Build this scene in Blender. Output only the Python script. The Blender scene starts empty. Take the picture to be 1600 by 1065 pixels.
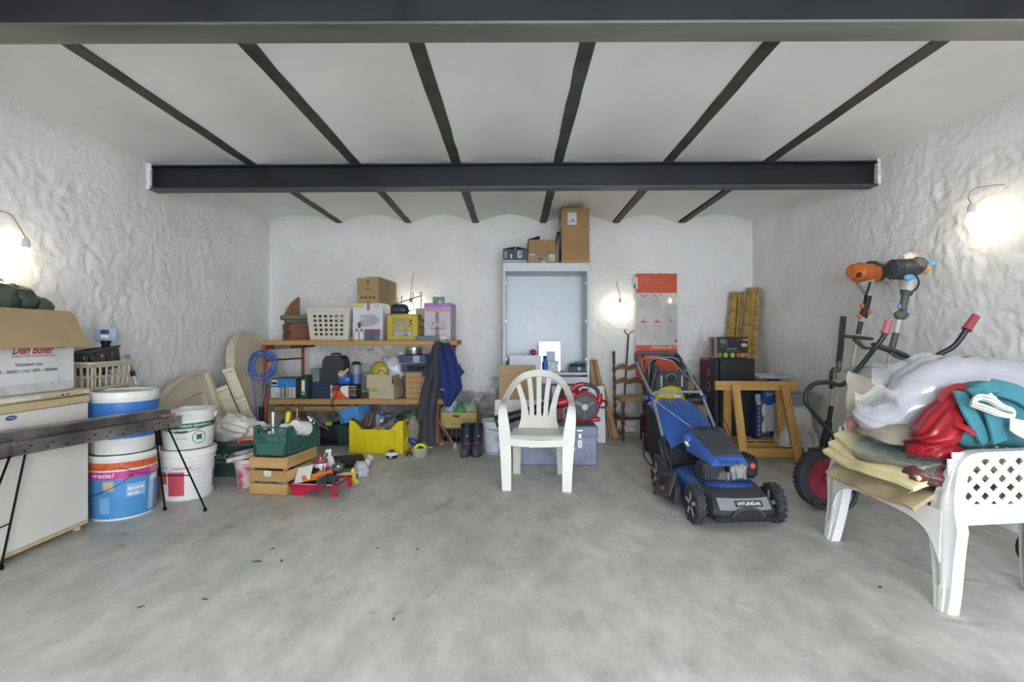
import bpy, math, random
from math import sin, cos, pi, radians, sqrt, atan2
from mathutils import Vector, Matrix, Euler, noise

# ------------------------------------------------------------------ camera, sky, exposure
scene = bpy.context.scene
COL = scene.collection
cam_data = bpy.data.cameras.new('camera')
cam_data.sensor_width = 36.0
cam_data.lens = 18.0                      # 800 px over a 1600 px frame
cam_data.shift_x = -0.00125
cam_data.shift_y = -0.0028
cam_data.clip_start = 0.02
cam = bpy.data.objects.new('camera', cam_data)
COL.objects.link(cam)
cam.location = (0, 0, 1.2)
cam.rotation_euler = (pi / 2, 0, 0)
scene.camera = cam
scene.view_settings.view_transform = 'Standard'
scene.view_settings.look = 'None'
scene.view_settings.gamma = 1.0
scene.view_settings.use_curve_mapping = False
scene.view_settings.exposure = 0.6
BULB = 33.0                               # emission of the four bare bulbs
SKY = 10.5                                # daylight outside the garage door
world = bpy.data.worlds.new('world')
scene.world = world
world.use_nodes = True
_wn = world.node_tree.nodes
_wn['Background'].inputs[0].default_value = (0.84, 0.91, 1.0, 1)
_wn['Background'].inputs[1].default_value = SKY
# daylight comes through the open garage door behind the camera (portal only guides the sampling)
_pl = bpy.data.lights.new('door_portal', 'AREA')
_pl.shape = 'RECTANGLE'; _pl.size = 2.9; _pl.size_y = 2.3
_pl.cycles.is_portal = True
_po = bpy.data.objects.new('door_portal', _pl); COL.objects.link(_po)
_po.location = (0.5, -1.73, 1.16); _po.rotation_euler = (pi / 2, 0, 0)

# ------------------------------------------------------------------ pixel helpers (one point of the photo at a depth)
CX, CY, F, H = 802.0, 528.0, 800.0, 1.2
def P(px, py, d): return Vector(((px - CX) * d / F, d, H - (py - CY) * d / F))
def WX(px, d): return (px - CX) * d / F
def WZ(py, d): return H - (py - CY) * d / F
def FD(py): return H * F / (py - CY)

# ------------------------------------------------------------------ materials
def lin(h):
    h = h.lstrip('#')
    o = []
    for i in (0, 2, 4):
        c = int(h[i:i + 2], 16) / 255
        o.append(c / 12.92 if c <= 0.04045 else ((c + 0.055) / 1.055) ** 2.4)
    return (*o, 1)
_mc = {}
def mat(hexc, rough=0.5, metal=0.0, var=0.12, scale=9.0, bump=0.0, bscale=60.0, trans=0.0, emit=0.0, alpha=1.0, coat=0.0, stretch=None, hex2=None, name=None):
    key = (hexc, rough, metal, var, scale, bump, bscale, trans, emit, alpha, coat, stretch, hex2)
    if key in _mc: return _mc[key]
    m = bpy.data.materials.new(name or 'surface_' + hexc.lstrip('#'))
    m.use_nodes = True
    nt = m.node_tree; N = nt.nodes; L = nt.links
    b = N['Principled BSDF']
    b.inputs['Roughness'].default_value = rough
    b.inputs['Metallic'].default_value = metal
    b.inputs['Alpha'].default_value = alpha
    b.inputs['Transmission Weight'].default_value = trans
    b.inputs['Coat Weight'].default_value = coat
    c = lin(hexc)
    tc = N.new('ShaderNodeTexCoord'); mp = N.new('ShaderNodeMapping')
    L.new(tc.outputs['Object'], mp.inputs[0])
    if stretch: mp.inputs['Scale'].default_value = stretch
    nz = N.new('ShaderNodeTexNoise'); nz.inputs['Scale'].default_value = scale; nz.inputs['Detail'].default_value = 5
    L.new(mp.outputs[0], nz.inputs['Vector'])
    mx = N.new('ShaderNodeMix'); mx.data_type = 'RGBA'
    c2 = lin(hex2) if hex2 else tuple(x * (1 - var * 1.6) for x in c[:3]) + (1,)
    c1 = c if hex2 else tuple(min(1, x * (1 + var * .6)) for x in c[:3]) + (1,)
    mx.inputs['A'].default_value = c1; mx.inputs['B'].default_value = c2
    mr = N.new('ShaderNodeMapRange'); mr.inputs[1].default_value = .36; mr.inputs[2].default_value = .66
    L.new(nz.outputs['Fac'], mr.inputs[0]); L.new(mr.outputs[0], mx.inputs['Factor'])
    L.new(mx.outputs['Result'], b.inputs['Base Color'])
    if bump:
        n2 = N.new('ShaderNodeTexNoise'); n2.inputs['Scale'].default_value = bscale; n2.inputs['Detail'].default_value = 4
        L.new(mp.outputs[0], n2.inputs['Vector'])
        bp = N.new('ShaderNodeBump'); bp.inputs['Strength'].default_value = bump; bp.inputs['Distance'].default_value = .004
        L.new(n2.outputs['Fac'], bp.inputs['Height']); L.new(bp.outputs[0], b.inputs['Normal'])
    if emit:
        b.inputs['Emission Color'].default_value = c; b.inputs['Emission Strength'].default_value = emit
    _mc[key] = m
    return m
def wood(h1, h2, axis=0, rough=.6, scale=14):
    s = [1.0, 1.0, 1.0]; s[axis] = .07
    return mat(h1, rough, hex2=h2, scale=scale, bump=.25, bscale=scale * 3, stretch=tuple(s), name='wood_' + h1[1:])
def cardboard(h='#a98d66'): return mat(h, .85, var=.06, scale=5, bump=.12, bscale=120, name='cardboard_' + h[1:])
def plastic(h, rough=.38, **k): return mat(h, rough, var=k.pop('var', .05), **k)
def metal(h, rough=.4, **k): return mat(h, rough, .9, var=k.pop('var', .15), **k)
def cloth(h, **k): return mat(h, .95, var=k.pop('var', .1), scale=k.pop('scale', 12), bump=.35, bscale=260, **k)

# ------------------------------------------------------------------ mesh builder
def frame(t, up):
    t = t.normalized()
    s = t.cross(up)
    if s.length < 1e-5: s = t.cross(Vector((1, 0.01, 0.02)))
    s.normalize()
    return s, s.cross(t).normalized()
class M:
    def __init__(s): s.v = []; s.f = []; s.mi = []
    def add(s, vs, fs, m=0, mtx=None):
        o = len(s.v)
        s.v += [tuple(mtx @ Vector(v)) if mtx is not None else tuple(v) for v in vs]
        s.f += [tuple(i + o for i in f) for f in fs]; s.mi += [m] * len(fs)
        return s
    def box(s, x0, x1, y0, y1, z0, z1, b=0.0, m=0, mtx=None):
        if x1 < x0: x0, x1 = x1, x0
        if y1 < y0: y0, y1 = y1, y0
        if z1 < z0: z0, z1 = z1, z0
        if not b:
            vs = [(x, y, z) for z in (z0, z1) for y in (y0, y1) for x in (x0, x1)]
            return s.add(vs, [(0, 2, 3, 1), (4, 5, 7, 6), (0, 1, 5, 4), (2, 6, 7, 3), (0, 4, 6, 2), (1, 3, 7, 5)], m, mtx)
        b = min(b, (x1 - x0) * .49, (y1 - y0) * .49, (z1 - z0) * .49)
        vs = []; idx = {}
        for i, x in enumerate((x0, x1)):
            for j, y in enumerate((y0, y1)):
                for k, z in enumerate((z0, z1)):
                    dx, dy, dz = (b, -b)[i], (b, -b)[j], (b, -b)[k]
                    for a, q in enumerate(((x, y + dy, z + dz), (x + dx, y, z + dz), (x + dx, y + dy, z))):
                        idx[i, j, k, a] = len(vs); vs.append(q)
        g = idx; fs = []
        for i in (0, 1): fs.append((g[i,0,0,0], g[i,1,0,0], g[i,1,1,0], g[i,0,1,0]))
        for j in (0, 1): fs.append((g[0,j,0,1], g[1,j,0,1], g[1,j,1,1], g[0,j,1,1]))
        for k in (0, 1): fs.append((g[0,0,k,2], g[1,0,k,2], g[1,1,k,2], g[0,1,k,2]))
        for i in (0, 1):
            for j in (0, 1): fs.append((g[i,j,0,0], g[i,j,1,0], g[i,j,1,1], g[i,j,0,1]))
        for i in (0, 1):
            for k in (0, 1): fs.append((g[i,0,k,0], g[i,1,k,0], g[i,1,k,2], g[i,0,k,2]))
        for j in (0, 1):
            for k in (0, 1): fs.append((g[0,j,k,1], g[1,j,k,1], g[1,j,k,2], g[0,j,k,2]))
        for i in (0, 1):
            for j in (0, 1):
                for k in (0, 1): fs.append((g[i,j,k,0], g[i,j,k,1], g[i,j,k,2]))
        return s.add(vs, fs, m, mtx)
    def cbox(s, c, sz, rot=(0, 0, 0), b=0.0, m=0):
        mt = Matrix.Translation(c) @ Euler(rot).to_matrix().to_4x4()
        x, y, z = sz[0] / 2, sz[1] / 2, sz[2] / 2
        return s.box(-x, x, -y, y, -z, z, b, m, mt)
    def bar(s, p, q, w, t, up=(0, 0, 1), b=0.0, m=0):
        p, q = Vector(p), Vector(q); d = q - p
        a, n = frame(d, Vector(up))
        mt = Matrix((a, d.normalized(), n)).transposed().to_4x4(); mt.translation = (p + q) / 2
        l = d.length / 2
        return s.box(-w / 2, w / 2, -l, l, -t / 2, t / 2, b, m, mt)
    def rings(s, rings, closed=False, cap=True, m=0, loop=True):
        o = len(s.v); n = len(rings[0]); k = len(rings)
        for r in rings: s.v += [tuple(p) for p in r]
        for i in range(k if closed else k - 1):
            a, b = o + i * n, o + ((i + 1) % k) * n
            for j in range(n if loop else n - 1):
                jj = (j + 1) % n
                s.f.append((a + j, a + jj, b + jj, b + j)); s.mi.append(m)
        if cap and not closed and loop:
            s.f.append(tuple(o + j for j in range(n))[::-1]); s.f.append(tuple(o + (k - 1) * n + j for j in range(n))); s.mi += [m, m]
        return s
    def tube(s, pts, r, n=8, closed=False, m=0, cap=True):
        pts = [Vector(p) for p in pts]; k = len(pts)
        rr = r if isinstance(r, (list, tuple)) else [r] * k
        out = []; nrm = None
        for i, p in enumerate(pts):
            if closed: t = pts[(i + 1) % k] - pts[i - 1]
            else: t = pts[min(i + 1, k - 1)] - pts[max(i - 1, 0)]
            if t.length < 1e-9: t = Vector((0, 0, 1))
            t.normalize()
            if nrm is None: nrm = t.orthogonal()
            nrm = nrm - t * nrm.dot(t)
            if nrm.length < 1e-6: nrm = t.orthogonal()
            nrm.normalize(); bi = t.cross(nrm)
            out.append([p + (nrm * cos(2 * pi * j / n) + bi * sin(2 * pi * j / n)) * rr[i] for j in range(n)])
        return s.rings(out, closed, cap, m)
    def sweep(s, pts, sec, ups, scale=None, m=0, closed=False):
        pts = [Vector(p) for p in pts]; k = len(pts); out = []
        for i, p in enumerate(pts):
            if closed: t = pts[(i + 1) % k] - pts[i - 1]
            else: t = pts[min(i + 1, k - 1)] - pts[max(i - 1, 0)]
            up = Vector(ups[i]) if isinstance(ups, list) else Vector(ups)
            a, n = frame(t, up)
            sc = scale[i] if scale else 1
            sa, sn = sc if isinstance(sc, tuple) else (sc, sc)
            out.append([p + a * (q[0] * sa) + n * (q[1] * sn) for q in sec])
        return s.rings(out, closed, True, m)
    def ribbon(s, pts, w, t, ups, m=0, closed=False):
        ws = w if isinstance(w, list) else [w] * len(pts)
        return s.sweep(pts, [(-.5, -t / 2), (.5, -t / 2), (.5, t / 2), (-.5, t / 2)], ups, [(x, 1) for x in ws], m, closed)
    def lathe(s, prof, n=24, m=0, mtx=None, c=(0, 0, 0)):
        o = []
        for r, z in prof:
            o.append([(c[0] + r * cos(2 * pi * j / n), c[1] + r * sin(2 * pi * j / n), c[2] + z) for j in range(n)])
        if mtx is not None: o = [[tuple(mtx @ Vector(p)) for p in ring] for ring in o]
        return s.rings(o, False, True, m)
    def prism(s, poly, z0, z1, m=0, mtx=None):
        n = len(poly)
        vs = [(p[0], p[1], z0) for p in poly] + [(p[0], p[1], z1) for p in poly]
        fs = [tuple(range(n))[::-1], tuple(range(n, 2 * n))] + [(i, (i + 1) % n, n + (i + 1) % n, n + i) for i in range(n)]
        return s.add(vs, fs, m, mtx)
    def surf(s, fn, nu, nv, m=0, cu=False, cv=False):
        o = len(s.v)
        for i in range(nu + (0 if cu else 1)):
            for j in range(nv + (0 if cv else 1)): s.v.append(tuple(fn(i / nu, j / nv)))
        w = nv + (0 if cv else 1); nuu = nu if cu else nu + 1
        for i in range(nu):
            for j in range(nv):
                a, b = i, (i + 1) % nuu; c, d = j, (j + 1) % w
                s.f.append((o + a * w + c, o + b * w + c, o + b * w + d, o + a * w + d)); s.mi.append(m)
        return s
    def shell(s, fn, nu, nv, t, m=0):
        """a sheet of thickness t following fn(u,v)"""
        g = [[Vector(fn(i / nu, j / nv)) for j in range(nv + 1)] for i in range(nu + 1)]
        top = []; bot = []
        for i in range(nu + 1):
            for j in range(nv + 1):
                du = g[min(i + 1, nu)][j] - g[max(i - 1, 0)][j]; dv = g[i][min(j + 1, nv)] - g[i][max(j - 1, 0)]
                n = du.cross(dv)
                n = n.normalized() if n.length > 1e-9 else Vector((0, 0, 1))
                top.append(g[i][j] + n * t / 2); bot.append(g[i][j] - n * t / 2)
        w = nv + 1; K = len(top); fs = []
        for i in range(nu):
            for j in range(nv):
                a = i * w + j
                fs.append((a, a + w, a + w + 1, a + 1)); fs.append((K + a, K + a + 1, K + a + w + 1, K + a + w))
        for j in range(nv):
            fs.append((j, j + 1, K + j + 1, K + j)); a = nu * w + j; fs.append((a, K + a, K + a + 1, a + 1))
        for i in range(nu):
            a = i * w; fs.append((a, K + a, K + a + w, a + w)); a = i * w + nv; fs.append((a, a + w, K + a + w, K + a))
        return s.add(top + bot, fs, m)
    def blob(s, c, r, n=20, amp=.12, freq=3.0, seed=0, zmin=None, e=1.0, m=0, mtx=None, fold=0.0):
        c = Vector(c)
        def pw(x): return math.copysign(abs(x) ** e, x)
        def fn(u, v):
            a, b = u * 2 * pi, (v - .5) * pi * .998
            d = Vector((pw(cos(a)) * pw(cos(b)), pw(sin(a)) * pw(cos(b)), pw(sin(b))))
            k = 1 + amp * noise.fractal(d * freq + Vector((seed * 7.3, seed * 1.7, 3.1)), 1.0, 2.0, 3)
            if fold: k += fold * abs(noise.noise(d * freq * 2.2 + Vector((seed, 5, seed))))
            p = Vector((c.x + d.x * r[0] * k, c.y + d.y * r[1] * k, c.z + d.z * r[2] * k))
            if mtx is not None: p = mtx @ p
            if zmin is not None and p.z < zmin: p.z = zmin
            return p
        return s.surf(fn, int(n * 1.4), n, m, cu=True)
    def map(s, fn): s.v = [tuple(fn(Vector(v))) for v in s.v]; return s
    def obj(s, name, mats, parent=None, ang=38, label=None, loc=None, rot=None, recalc=True):
        me = bpy.data.meshes.new(name)
        me.from_pydata(s.v, [], s.f)
        for mm in (mats if isinstance(mats, (list, tuple)) else [mats]): me.materials.append(mm)
        if any(s.mi): me.polygons.foreach_set('material_index', s.mi)
        if recalc and len(s.f) < 30000:
            import bmesh
            bm = bmesh.new(); bm.from_mesh(me)
            bmesh.ops.recalc_face_normals(bm, faces=bm.faces[:]); bm.to_mesh(me); bm.free()
        if ang:
            me.polygons.foreach_set('use_smooth', [True] * len(me.polygons))
            me.set_sharp_from_angle(angle=radians(ang))
        me.update()
        o = bpy.data.objects.new(name, me); COL.objects.link(o)
        if parent is not None: o.parent = parent
        if loc is not None: o.location = loc
        if rot is not None: o.rotation_euler = rot
        if label: o['label'] = label
        return o
def tag(o, label, cat, group=None):
    o['label'] = label; o['category'] = cat
    if group: o['group'] = group
    return o
def thing(name, label, cat, loc=(0, 0, 0), rz=0.0, group=None, rot=None):
    o = bpy.data.objects.new(name, None); COL.objects.link(o)
    o.empty_display_size = .1
    o.location = loc; o.rotation_euler = rot if rot else (0, 0, rz)
    return tag(o, label, cat, group)
def struct(o, label, cat='structure'):
    o['kind'] = 'structure'; o['label'] = label; o['category'] = cat
    return o
def dup(o, loc=None, label=None, rz=None, parent=None):
    c = o.copy(); COL.objects.link(c)
    if parent: c.parent = parent
    if loc is not None: c.location = loc
    if rz is not None: c.rotation_euler = (0, 0, rz)
    if label: c['label'] = label
    for ch in list(o.children): dup(ch, parent=c)
    return c
FACE = {'front': ((1, 0, 0), (0, 0, 1)), 'px': ((0, 1, 0), (0, 0, 1)), 'nx': ((0, -1, 0), (0, 0, 1)), 'top': ((1, 0, 0), (0, 1, 0)), 'back': ((-1, 0, 0), (0, 0, 1))}
def text(s, parent, loc, face='front', w=None, h=.02, material=None, name='lettering', shear=0, bold=0.0, wrap=None, roll=0.0):
    cu = bpy.data.curves.new('txt', 'FONT'); cu.body = s; cu.size = 1; cu.align_x = 'CENTER'; cu.align_y = 'CENTER'; cu.shear = shear; cu.offset = bold
    cu.resolution_u = 3
    t = bpy.data.objects.new('txt', cu)
    me = bpy.data.meshes.new_from_object(t)
    bpy.data.objects.remove(t); bpy.data.curves.remove(cu)
    xs = [v.co.x for v in me.vertices]; ys = [v.co.y for v in me.vertices]
    mw, mh = max(xs) - min(xs), max(ys) - min(ys); ox, oy = (max(xs) + min(xs)) / 2, (max(ys) + min(ys)) / 2
    sy = h / mh; sx = w / mw if w else sy
    R, U = (Vector(a) for a in (FACE[face] if isinstance(face, str) else face))
    if roll: R, U = R * cos(roll) + U * sin(roll), U * cos(roll) - R * sin(roll)
    for v in me.vertices:
        a, b = (v.co.x - ox) * sx, (v.co.y - oy) * sy
        if wrap:                                    # print wrapped round an upright cylinder of radius wrap, facing -Y
            th = a / wrap; v.co = Vector((wrap * sin(th), wrap - wrap * cos(th), b))
        else: v.co = R * a + U * b
    me.name = name; me.materials.clear(); me.materials.append(material)
    o = bpy.data.objects.new(name, me); COL.objects.link(o); o.parent = parent; o.location = loc
    return o
def label_patch(parent, loc, w, h, material, face='front', name='label', t=.0012):
    R, U = (Vector(a) for a in (FACE[face] if isinstance(face, str) else face)); N = R.cross(U)
    m = M(); vs = []
    for q in (0, t):
        for a, b in ((-w / 2, -h / 2), (w / 2, -h / 2), (w / 2, h / 2), (-w / 2, h / 2)): vs.append(R * a + U * b + N * q)
    m.add(vs, [(3, 2, 1, 0), (4, 5, 6, 7), (0, 1, 5, 4), (1, 2, 6, 5), (2, 3, 7, 6), (3, 0, 4, 7)])
    return m.obj(name, material, parent, ang=0, loc=loc)
def smoothpath(pts, k=6):
    pts = [Vector(p) for p in pts]; out = []
    for i in range(len(pts) - 1):
        p0, p1, p2, p3 = pts[max(i - 1, 0)], pts[i], pts[i + 1], pts[min(i + 2, len(pts) - 1)]
        for j in range(k):
            t = j / k
            out.append(.5 * ((2 * p1) + (p2 - p0) * t + (2 * p0 - 5 * p1 + 4 * p2 - p3) * t * t + (3 * p1 - p0 - 3 * p2 + p3) * t ** 3))
    out.append(pts[-1]); return out
def diag(m, place, u0, u1, z0, z1, pitch, bw, t, mi=0, both=True):
    """diagonal lattice bars clipped to a rectangle; place(u, z, off) -> 3D"""
    for sg in ((1, -1) if both else (1,)):
        k = -int((z1 - z0) / pitch) - 1
        while True:
            c = u0 + k * pitch; k += 1
            if c > u1 + (z1 - z0): break
            # line u = c + sg*(z-z0)  (sg=1)   or u = c - (z - z0) for sg=-1
            za, zb = z0, z1
            if sg == 1: za = max(za, z0 + (u0 - c)); zb = min(zb, z0 + (u1 - c))
            else: za = max(za, z0 + (c - u1)); zb = min(zb, z0 + (c - u0))
            if zb - za < bw * .5: continue
            ua, ub = c + sg * (za - z0), c + sg * (zb - z0)
            ex = bw * .7071 / 1
            vs = []
            for off in (-t / 2, t / 2):
                for (u, z, e) in ((ua, za, -1), (ua, za, 1), (ub, zb, 1), (ub, zb, -1)):
                    vs.append(place(u + e * ex / 2 * 1.0, z - e * sg * ex / 2, off + (sg * t * .12)))
            m.add(vs, [(3, 2, 1, 0), (4, 5, 6, 7), (0, 1, 5, 4), (1, 2, 6, 5), (2, 3, 7, 6), (3, 0, 4, 7)], mi)
WHITE = plastic('#e6e5df', .35); CREAM = plastic('#d8d0b8', .45); BLACK = plastic('#1d1e20', .45); DGREY = plastic('#3a3c3f', .5)
INK = mat('#24304f', .7, var=.02); RED = plastic('#b51f24', .4); STEEL = metal('#9a9da0', .35); CHROME = metal('#c9ccd0', .2, var=.04)
KRAFT = cardboard('#a58a63'); PAPER = mat('#dcdcd8', .8, var=.03)
# ------------------------------------------------------------------ the room
XL, XR, YB, YF, ZC = -3.17, 3.10, 6.66, -1.75, 2.70
def plaster(name, stains=False):
    m = bpy.data.materials.new(name); m.use_nodes = True
    nt = m.node_tree; N = nt.nodes; L = nt.links; b = N['Principled BSDF']; b.inputs['Roughness'].default_value = .62
    tc = N.new('ShaderNodeTexCoord')
    nz = N.new('ShaderNodeTexNoise'); nz.inputs['Scale'].default_value = 2.2; nz.inputs['Detail'].default_value = 8
    L.new(tc.outputs['Object'], nz.inputs['Vector'])
    cr = N.new('ShaderNodeValToRGB'); cr.color_ramp.elements[0].color = lin('#e9e8e6'); cr.color_ramp.elements[1].color = lin('#f2f2f1')
    cr.color_ramp.elements[0].position = .35; cr.color_ramp.elements[1].position = .6
    L.new(nz.outputs['Fac'], cr.inputs[0]); last = cr.outputs[0]
    if stains:     # bare grey render low on the back wall where the whitewash has flaked off
        sx = N.new('ShaderNodeSeparateXYZ'); L.new(tc.outputs['Object'], sx.inputs[0])
        n2 = N.new('ShaderNodeTexNoise'); n2.inputs['Scale'].default_value = 3.4; n2.inputs['Detail'].default_value = 9; n2.inputs['Roughness'].default_value = .68
        L.new(tc.outputs['Object'], n2.inputs['Vector'])
        h = N.new('ShaderNodeMapRange'); h.inputs[1].default_value = .15; h.inputs[2].default_value = 1.15; h.inputs[3].default_value = .25; h.inputs[4].default_value = -.3
        L.new(sx.outputs['Z'], h.inputs[0])
        xr = N.new('ShaderNodeMapRange'); xr.inputs[1].default_value = .6; xr.inputs[2].default_value = 1.9; xr.inputs[3].default_value = 0; xr.inputs[4].default_value = -.15
        L.new(sx.outputs['X'], xr.inputs[0])
        ad = N.new('ShaderNodeMath'); ad.operation = 'ADD'; L.new(n2.outputs['Fac'], ad.inputs[0]); L.new(h.outputs[0], ad.inputs[1])
        ad2 = N.new('ShaderNodeMath'); ad2.operation = 'ADD'; L.new(ad.outputs[0], ad2.inputs[0]); L.new(xr.outputs[0], ad2.inputs[1])
        st = N.new('ShaderNodeMapRange'); st.inputs[1].default_value = .5; st.inputs[2].default_value = .62
        L.new(ad2.outputs[0], st.inputs[0])
        n3 = N.new('ShaderNodeTexNoise'); n3.inputs['Scale'].default_value = 9; n3.inputs['Detail'].default_value = 6; L.new(tc.outputs['Object'], n3.inputs['Vector'])
        c3 = N.new('ShaderNodeValToRGB'); c3.color_ramp.elements[0].color = lin('#83837f'); c3.color_ramp.elements[1].color = lin('#b9b8b4')
        c3.color_ramp.elements[0].position = .35; c3.color_ramp.elements[1].position = .65; L.new(n3.outputs['Fac'], c3.inputs[0])
        mx = N.new('ShaderNodeMix'); mx.data_type = 'RGBA'; L.new(st.outputs[0], mx.inputs['Factor']); L.new(last, mx.inputs['A']); L.new(c3.outputs[0], mx.inputs['B']); last = mx.outputs['Result']
    L.new(last, b.inputs['Base Color'])
    n4 = N.new('ShaderNodeTexNoise'); n4.inputs['Scale'].default_value = 26; n4.inputs['Detail'].default_value = 6
    L.new(tc.outputs['Object'], n4.inputs['Vector'])
    bp = N.new('ShaderNodeBump'); bp.inputs['Strength'].default_value = .55; bp.inputs['Distance'].default_value = .012
    L.new(n4.outputs['Fac'], bp.inputs['Height']); L.new(bp.outputs[0], b.inputs['Normal'])
    return m
PLASTER = plaster('rough_whitewash'); PLASTER_B = plaster('flaking_whitewash', True)
def relief(a, z, seed, amp):
    p = Vector((a * 1.0, z * 1.0, seed * 9.7))
    w = noise.noise(p * .9) * .5 + .5
    q = Vector((a * 9.5, z * 10.5, seed * 3.3))
    q += Vector((noise.noise(q * .8 + Vector((9, 0, 0))), noise.noise(q * .8 + Vector((0, 9, 4))), 0)) * .7
    lump = 1 - abs(noise.noise(q)) * 2
    l2 = 1 - abs(noise.noise(q * 2.3)) * 2
    l3 = noise.noise(q * 4.7)
    return amp * (.35 + .65 * w) * (.46 * lump + .36 * l2 + .26 * l3 - .85) + .018 * noise.noise(p * .7)
def rough_wall(name, along, fixed, a0, a1, side, seed, amp_fn, material, label, step=.018, z1=3.0):
    na, nz = int((a1 - a0) / step), int(z1 / step)
    m = M()
    def fn(u, v):
        a, z = a0 + (a1 - a0) * u, z1 * v
        r = relief(a, z, seed, amp_fn(a, z)) * side
        return (fixed + r, a, z) if along == 'y' else (a, fixed + r, z)
    m.surf(fn, na, nz)
    return struct(m.obj(name, material, ang=180, recalc=False), label, 'wall')
# side walls: the lumps stand proud towards the room by at most a couple of centimetres
rough_wall('wall_left', 'y', XL, YF, YB + .03, 1, 1, lambda a, z: (.027 if z < 2.35 else .014) * (1.0 if a < 4.6 else max(.55, 1 - (a - 4.6) * .4)), PLASTER, 'lumpy whitewashed stone wall beside the chest freezer')
rough_wall('wall_right', 'y', XR, YF, YB + .03, -1, 2, lambda a, z: (.027 if z < 2.45 else .016) * (1.0 if a < 3.8 else max(.45, 1 - (a - 3.8) * .6)), PLASTER, 'lumpy whitewashed stone wall behind the wheelbarrow')
rough_wall('wall_back', 'x', YB, XL - .03, XR + .03, -1, 3, lambda a, z: .009 + .018 * max(0, min(1, (2.15 - z) * 2.2)), PLASTER_B, 'whitewashed back wall with flaking grey patches low down')
m = M()      # front wall behind the camera, open at the garage door
DX0, DX1, DZ = -0.95, 1.95, 2.32
m.box(XL, DX0, YF - .12, YF, 0, 3); m.box(DX1, XR, YF - .12, YF, 0, 3); m.box(DX0, DX1, YF - .12, YF, DZ, 3)
struct(m.obj('wall_front', PLASTER, ang=0), 'white wall with the open garage doorway', 'wall')
m = M(); m.box(-9, 9, YF - 9, YF - .1, -.12, -.02)
struct(m.obj('ground_outside', mat('#b9b7b0', .9), ang=0), 'pale concrete yard outside the garage', 'ground')

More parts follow.
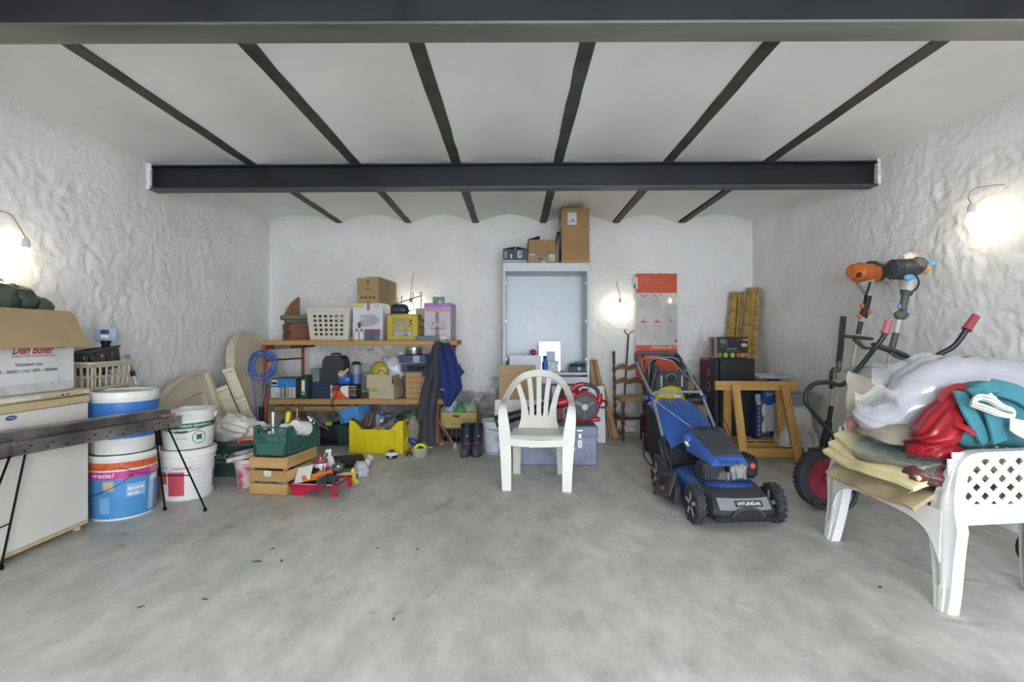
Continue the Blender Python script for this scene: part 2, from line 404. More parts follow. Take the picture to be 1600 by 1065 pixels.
# concrete floor
def concrete():
    m = bpy.data.materials.new('worn_concrete'); m.use_nodes = True
    nt = m.node_tree; N = nt.nodes; L = nt.links; b = N['Principled BSDF']
    tc = N.new('ShaderNodeTexCoord')
    mp = N.new('ShaderNodeMapping'); mp.inputs['Rotation'].default_value = (0, 0, .5); mp.inputs['Scale'].default_value = (1, .55, 1); L.new(tc.outputs['Object'], mp.inputs[0])
    n1 = N.new('ShaderNodeTexNoise'); n1.inputs['Scale'].default_value = 1.1; n1.inputs['Detail'].default_value = 9; n1.inputs['Roughness'].default_value = .62; n1.inputs['Distortion'].default_value = .6
    L.new(mp.outputs[0], n1.inputs['Vector'])
    cr = N.new('ShaderNodeValToRGB'); e = cr.color_ramp.elements
    e[0].position = .34; e[0].color = lin('#aeaca4'); e[1].position = .64; e[1].color = lin('#cfcdc5')
    k = e.new(.47); k.color = lin('#c2c0b8')
    L.new(n1.outputs['Fac'], cr.inputs[0])
    n2 = N.new('ShaderNodeTexNoise'); n2.inputs['Scale'].default_value = 7; n2.inputs['Detail'].default_value = 10; n2.inputs['Roughness'].default_value = .7
    L.new(mp.outputs[0], n2.inputs['Vector'])
    r2 = N.new('ShaderNodeMapRange'); r2.inputs[1].default_value = .3; r2.inputs[2].default_value = .7; r2.inputs[3].default_value = .74; r2.inputs[4].default_value = 1.16
    L.new(n2.outputs['Fac'], r2.inputs[0])
    mu = N.new('ShaderNodeMix'); mu.data_type = 'RGBA'; mu.blend_type = 'MULTIPLY'; mu.inputs['Factor'].default_value = 1
    L.new(cr.outputs[0], mu.inputs['A']); L.new(r2.outputs[0], mu.inputs['B'])
    # dark blotches and scuffs
    n3 = N.new('ShaderNodeTexNoise'); n3.inputs['Scale'].default_value = 2.6; n3.inputs['Detail'].default_value = 7; n3.inputs['Distortion'].default_value = 1.2; L.new(tc.outputs['Object'], n3.inputs['Vector'])
    r3 = N.new('ShaderNodeMapRange'); r3.inputs[1].default_value = .62; r3.inputs[2].default_value = .72; r3.inputs[3].default_value = 0; r3.inputs[4].default_value = .7; L.new(n3.outputs['Fac'], r3.inputs[0])
    mx = N.new('ShaderNodeMix'); mx.data_type = 'RGBA'; mx.inputs['B'].default_value = lin('#8b8983')
    L.new(r3.outputs[0], mx.inputs['Factor']); L.new(mu.outputs['Result'], mx.inputs['A'])
    mp2 = N.new('ShaderNodeMapping'); mp2.inputs['Rotation'].default_value = (0, 0, .75); mp2.inputs['Scale'].default_value = (1, .42, 1); L.new(tc.outputs['Object'], mp2.inputs[0])
    n5 = N.new('ShaderNodeTexNoise'); n5.inputs['Scale'].default_value = 5.5; n5.inputs['Detail'].default_value = 8; n5.inputs['Roughness'].default_value = .65; n5.inputs['Distortion'].default_value = .8; L.new(mp2.outputs[0], n5.inputs['Vector'])
    r5 = N.new('ShaderNodeMapRange'); r5.inputs[1].default_value = .38; r5.inputs[2].default_value = .62; r5.inputs[3].default_value = .93; r5.inputs[4].default_value = 1.03; L.new(n5.outputs['Fac'], r5.inputs[0])
    m5 = N.new('ShaderNodeMix'); m5.data_type = 'RGBA'; m5.blend_type = 'MULTIPLY'; m5.inputs['Factor'].default_value = 1
    L.new(mx.outputs['Result'], m5.inputs['A']); L.new(r5.outputs[0], m5.inputs['B']); mx = m5
    vo = N.new('ShaderNodeTexNoise'); vo.inputs['Scale'].default_value = 48; vo.inputs['Detail'].default_value = 2; L.new(tc.outputs['Object'], vo.inputs['Vector'])
    r4 = N.new('ShaderNodeMapRange'); r4.inputs[1].default_value = .73; r4.inputs[2].default_value = .78; r4.inputs[4].default_value = .5; L.new(vo.outputs['Fac'], r4.inputs[0])
    m4 = N.new('ShaderNodeMix'); m4.data_type = 'RGBA'; m4.inputs['B'].default_value = lin('#5d5b57'); L.new(r4.outputs[0], m4.inputs['Factor']); L.new(mx.outputs['Result'], m4.inputs['A'])
    L.new(m4.outputs['Result'], b.inputs['Base Color'])
    rr = N.new('ShaderNodeMapRange'); rr.inputs[3].default_value = .38; rr.inputs[4].default_value = .7; L.new(n2.outputs['Fac'], rr.inputs[0]); L.new(rr.outputs[0], b.inputs['Roughness'])
    bp = N.new('ShaderNodeBump'); bp.inputs['Strength'].default_value = .25; bp.inputs['Distance'].default_value = .004
    L.new(n2.outputs['Fac'], bp.inputs['Height']); L.new(bp.outputs[0], b.inputs['Normal'])
    return m
m = M(); m.box(XL - .05, XR + .05, YF - .12, YB + .05, -.1, 0)
struct(m.obj('floor', concrete(), ang=0), 'worn pale grey concrete floor with scuffs and stains', 'floor')

# ceiling: shallow plaster vaults between steel joists, joists carried by two deep girders
JX = [(-2.26, -2.26), (-1.36, -1.36), (-.495, -.49), (.365, .39), (1.29, 1.33), (2.12, 2.19)]
JW = .082
CEIL = mat('#f4f3f0', .8, var=.03, scale=1.5, bump=.15, bscale=14, name='ceiling_plaster')
m = M()
edges = [XL - .06] + [sum(j) / 2 for j in JX] + [XR + .06]
for i in range(len(edges) - 1):
    a, b = edges[i], edges[i + 1]
    hw = JW / 2 * .86
    l = a + (hw if i else 0); r = b - (hw if i < len(edges) - 2 else 0)
    def fn(u, v, l=l, r=r):
        return (l + (r - l) * u, YF + (YB + .04 - YF) * v, ZC + .004 + .105 * sin(pi * u) + .004 * noise.noise(Vector((u * 3 + l, v * 9, 1))))
    m.surf(fn, 16, 30)
m.box(XL - .06, XR + .06, YF, YB + .04, 2.92, 2.96)
struct(m.obj('ceiling', CEIL, ang=60, recalc=False), 'white plaster ceiling of shallow vaults between dark joists', 'ceiling')
JOIST = mat('#4c4a44', .6, .2, var=.25, scale=6, bump=.25, bscale=25, name='painted_joist')
GIRD = mat('#2c2e34', .42, .35, var=.1, scale=3, bump=.08, bscale=20, name='painted_girder')
FLANGE = mat('#74746c', .5, .2, var=.3, scale=4, bump=.2, bscale=18, stretch=(.12, 1, 1), name='pale_flange')  # lower girder flange: lighter grey than the web, streaked lengthwise
def ibeam(m, p, q, w, h, tf, tw):
    p, q = Vector(p), Vector(q)       # p,q on the underside
    for z, hh, ww in ((tf / 2, tf, w), (h - tf / 2, tf, w), (h / 2, h - 2 * tf, tw)):
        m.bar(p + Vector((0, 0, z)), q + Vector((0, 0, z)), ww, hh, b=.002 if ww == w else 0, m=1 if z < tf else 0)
n = 0
for (a, b) in JX:
    n += 1; m = M()
    k = 40; pts = []
    # bottom flange with ragged plaster-splashed edges
    rg = random.Random(n)
    L_, R_ = [], []
    for i in range(k + 1):
        t = i / k; y = YF + (YB - .01 - YF) * t; x = a + (b - a) * t
        L_.append((x - JW / 2 + rg.uniform(-.004, .004), y)); R_.append((x + JW / 2 + rg.uniform(-.004, .004), y))
    vs = [(x, y, ZC - .006) for x, y in L_] + [(x, y, ZC - .006) for x, y in R_] + [(x, y, ZC + .03) for x, y in L_] + [(x, y, ZC + .03) for x, y in R_]
    K = k + 1; fs = []
    for i in range(k):
        fs += [(i, i + 1, K + i + 1, K + i), (2 * K + i, 3 * K + i, 3 * K + i + 1, 2 * K + i + 1), (i, 2 * K + i, 2 * K + i + 1, i + 1), (K + i, K + i + 1, 3 * K + i + 1, 3 * K + i)]
    m.add(vs, fs)
    struct(m.obj('trim_%d' % n, JOIST, ang=0), 'narrow dark steel joist between the ceiling vaults, number %d counted from the freezer wall' % n, 'joist')
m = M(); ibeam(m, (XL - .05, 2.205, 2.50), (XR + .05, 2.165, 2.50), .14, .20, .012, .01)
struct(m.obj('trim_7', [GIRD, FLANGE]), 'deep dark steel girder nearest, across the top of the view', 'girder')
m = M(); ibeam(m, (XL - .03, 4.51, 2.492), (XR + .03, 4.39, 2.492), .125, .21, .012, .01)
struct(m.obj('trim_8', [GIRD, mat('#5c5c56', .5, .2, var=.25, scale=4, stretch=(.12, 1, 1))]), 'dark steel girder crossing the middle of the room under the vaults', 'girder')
m = M()     # broken plaster lip where the far girder enters each side wall
for sx, yc in ((XL, 4.51), (XR, 4.39)):
    for i in range(14):
        rg = random.Random(i * 3 + int(sx * 10))
        z = 2.50 + i * .016; m.blob((sx, yc - .068 + rg.uniform(-.006, .006), z), (.022 + rg.uniform(0, .012), .010, .012), 6, .3, 2, i)
struct(m.obj('trim_9', PLASTER), 'broken plaster edges where the far girder enters the walls', 'trim')
# low concrete ledge along the foot of the back wall beside the cabinet
m = M(); m.box(.98, 1.75, YB - .10, YB + .02, 0, .07, .008); m.box(.98, 1.75, YB - .06, YB + .02, .07, .13, .008)
struct(m.obj('baseboard_back', PLASTER), 'low stepped white ledge at the foot of the back wall', 'baseboard')

# ------------------------------------------------------------------ bare bulbs on wires
GLOW = mat('#ffefd2', .5, var=0, emit=BULB, name='lit_bulb'); HOLD = plastic('#cfcfcb', .5); WIRE = plastic('#8f8a7c', .6)
def bare_bulb(label, c, wirepts, tilt=(0, 0, 0), r=.031):
    t = thing('bare_bulb', label, 'lamp', c, rot=tilt)
    m = M(); m.lathe([(.001, -.105), (r * .55, -.1), (r * .9, -.085), (r, -.066), (r * .92, -.045), (r * .6, -.02), (.014, -.004)], 20); m.obj('bulb', GLOW, t)
    m = M(); m.lathe([(.014, -.012), (.021, -.01), (.022, .02), (.016, .045), (.007, .055), (.001, .057)], 16); m.obj('lamp_holder', HOLD, t)
    inv = (Matrix.Translation(c) @ Euler(tilt).to_matrix().to_4x4()).inverted()
    m = M(); m.tube([inv @ p for p in smoothpath(wirepts)], .0035, 6); m.obj('wire', WIRE, t)
    return t
c = Vector((XL + .115, 3.21, 1.775)); bare_bulb('bare lit bulb on a wire on the wall over the freezer', c, [c + Vector((0, 0, .05)), c + Vector((-.03, -.02, .13)), c + Vector((-.06, -.04, .19)), c + Vector((-.10, -.09, .21))])
c = Vector((XR - .13, 3.32, 2.02)); bare_bulb('bare lit bulb on a curled wire on the wall over the brush cutters', c, [c + Vector((0, 0, .05)), c + Vector((-.02, 0, .1)), c + Vector((0, -.02, .14)), c + Vector((.07, -.06, .15)), c + Vector((.12, -.10, .145))])
c = Vector((WX(969, 6.52), 6.52, 1.655)); bare_bulb('bare lit bulb hanging on the back wall beside the printed sheet', c, [c + Vector((0, 0, .05)), c + Vector((-.01, .03, .14)), c + Vector((-.02, .145, .28))])
c = Vector((WX(642, 6.50), 6.50, 1.66)); bare_bulb('bare lit bulb on the back wall half hidden behind the crates on the shelf', c, [c + Vector((0, 0, .05)), c + Vector((0, .05, .2)), c + Vector((0, .165, .40))])
# ------------------------------------------------------------------ left side: freezer, cartons, steel profile, buckets
FX = -2.69
t = thing('chest_freezer', 'white chest freezer with tan trim band along the left wall', 'freezer', (FX - .21, 2.55, 0))
m = M(); m.box(-.205, .21, -.95, .70, .045, .805, .012); m.obj('body', mat('#dcd9d0', .35, var=.04, scale=2), t)
TAN = mat('#c9b48a', .45, var=.06)
m = M(); m.box(-.20, .214, -.952, .702, .795, .845, .006); m.obj('trim_band', TAN, t)
m = M(); m.box(-.205, .213, -.953, .703, .845, .886, .010); m.obj('lid', mat('#ded6c2', .35, var=.04), t)
m = M(); m.box(-.2, .2135, -.94, .69, .032, .058, .004); m.obj('base_strip', TAN, t)
m = M(); m.box(.208, .217, .36, .65, .852, .872, .002); cp = m.obj('control_panel', mat('#c7b892', .4), t)
for i, c_ in enumerate(('#d8a21c', '#5c3a28', '#b23a2a')):
    m = M(); m.box(.216, .220, .455 + i * .035, .470 + i * .035, .857, .868, .001); m.obj('indicator', plastic(c_, .3), cp)
label_patch(t, (.214, .60, .862), .06, .016, plastic('#b6c3d6'), 'px', 'dial_plate')
m = M(); m.lathe([(.0, 0), (.030, 0), (.032, .003), (.026, .006), (0, .006)], 28, mtx=Matrix.Translation((.2105, .19, .772)) @ Matrix.Rotation(pi / 2, 4, 'Y') @ Matrix.Diagonal((.42, 1, 1, 1))); bd = m.obj('badge', plastic('#35588f', .3), t)
text('fuzzy', bd, (.2172, .19, .772), 'px', .036, .012, PAPER, shear=.2)
m = M(); m.tube(smoothpath([(.212, -.105, .90), (.235, -.105, .892), (.238, -.10, .86), (.226, -.10, .80)]), .009, 8); m.obj('handle', WHITE, t)
for x in (-.16, .17):
    for y in (-.88, .65):
        m = M(); m.lathe([(.016, 0), (.022, .004), (.022, .05)], 12, c=(x, y, 0)); m.obj('foot', mat('#c9b48a', .5), t)

# printed carton with its flap hanging open
CZ = .886
t = thing('printed_carton', 'open white and brown carton with a hanging flap and red print on the freezer', 'box', (-2.90, 2.76, CZ))
th = .006
WB = cardboard('#d9d8d6'); KB = cardboard('#ad9470')
m = M(); m.box(-.17, .17, -.42, .42, 0, .008, m=0)
m.box(.164, .17, -.42, .42, 0, .47, m=0); m.box(-.17, -.164, -.42, .42, 0, .47, m=0); m.box(-.164, .164, -.42, -.414, 0, .47); m.box(-.164, .164, .414, .42, 0, .47)
m.obj('body', WB, t)
m = M()
pts = [(.172, .474), (.18, .478), (.30, .27), (.295, .262)]
fl = []
vs = []
y0, y1 = -.41, .405
# flap: quad hinged at the top edge, leaning outwards, lower corners rounded
prof = [(-.41, 0), (.38, 0), (.405, .02), (.415, .24), (-.42, .24)]
for off in (0, .007):
    for (y, s) in prof:
        vs.append((.172 + s * .40 + off * .9, y, .476 - s * .90 + off * .35))
n_ = len(prof)
m.add(vs, [tuple(range(n_)), tuple(range(2 * n_ - 1, n_ - 1, -1))] + [(i, (i + 1) % n_, n_ + (i + 1) % n_, n_ + i) for i in range(n_)])
m.obj('flap', KB, t)
# print on the white face (faces the room)
REDI = mat('#b4232b', .7, var=.03)
for a, b in ((-.36, -.07), (.285, .365)):
    label_patch(t, (.1705, (a + b) / 2, .262), b - a, .012, INK, 'px', 'printed_bar')
text('Dian Boiler', t, (.1715, .155, .248), 'px', .255, .048, REDI, shear=.35, bold=.02)
text('IDROTERMOSANITARI', t, (.1715, .155, .213), 'px', .265, .013, REDI)
text('TEGGIANO (SA)', t, (.1715, .125, .163), 'px', .165, .021, INK, bold=.02)
text('0039 0975 - 5800211 FAX 0975 - 5800400', t, (.1715, .085, .130), 'px', .44, .018, INK, bold=.01)
label_patch(t, (.1705, 0, .03), .83, .055, mat('#c9c8c6', .35), 'px', 'tape_strip', .0008)
label_patch(t, (.1705, .33, .08), .05, .05, mat('#d6cfc9', .5), 'px', 'tape_piece', .001)

# green bag swelling out of the carton
GB = mat('#4c5a4c', .28, var=.25, scale=6, bump=.5, bscale=14, name='green_plastic_film')
t = thing('plastic_bag', 'dark green plastic bag bulging from the open carton above the freezer', 'bag', (-2.90, 2.70, 1.30))
m = M(); m.blob((0, -.08, .09), (.15, .34, .17), 26, .10, 2.2, 4, e=.8, fold=.10, zmin=-.30); m.obj('film', GB, t, ang=70)
m = M(); m.blob((0, .285, .12), (.10, .085, .085), 14, .2, 2.4, 9, fold=.2); m.obj('tied_neck', GB, t, ang=70)
m = M(); m.blob((.01, .395, .075), (.09, .07, .075), 12, .22, 2.0, 12, fold=.2); m.obj('loose_end', GB, t, ang=70)

# small white table beyond the freezer with two crates and a scale head
t = thing('side_table', 'small white table behind the freezer holding two plastic crates', 'table', (-2.995, 3.66, 0))
m = M(); m.box(-.12, .12, -.25, .34, .80, .838, .012); m.obj('tabletop', mat('#d9d7cf', .4), t)
for x in (-.09, .09):
    for y in (-.2, .29):
        m = M(); m.bar((x, y, 0), (x, y, .80), .035, .035, up=(0, 1, 0), b=.003); m.obj('leg', mat('#c8c6bf', .5), t)
def slat_crate(name, label, loc, rz, w, d, h, mt, taper=.08, nslat=7, rot=None, t_=.006, rows=1, group=None):
    """open plastic crate: rim, corner posts, upright slats and mid rails, solid floor"""
    T = thing(name, label, 'crate', loc, rz, group, rot)
    m = M()
    def tp(v): return Vector((v.x * (1 + taper * v.z / h), v.y * (1 + taper * v.z / h), v.z))
    m.box(-w / 2, w / 2, -d / 2, d / 2, 0, t_)
    for (z0, z1) in [(h - .03, h), (0, .025)] + [(h * (i + 1) / (rows + 1) - .006, h * (i + 1) / (rows + 1) + .006) for i in range(rows)]:
        m.box(-w / 2, w / 2, -d / 2, -d / 2 + t_, z0, z1); m.box(-w / 2, w / 2, d / 2 - t_, d / 2, z0, z1)
        m.box(-w / 2, -w / 2 + t_, -d / 2, d / 2, z0, z1); m.box(w / 2 - t_, w / 2, -d / 2, d / 2, z0, z1)
    for i in range(nslat + 1):
        x = -w / 2 + w * i / nslat; ww = .007 if 0 < i < nslat else .02
        for y in (-d / 2 + t_ / 2, d / 2 - t_ / 2): m.box(max(-w / 2, x - ww), min(w / 2, x + ww), y - t_ / 2, y + t_ / 2, .01, h - .01)
    for i in range(nslat + 1):
        y = -d / 2 + d * i / nslat; ww = .006 if 0 < i < nslat else .02
        for x in (-w / 2 + t_ / 2, w / 2 - t_ / 2): m.box(x - t_ / 2, x + t_ / 2, max(-d / 2, y - ww), min(d / 2, y + ww), .01, h - .01)
    m.map(tp); m.obj('crate_body', mt, T)
    m = M()
    r = .009
    W, D = w / 2 * (1 + taper) + .004, d / 2 * (1 + taper) + .004
    m.tube([(-W, -D, h), (W, -D, h), (W, D, h), (-W, D, h)], r, 8, closed=True); m.obj('rim', mt, T)
    return T
BEI = plastic('#cfc6ae', .5)
slat_crate('plastic_crate', 'beige slatted plastic crate on the small white table behind the freezer', (-2.975, 3.64, .840), .1, .23, .36, .19, BEI, .1, 6)
slat_crate('plastic_crate', 'dark grey slatted plastic crate tilted in the beige one behind the freezer', (-2.985, 3.66, .965), .25, .19, .28, .15, plastic('#44474a', .5), .05, 6, rot=(.10, -.12, .2))
t = thing('kitchen_scale', 'blue and white scale display head on a short black stalk above the crates', 'scale', (-2.985, 3.75, .93))
m = M(); m.lathe([(.02, 0), (.015, .05), (.012, .16), (.03, .235), (.035, .25)], 12); m.obj('stalk', BLACK, t)
m = M(); m.box(-.065, .07, -.03, .03, .25, .345, .012, mtx=Matrix.Rotation(.5, 4, 'Z')); hd = m.obj('display_head', plastic('#b9c6d6', .35), t)
R_ = (cos(.5), sin(.5), 0)
label_patch(hd, (.0145, -.0275, .30), .115, .072, plastic('#7f9cc6', .3), (R_, (0, 0, 1)), 'blue_plate')
label_patch(hd, (.0155, -.0285, .315), .05, .03, BLACK, (R_, (0, 0, 1)), 'screen')
label_patch(hd, (.0155, -.0285, .283), .045, .022, PAPER, (R_, (0, 0, 1)), 'scale_label')
t = thing('mop_pole', 'white metal broom pole leaning on the wall between crates and bucket', 'pole', (-2.80, 3.98, 0))
m = M(); m.tube([(.10, .02, 0), (-.16, .0, .93)], .013, 10); m.obj('tube', mat('#d3d3d0', .35), t)
m = M(); m.tube([(-.16, 0, .93), (-.20, -.003, 1.07)], [.012, .014], 10); m.obj('grip', plastic('#8d8f90'), t)
m = M(); m.tube([(-.153, 0, .905), (-.163, 0, .945)], .017, 10); m.obj('collar', BLACK, t)

# long steel profile on two thin black trestles
ST = mat('#98928d', .32, .65, var=.35, scale=5, bump=.2, bscale=40)
pA, pB = Vector((-2.585, 2.60, 0)), Vector((-2.33, 3.53, 0)); u_ = (pB - pA).normalized(); nrm_ = Vector((u_.y, -u_.x, 0))
ang_ = atan2(u_.y, u_.x)
t = thing('steel_profile', 'long drilled grey steel profile on thin black wire legs in front of the freezer', 'steel section', (pA.x, pA.y, .60), ang_); SP = t
LP = (pB - pA).length
m = M()
m.box(0, LP, -.055, -.050, 0, .062); m.box(0, LP, -.052, .045, .060, .066); m.box(0, LP, .040, .046, .05, .125)
m.box(0, LP, -.062, -.050, .056, .070, .002); m.box(0, LP, -.03, .05, .118, .126)
m.obj('channel', ST, t)
m = M()
rg = random.Random(4)
for i in range(9):
    for k in range(2):
        x = .06 + i * .1 + k * .03 + rg.uniform(-.01, .01); z = .018 + k * .022
        m.lathe([(0, 0), (.0055, 0), (.0055, .0012), (0, .0012)], 10, mtx=Matrix.Translation((x, -.0556, z)) @ Matrix.Rotation(pi / 2, 4, 'X'))
o = m.obj('drilled_holes', mat('#141414', .8), t); o['kind'] = 'stuff'
label_patch(t, (LP - .10, -.0532, .085), .10, .018, mat('#a85f66', .5), ((1, 0, 0), (0, 0.6, .8)), 'red_mark')
t = thing('steel_offcut', 'short wide grey steel box section lying at the near end of the profile', 'steel section', (-2.60, 2.56, .60), pi / 2)
m = M(); m.box(-.42, .045, -.07, .06, 0, .006); m.box(-.42, .045, -.07, -.064, 0, .085); m.box(-.42, .03, -.07, .06, .080, .086)
m.add([(.045, -.07, 0), (.045, .06, 0), (.03, .06, .086), (.03, -.07, .086)], [(0, 1, 2, 3)])
m.obj('section', ST, t)
BLK = metal('#1a1a1b', .55)
def add_frame(tops, feet, brk, parent):
    inv = (Matrix.Translation(parent.location) @ Matrix.Rotation(parent.rotation_euler.z, 4, 'Z')).inverted()
    for a_, b_ in zip(tops, feet):
        m = M(); a2, b2 = inv @ Vector(a_), inv @ Vector(b_); m.tube([a2, b2 + Vector((0, 0, .02))], .0058, 8); m.lathe([(.0, 0), (.011, 0), (.011, .02), (.006, .026)], 10, c=b2); m.obj('leg', BLK, parent)
    m = M(); q = [inv @ (Vector(a_) * (1 - brk) + Vector(b_) * brk) for a_, b_ in zip(tops, feet)]; m.tube(q, .004, 6); m.obj('brace', BLK, parent)
    m = M(); m.tube([inv @ Vector(a_) for a_ in tops], .0062, 8); m.obj('top_bar', BLK, parent)
add_frame([(-2.45, 3.50, .595), (-2.385, 3.53, .595)], [(-2.43, 3.57, 0), (-2.14, 3.555, 0)], .58, SP)
add_frame([(-2.645, 2.78, .595), (-2.63, 2.68, .595)], [(-2.655, 2.655, 0), (-2.60, 2.40, 0)], .62, SP)

# buckets -----------------------------------------------------------------
def bucket(name, label, loc, r0, r1, h, mt, rib=None, lid=None, lidmt=None, handle=None, rz=0, thick=.004, n=36, open_z=.03, tilt=None):
    T = thing(name, label, 'bucket', loc, rz, rot=tilt)
    def R(z): return r0 + (r1 - r0) * z / h
    pr = [(.001, 0), (r0 - .006, 0), (r0, .008)]
    z = .02
    pr.append((R(h * .74), h * .74))
    for k in range(rib or 3):
        z = h * (.78 + .07 * k); pr += [(R(z) + .001, z), (R(z) + .009, z + .004), (R(z) + .009, z + .010), (R(z) + .001, z + .014)]
    pr += [(r1 + .001, h - .012), (r1 + .008, h - .008), (r1 + .008, h), (r1 - thick, h), (r0 - thick, open_z), (.001, open_z)]
    m = M(); m.lathe(pr, n); m.obj('pail', mt, T)
    if lid:
        m = M(); m.lathe([(r1 + .004, h - .035), (r1 + .014, h - .033), (r1 + .014, h + .006), (r1 + .008, h + .012), (r1 - .012, h + .012), (r1 - .018, h + .004), (.001, h + .004)], n); m.obj('lid', lidmt or mt, T)
    if handle:
        za, drop, a0 = handle
        pts = []
        for i in range(17):
            a = pi * i / 16; pts.append((-(r1 + .014) * cos(a) * 1.0, -(r1 + .012) * sin(a), za - drop * sin(a)))
        m = M(); m.tube(pts, .003, 6); m.tube(pts[7:10], .008, 8); m.obj('handle', metal('#6d6c69', .5), T, rot=(0, 0, a0))
        for sx in (-1, 1):
            m = M(); m.cbox((sx * (R(za) + .008), 0, za), (.016, .034, .05), b=.005); m.obj('handle_lug', mt, T, rot=(0, 0, a0))
    return T, R
def sleeve(T, R, z0, z1, a0, a1, mt, name='printed_label', off=.0016, n=28):
    """a band of print on the outside of a bucket between two angles (0 = towards -Y, positive towards +X)"""
    m = M()
    def fn(u, v):
        a = radians(a0 + (a1 - a0) * u); z = z0 + (z1 - z0) * v; r = R(z) + off
        return (r * sin(a), -r * cos(a), z)
    m.surf(fn, n, 1); return m.obj(name, mt, T, ang=60)
def bend_text(T, R, s, z, a, h, w, mt, off=.0035, shear=0, bold=0.0, roll=0):
    r = R(z) + off
    o = text(s, T, (r * sin(radians(a)), -r * cos(radians(a)), z), w=w, h=h, material=mt, wrap=r, shear=shear, bold=bold, roll=roll)
    o.rotation_euler = (-atan2(R(z + .05) - R(z), .05) * .9, 0, radians(a)); return o
bx, by = -2.685, 3.525
T, R = bucket('paint_bucket', 'large blue and white paint bucket with pink band behind the freezer', (bx, by, 0), .180, .200, .43, WHITE)
sleeve(T, R, .015, .285, -60, 125, plastic('#4d8dc4', .35), 'blue_label')
sleeve(T, R, .275, .325, -60, 125, plastic('#c2408c', .35), 'pink_band', .0024)
sleeve(T, R, .338, .385, -60, 125, mat('#d2602c', .5, var=.2, scale=20), 'orange_band', .010)
bend_text(T, R, 'gratis!', .299, 2, .040, .15, PAPER, shear=.25, bold=.02)
bend_text(T, R, '7.0', .305, 92, .03, .055, PAPER, shear=.25, bold=.02)
sleeve(T, R, .15, .235, 42, 76, plastic('#8db4da', .4), 'info_panel', .0026)
for i in range(3):
    sleeve(T, R, .196, .212, 45 + i * 10, 53 + i * 10, PAPER, 'info_box', .0036, 4)
for i in range(2): sleeve(T, R, .160, .176, 45 + i * 10, 53 + i * 10, PAPER, 'info_box', .0036, 4)
sleeve(T, R, .03, .26, 84, 98, plastic('#a9c3df', .4), 'text_column', .0026)
sleeve(T, R, .20, .262, 4, 22, plastic('#c2ab8a', .5), 'room_picture', .0026)
sleeve(T, R, .05, .16, -4, 14, plastic('#79a7d2', .5), 'leaf_picture', .0026)
sleeve(T, R, .23, .27, 88, 108, PAPER, 'white_sticker', .0036, 6)
m = M(); hp = [(.205 * sin(radians(a)), -.205 * cos(radians(a)), z) for a, z in ((75, .285), (60, .30), (40, .34), (30, .355))]; m.tube(smoothpath(hp), .0025, 6)
hp = [(.203 * sin(radians(a)), -.203 * cos(radians(a)), z) for a, z in ((52, .293), (30, .24), (5, .20), (-15, .17))]; m.tube(smoothpath(hp), .0025, 6); m.obj('handle', metal('#6d6c69', .5), T)
m = M(); m.lathe([(0, 0), (.014, 0), (.012, .006), (0, .006)], 14, mtx=Matrix.Translation((.197 * sin(radians(50)), -.197 * cos(radians(50)), .293)) @ Matrix.Rotation(radians(50), 4, 'Z') @ Matrix.Rotation(pi / 2, 4, 'X')); m.obj('handle_lug', plastic('#6a3a55'), T)
T, R = bucket('paint_bucket', 'white paint bucket with a blue band and lid stacked on the pink banded one', (bx, by, .432), .178, .196, .40, WHITE, lid=True)
sleeve(T, R, .105, .345, -60, 125, plastic('#3f78c2', .35), 'blue_label', .012)
bx, by = -2.495, 3.925
T, R = bucket('paint_bucket', 'white paint bucket with a red label under the green banded bucket', (bx, by, 0), .168, .182, .36, WHITE, lid=True)
sleeve(T, R, .008, .262, -60, 120, plastic('#dcdbd9', .5), 'paper_label')
sleeve(T, R, .04, .215, -12, 25, plastic('#c0495a', .5), 'red_panel', .0026)
sleeve(T, R, .125, .215, -35, -16, plastic('#c25a3c', .5), 'orange_panel', .0026)
sleeve(T, R, .238, .245, 0, 40, plastic('#b2506a', .5), 'red_line', .0026)
bend_text(T, R, 'boero', .247, -20, .014, .05, INK)
for i in range(5): bend_text(T, R, 'quarzo plastico fine per esterni', .20 - i * .03, 60, .007, .105, mat('#77757c', .7))
bend_text(T, R, 'Qualita', .225, 48, .012, .08, RED)
sleeve(T, R, .06, .20, 97, 114, plastic('#5e78ae', .5), 'blue_panel', .0026)
T, R = bucket('paint_bucket', 'white bucket with a green band and wire handle on the red labelled bucket', (bx + .005, by, .374), .164, .186, .285, WHITE, handle=(.235, .10, .35), tilt=(0, -.02, 0))
GRN = plastic('#1f6b52', .45)
sleeve(T, R, .155, .196, -40, 120, GRN, 'green_band')
bend_text(T, R, 'Pilloric Quadrifoglio', .176, 52, .026, .23, PAPER, shear=.2, bold=.015)
m = M()
def ringfn(u, v):
    a = u * 2 * pi; r = .042 + .005 * v; x = r * cos(a); z = .085 + r * sin(a); A = radians(56) + x / .175
    return ((R(z) + .003) * sin(A), -(R(z) + .003) * cos(A), z)
m.surf(ringfn, 36, 1, cu=True); m.obj('emblem_ring', GRN, T, ang=60)
for k in range(4):
    m = M()
    def leaf(u, v, k=k):
        a = k * pi / 2 + pi / 4; q = .026 * u; w_ = .011 * sin(pi * min(1, u * .85 + .1)) * (v * 2 - 1)
        x = q * cos(a) - w_ * sin(a); z = .088 + q * sin(a) + w_ * cos(a); A = radians(56) + x / .175
        return ((R(z) + .003) * sin(A), -(R(z) + .003) * cos(A), z)
    m.surf(leaf, 8, 2); m.obj('emblem_leaf', GRN, T, ang=60)
bend_text(T, R, 'fibra acrilica', .085, 18, .010, .07, GRN, roll=-.75)
m = M(); m.blob((.03, .02, .235), (.10, .10, .025), 16, .25, 3, 3, zmin=.20); m.obj('rubble_filling', mat('#b79a76', .9, var=.3, scale=30), T)
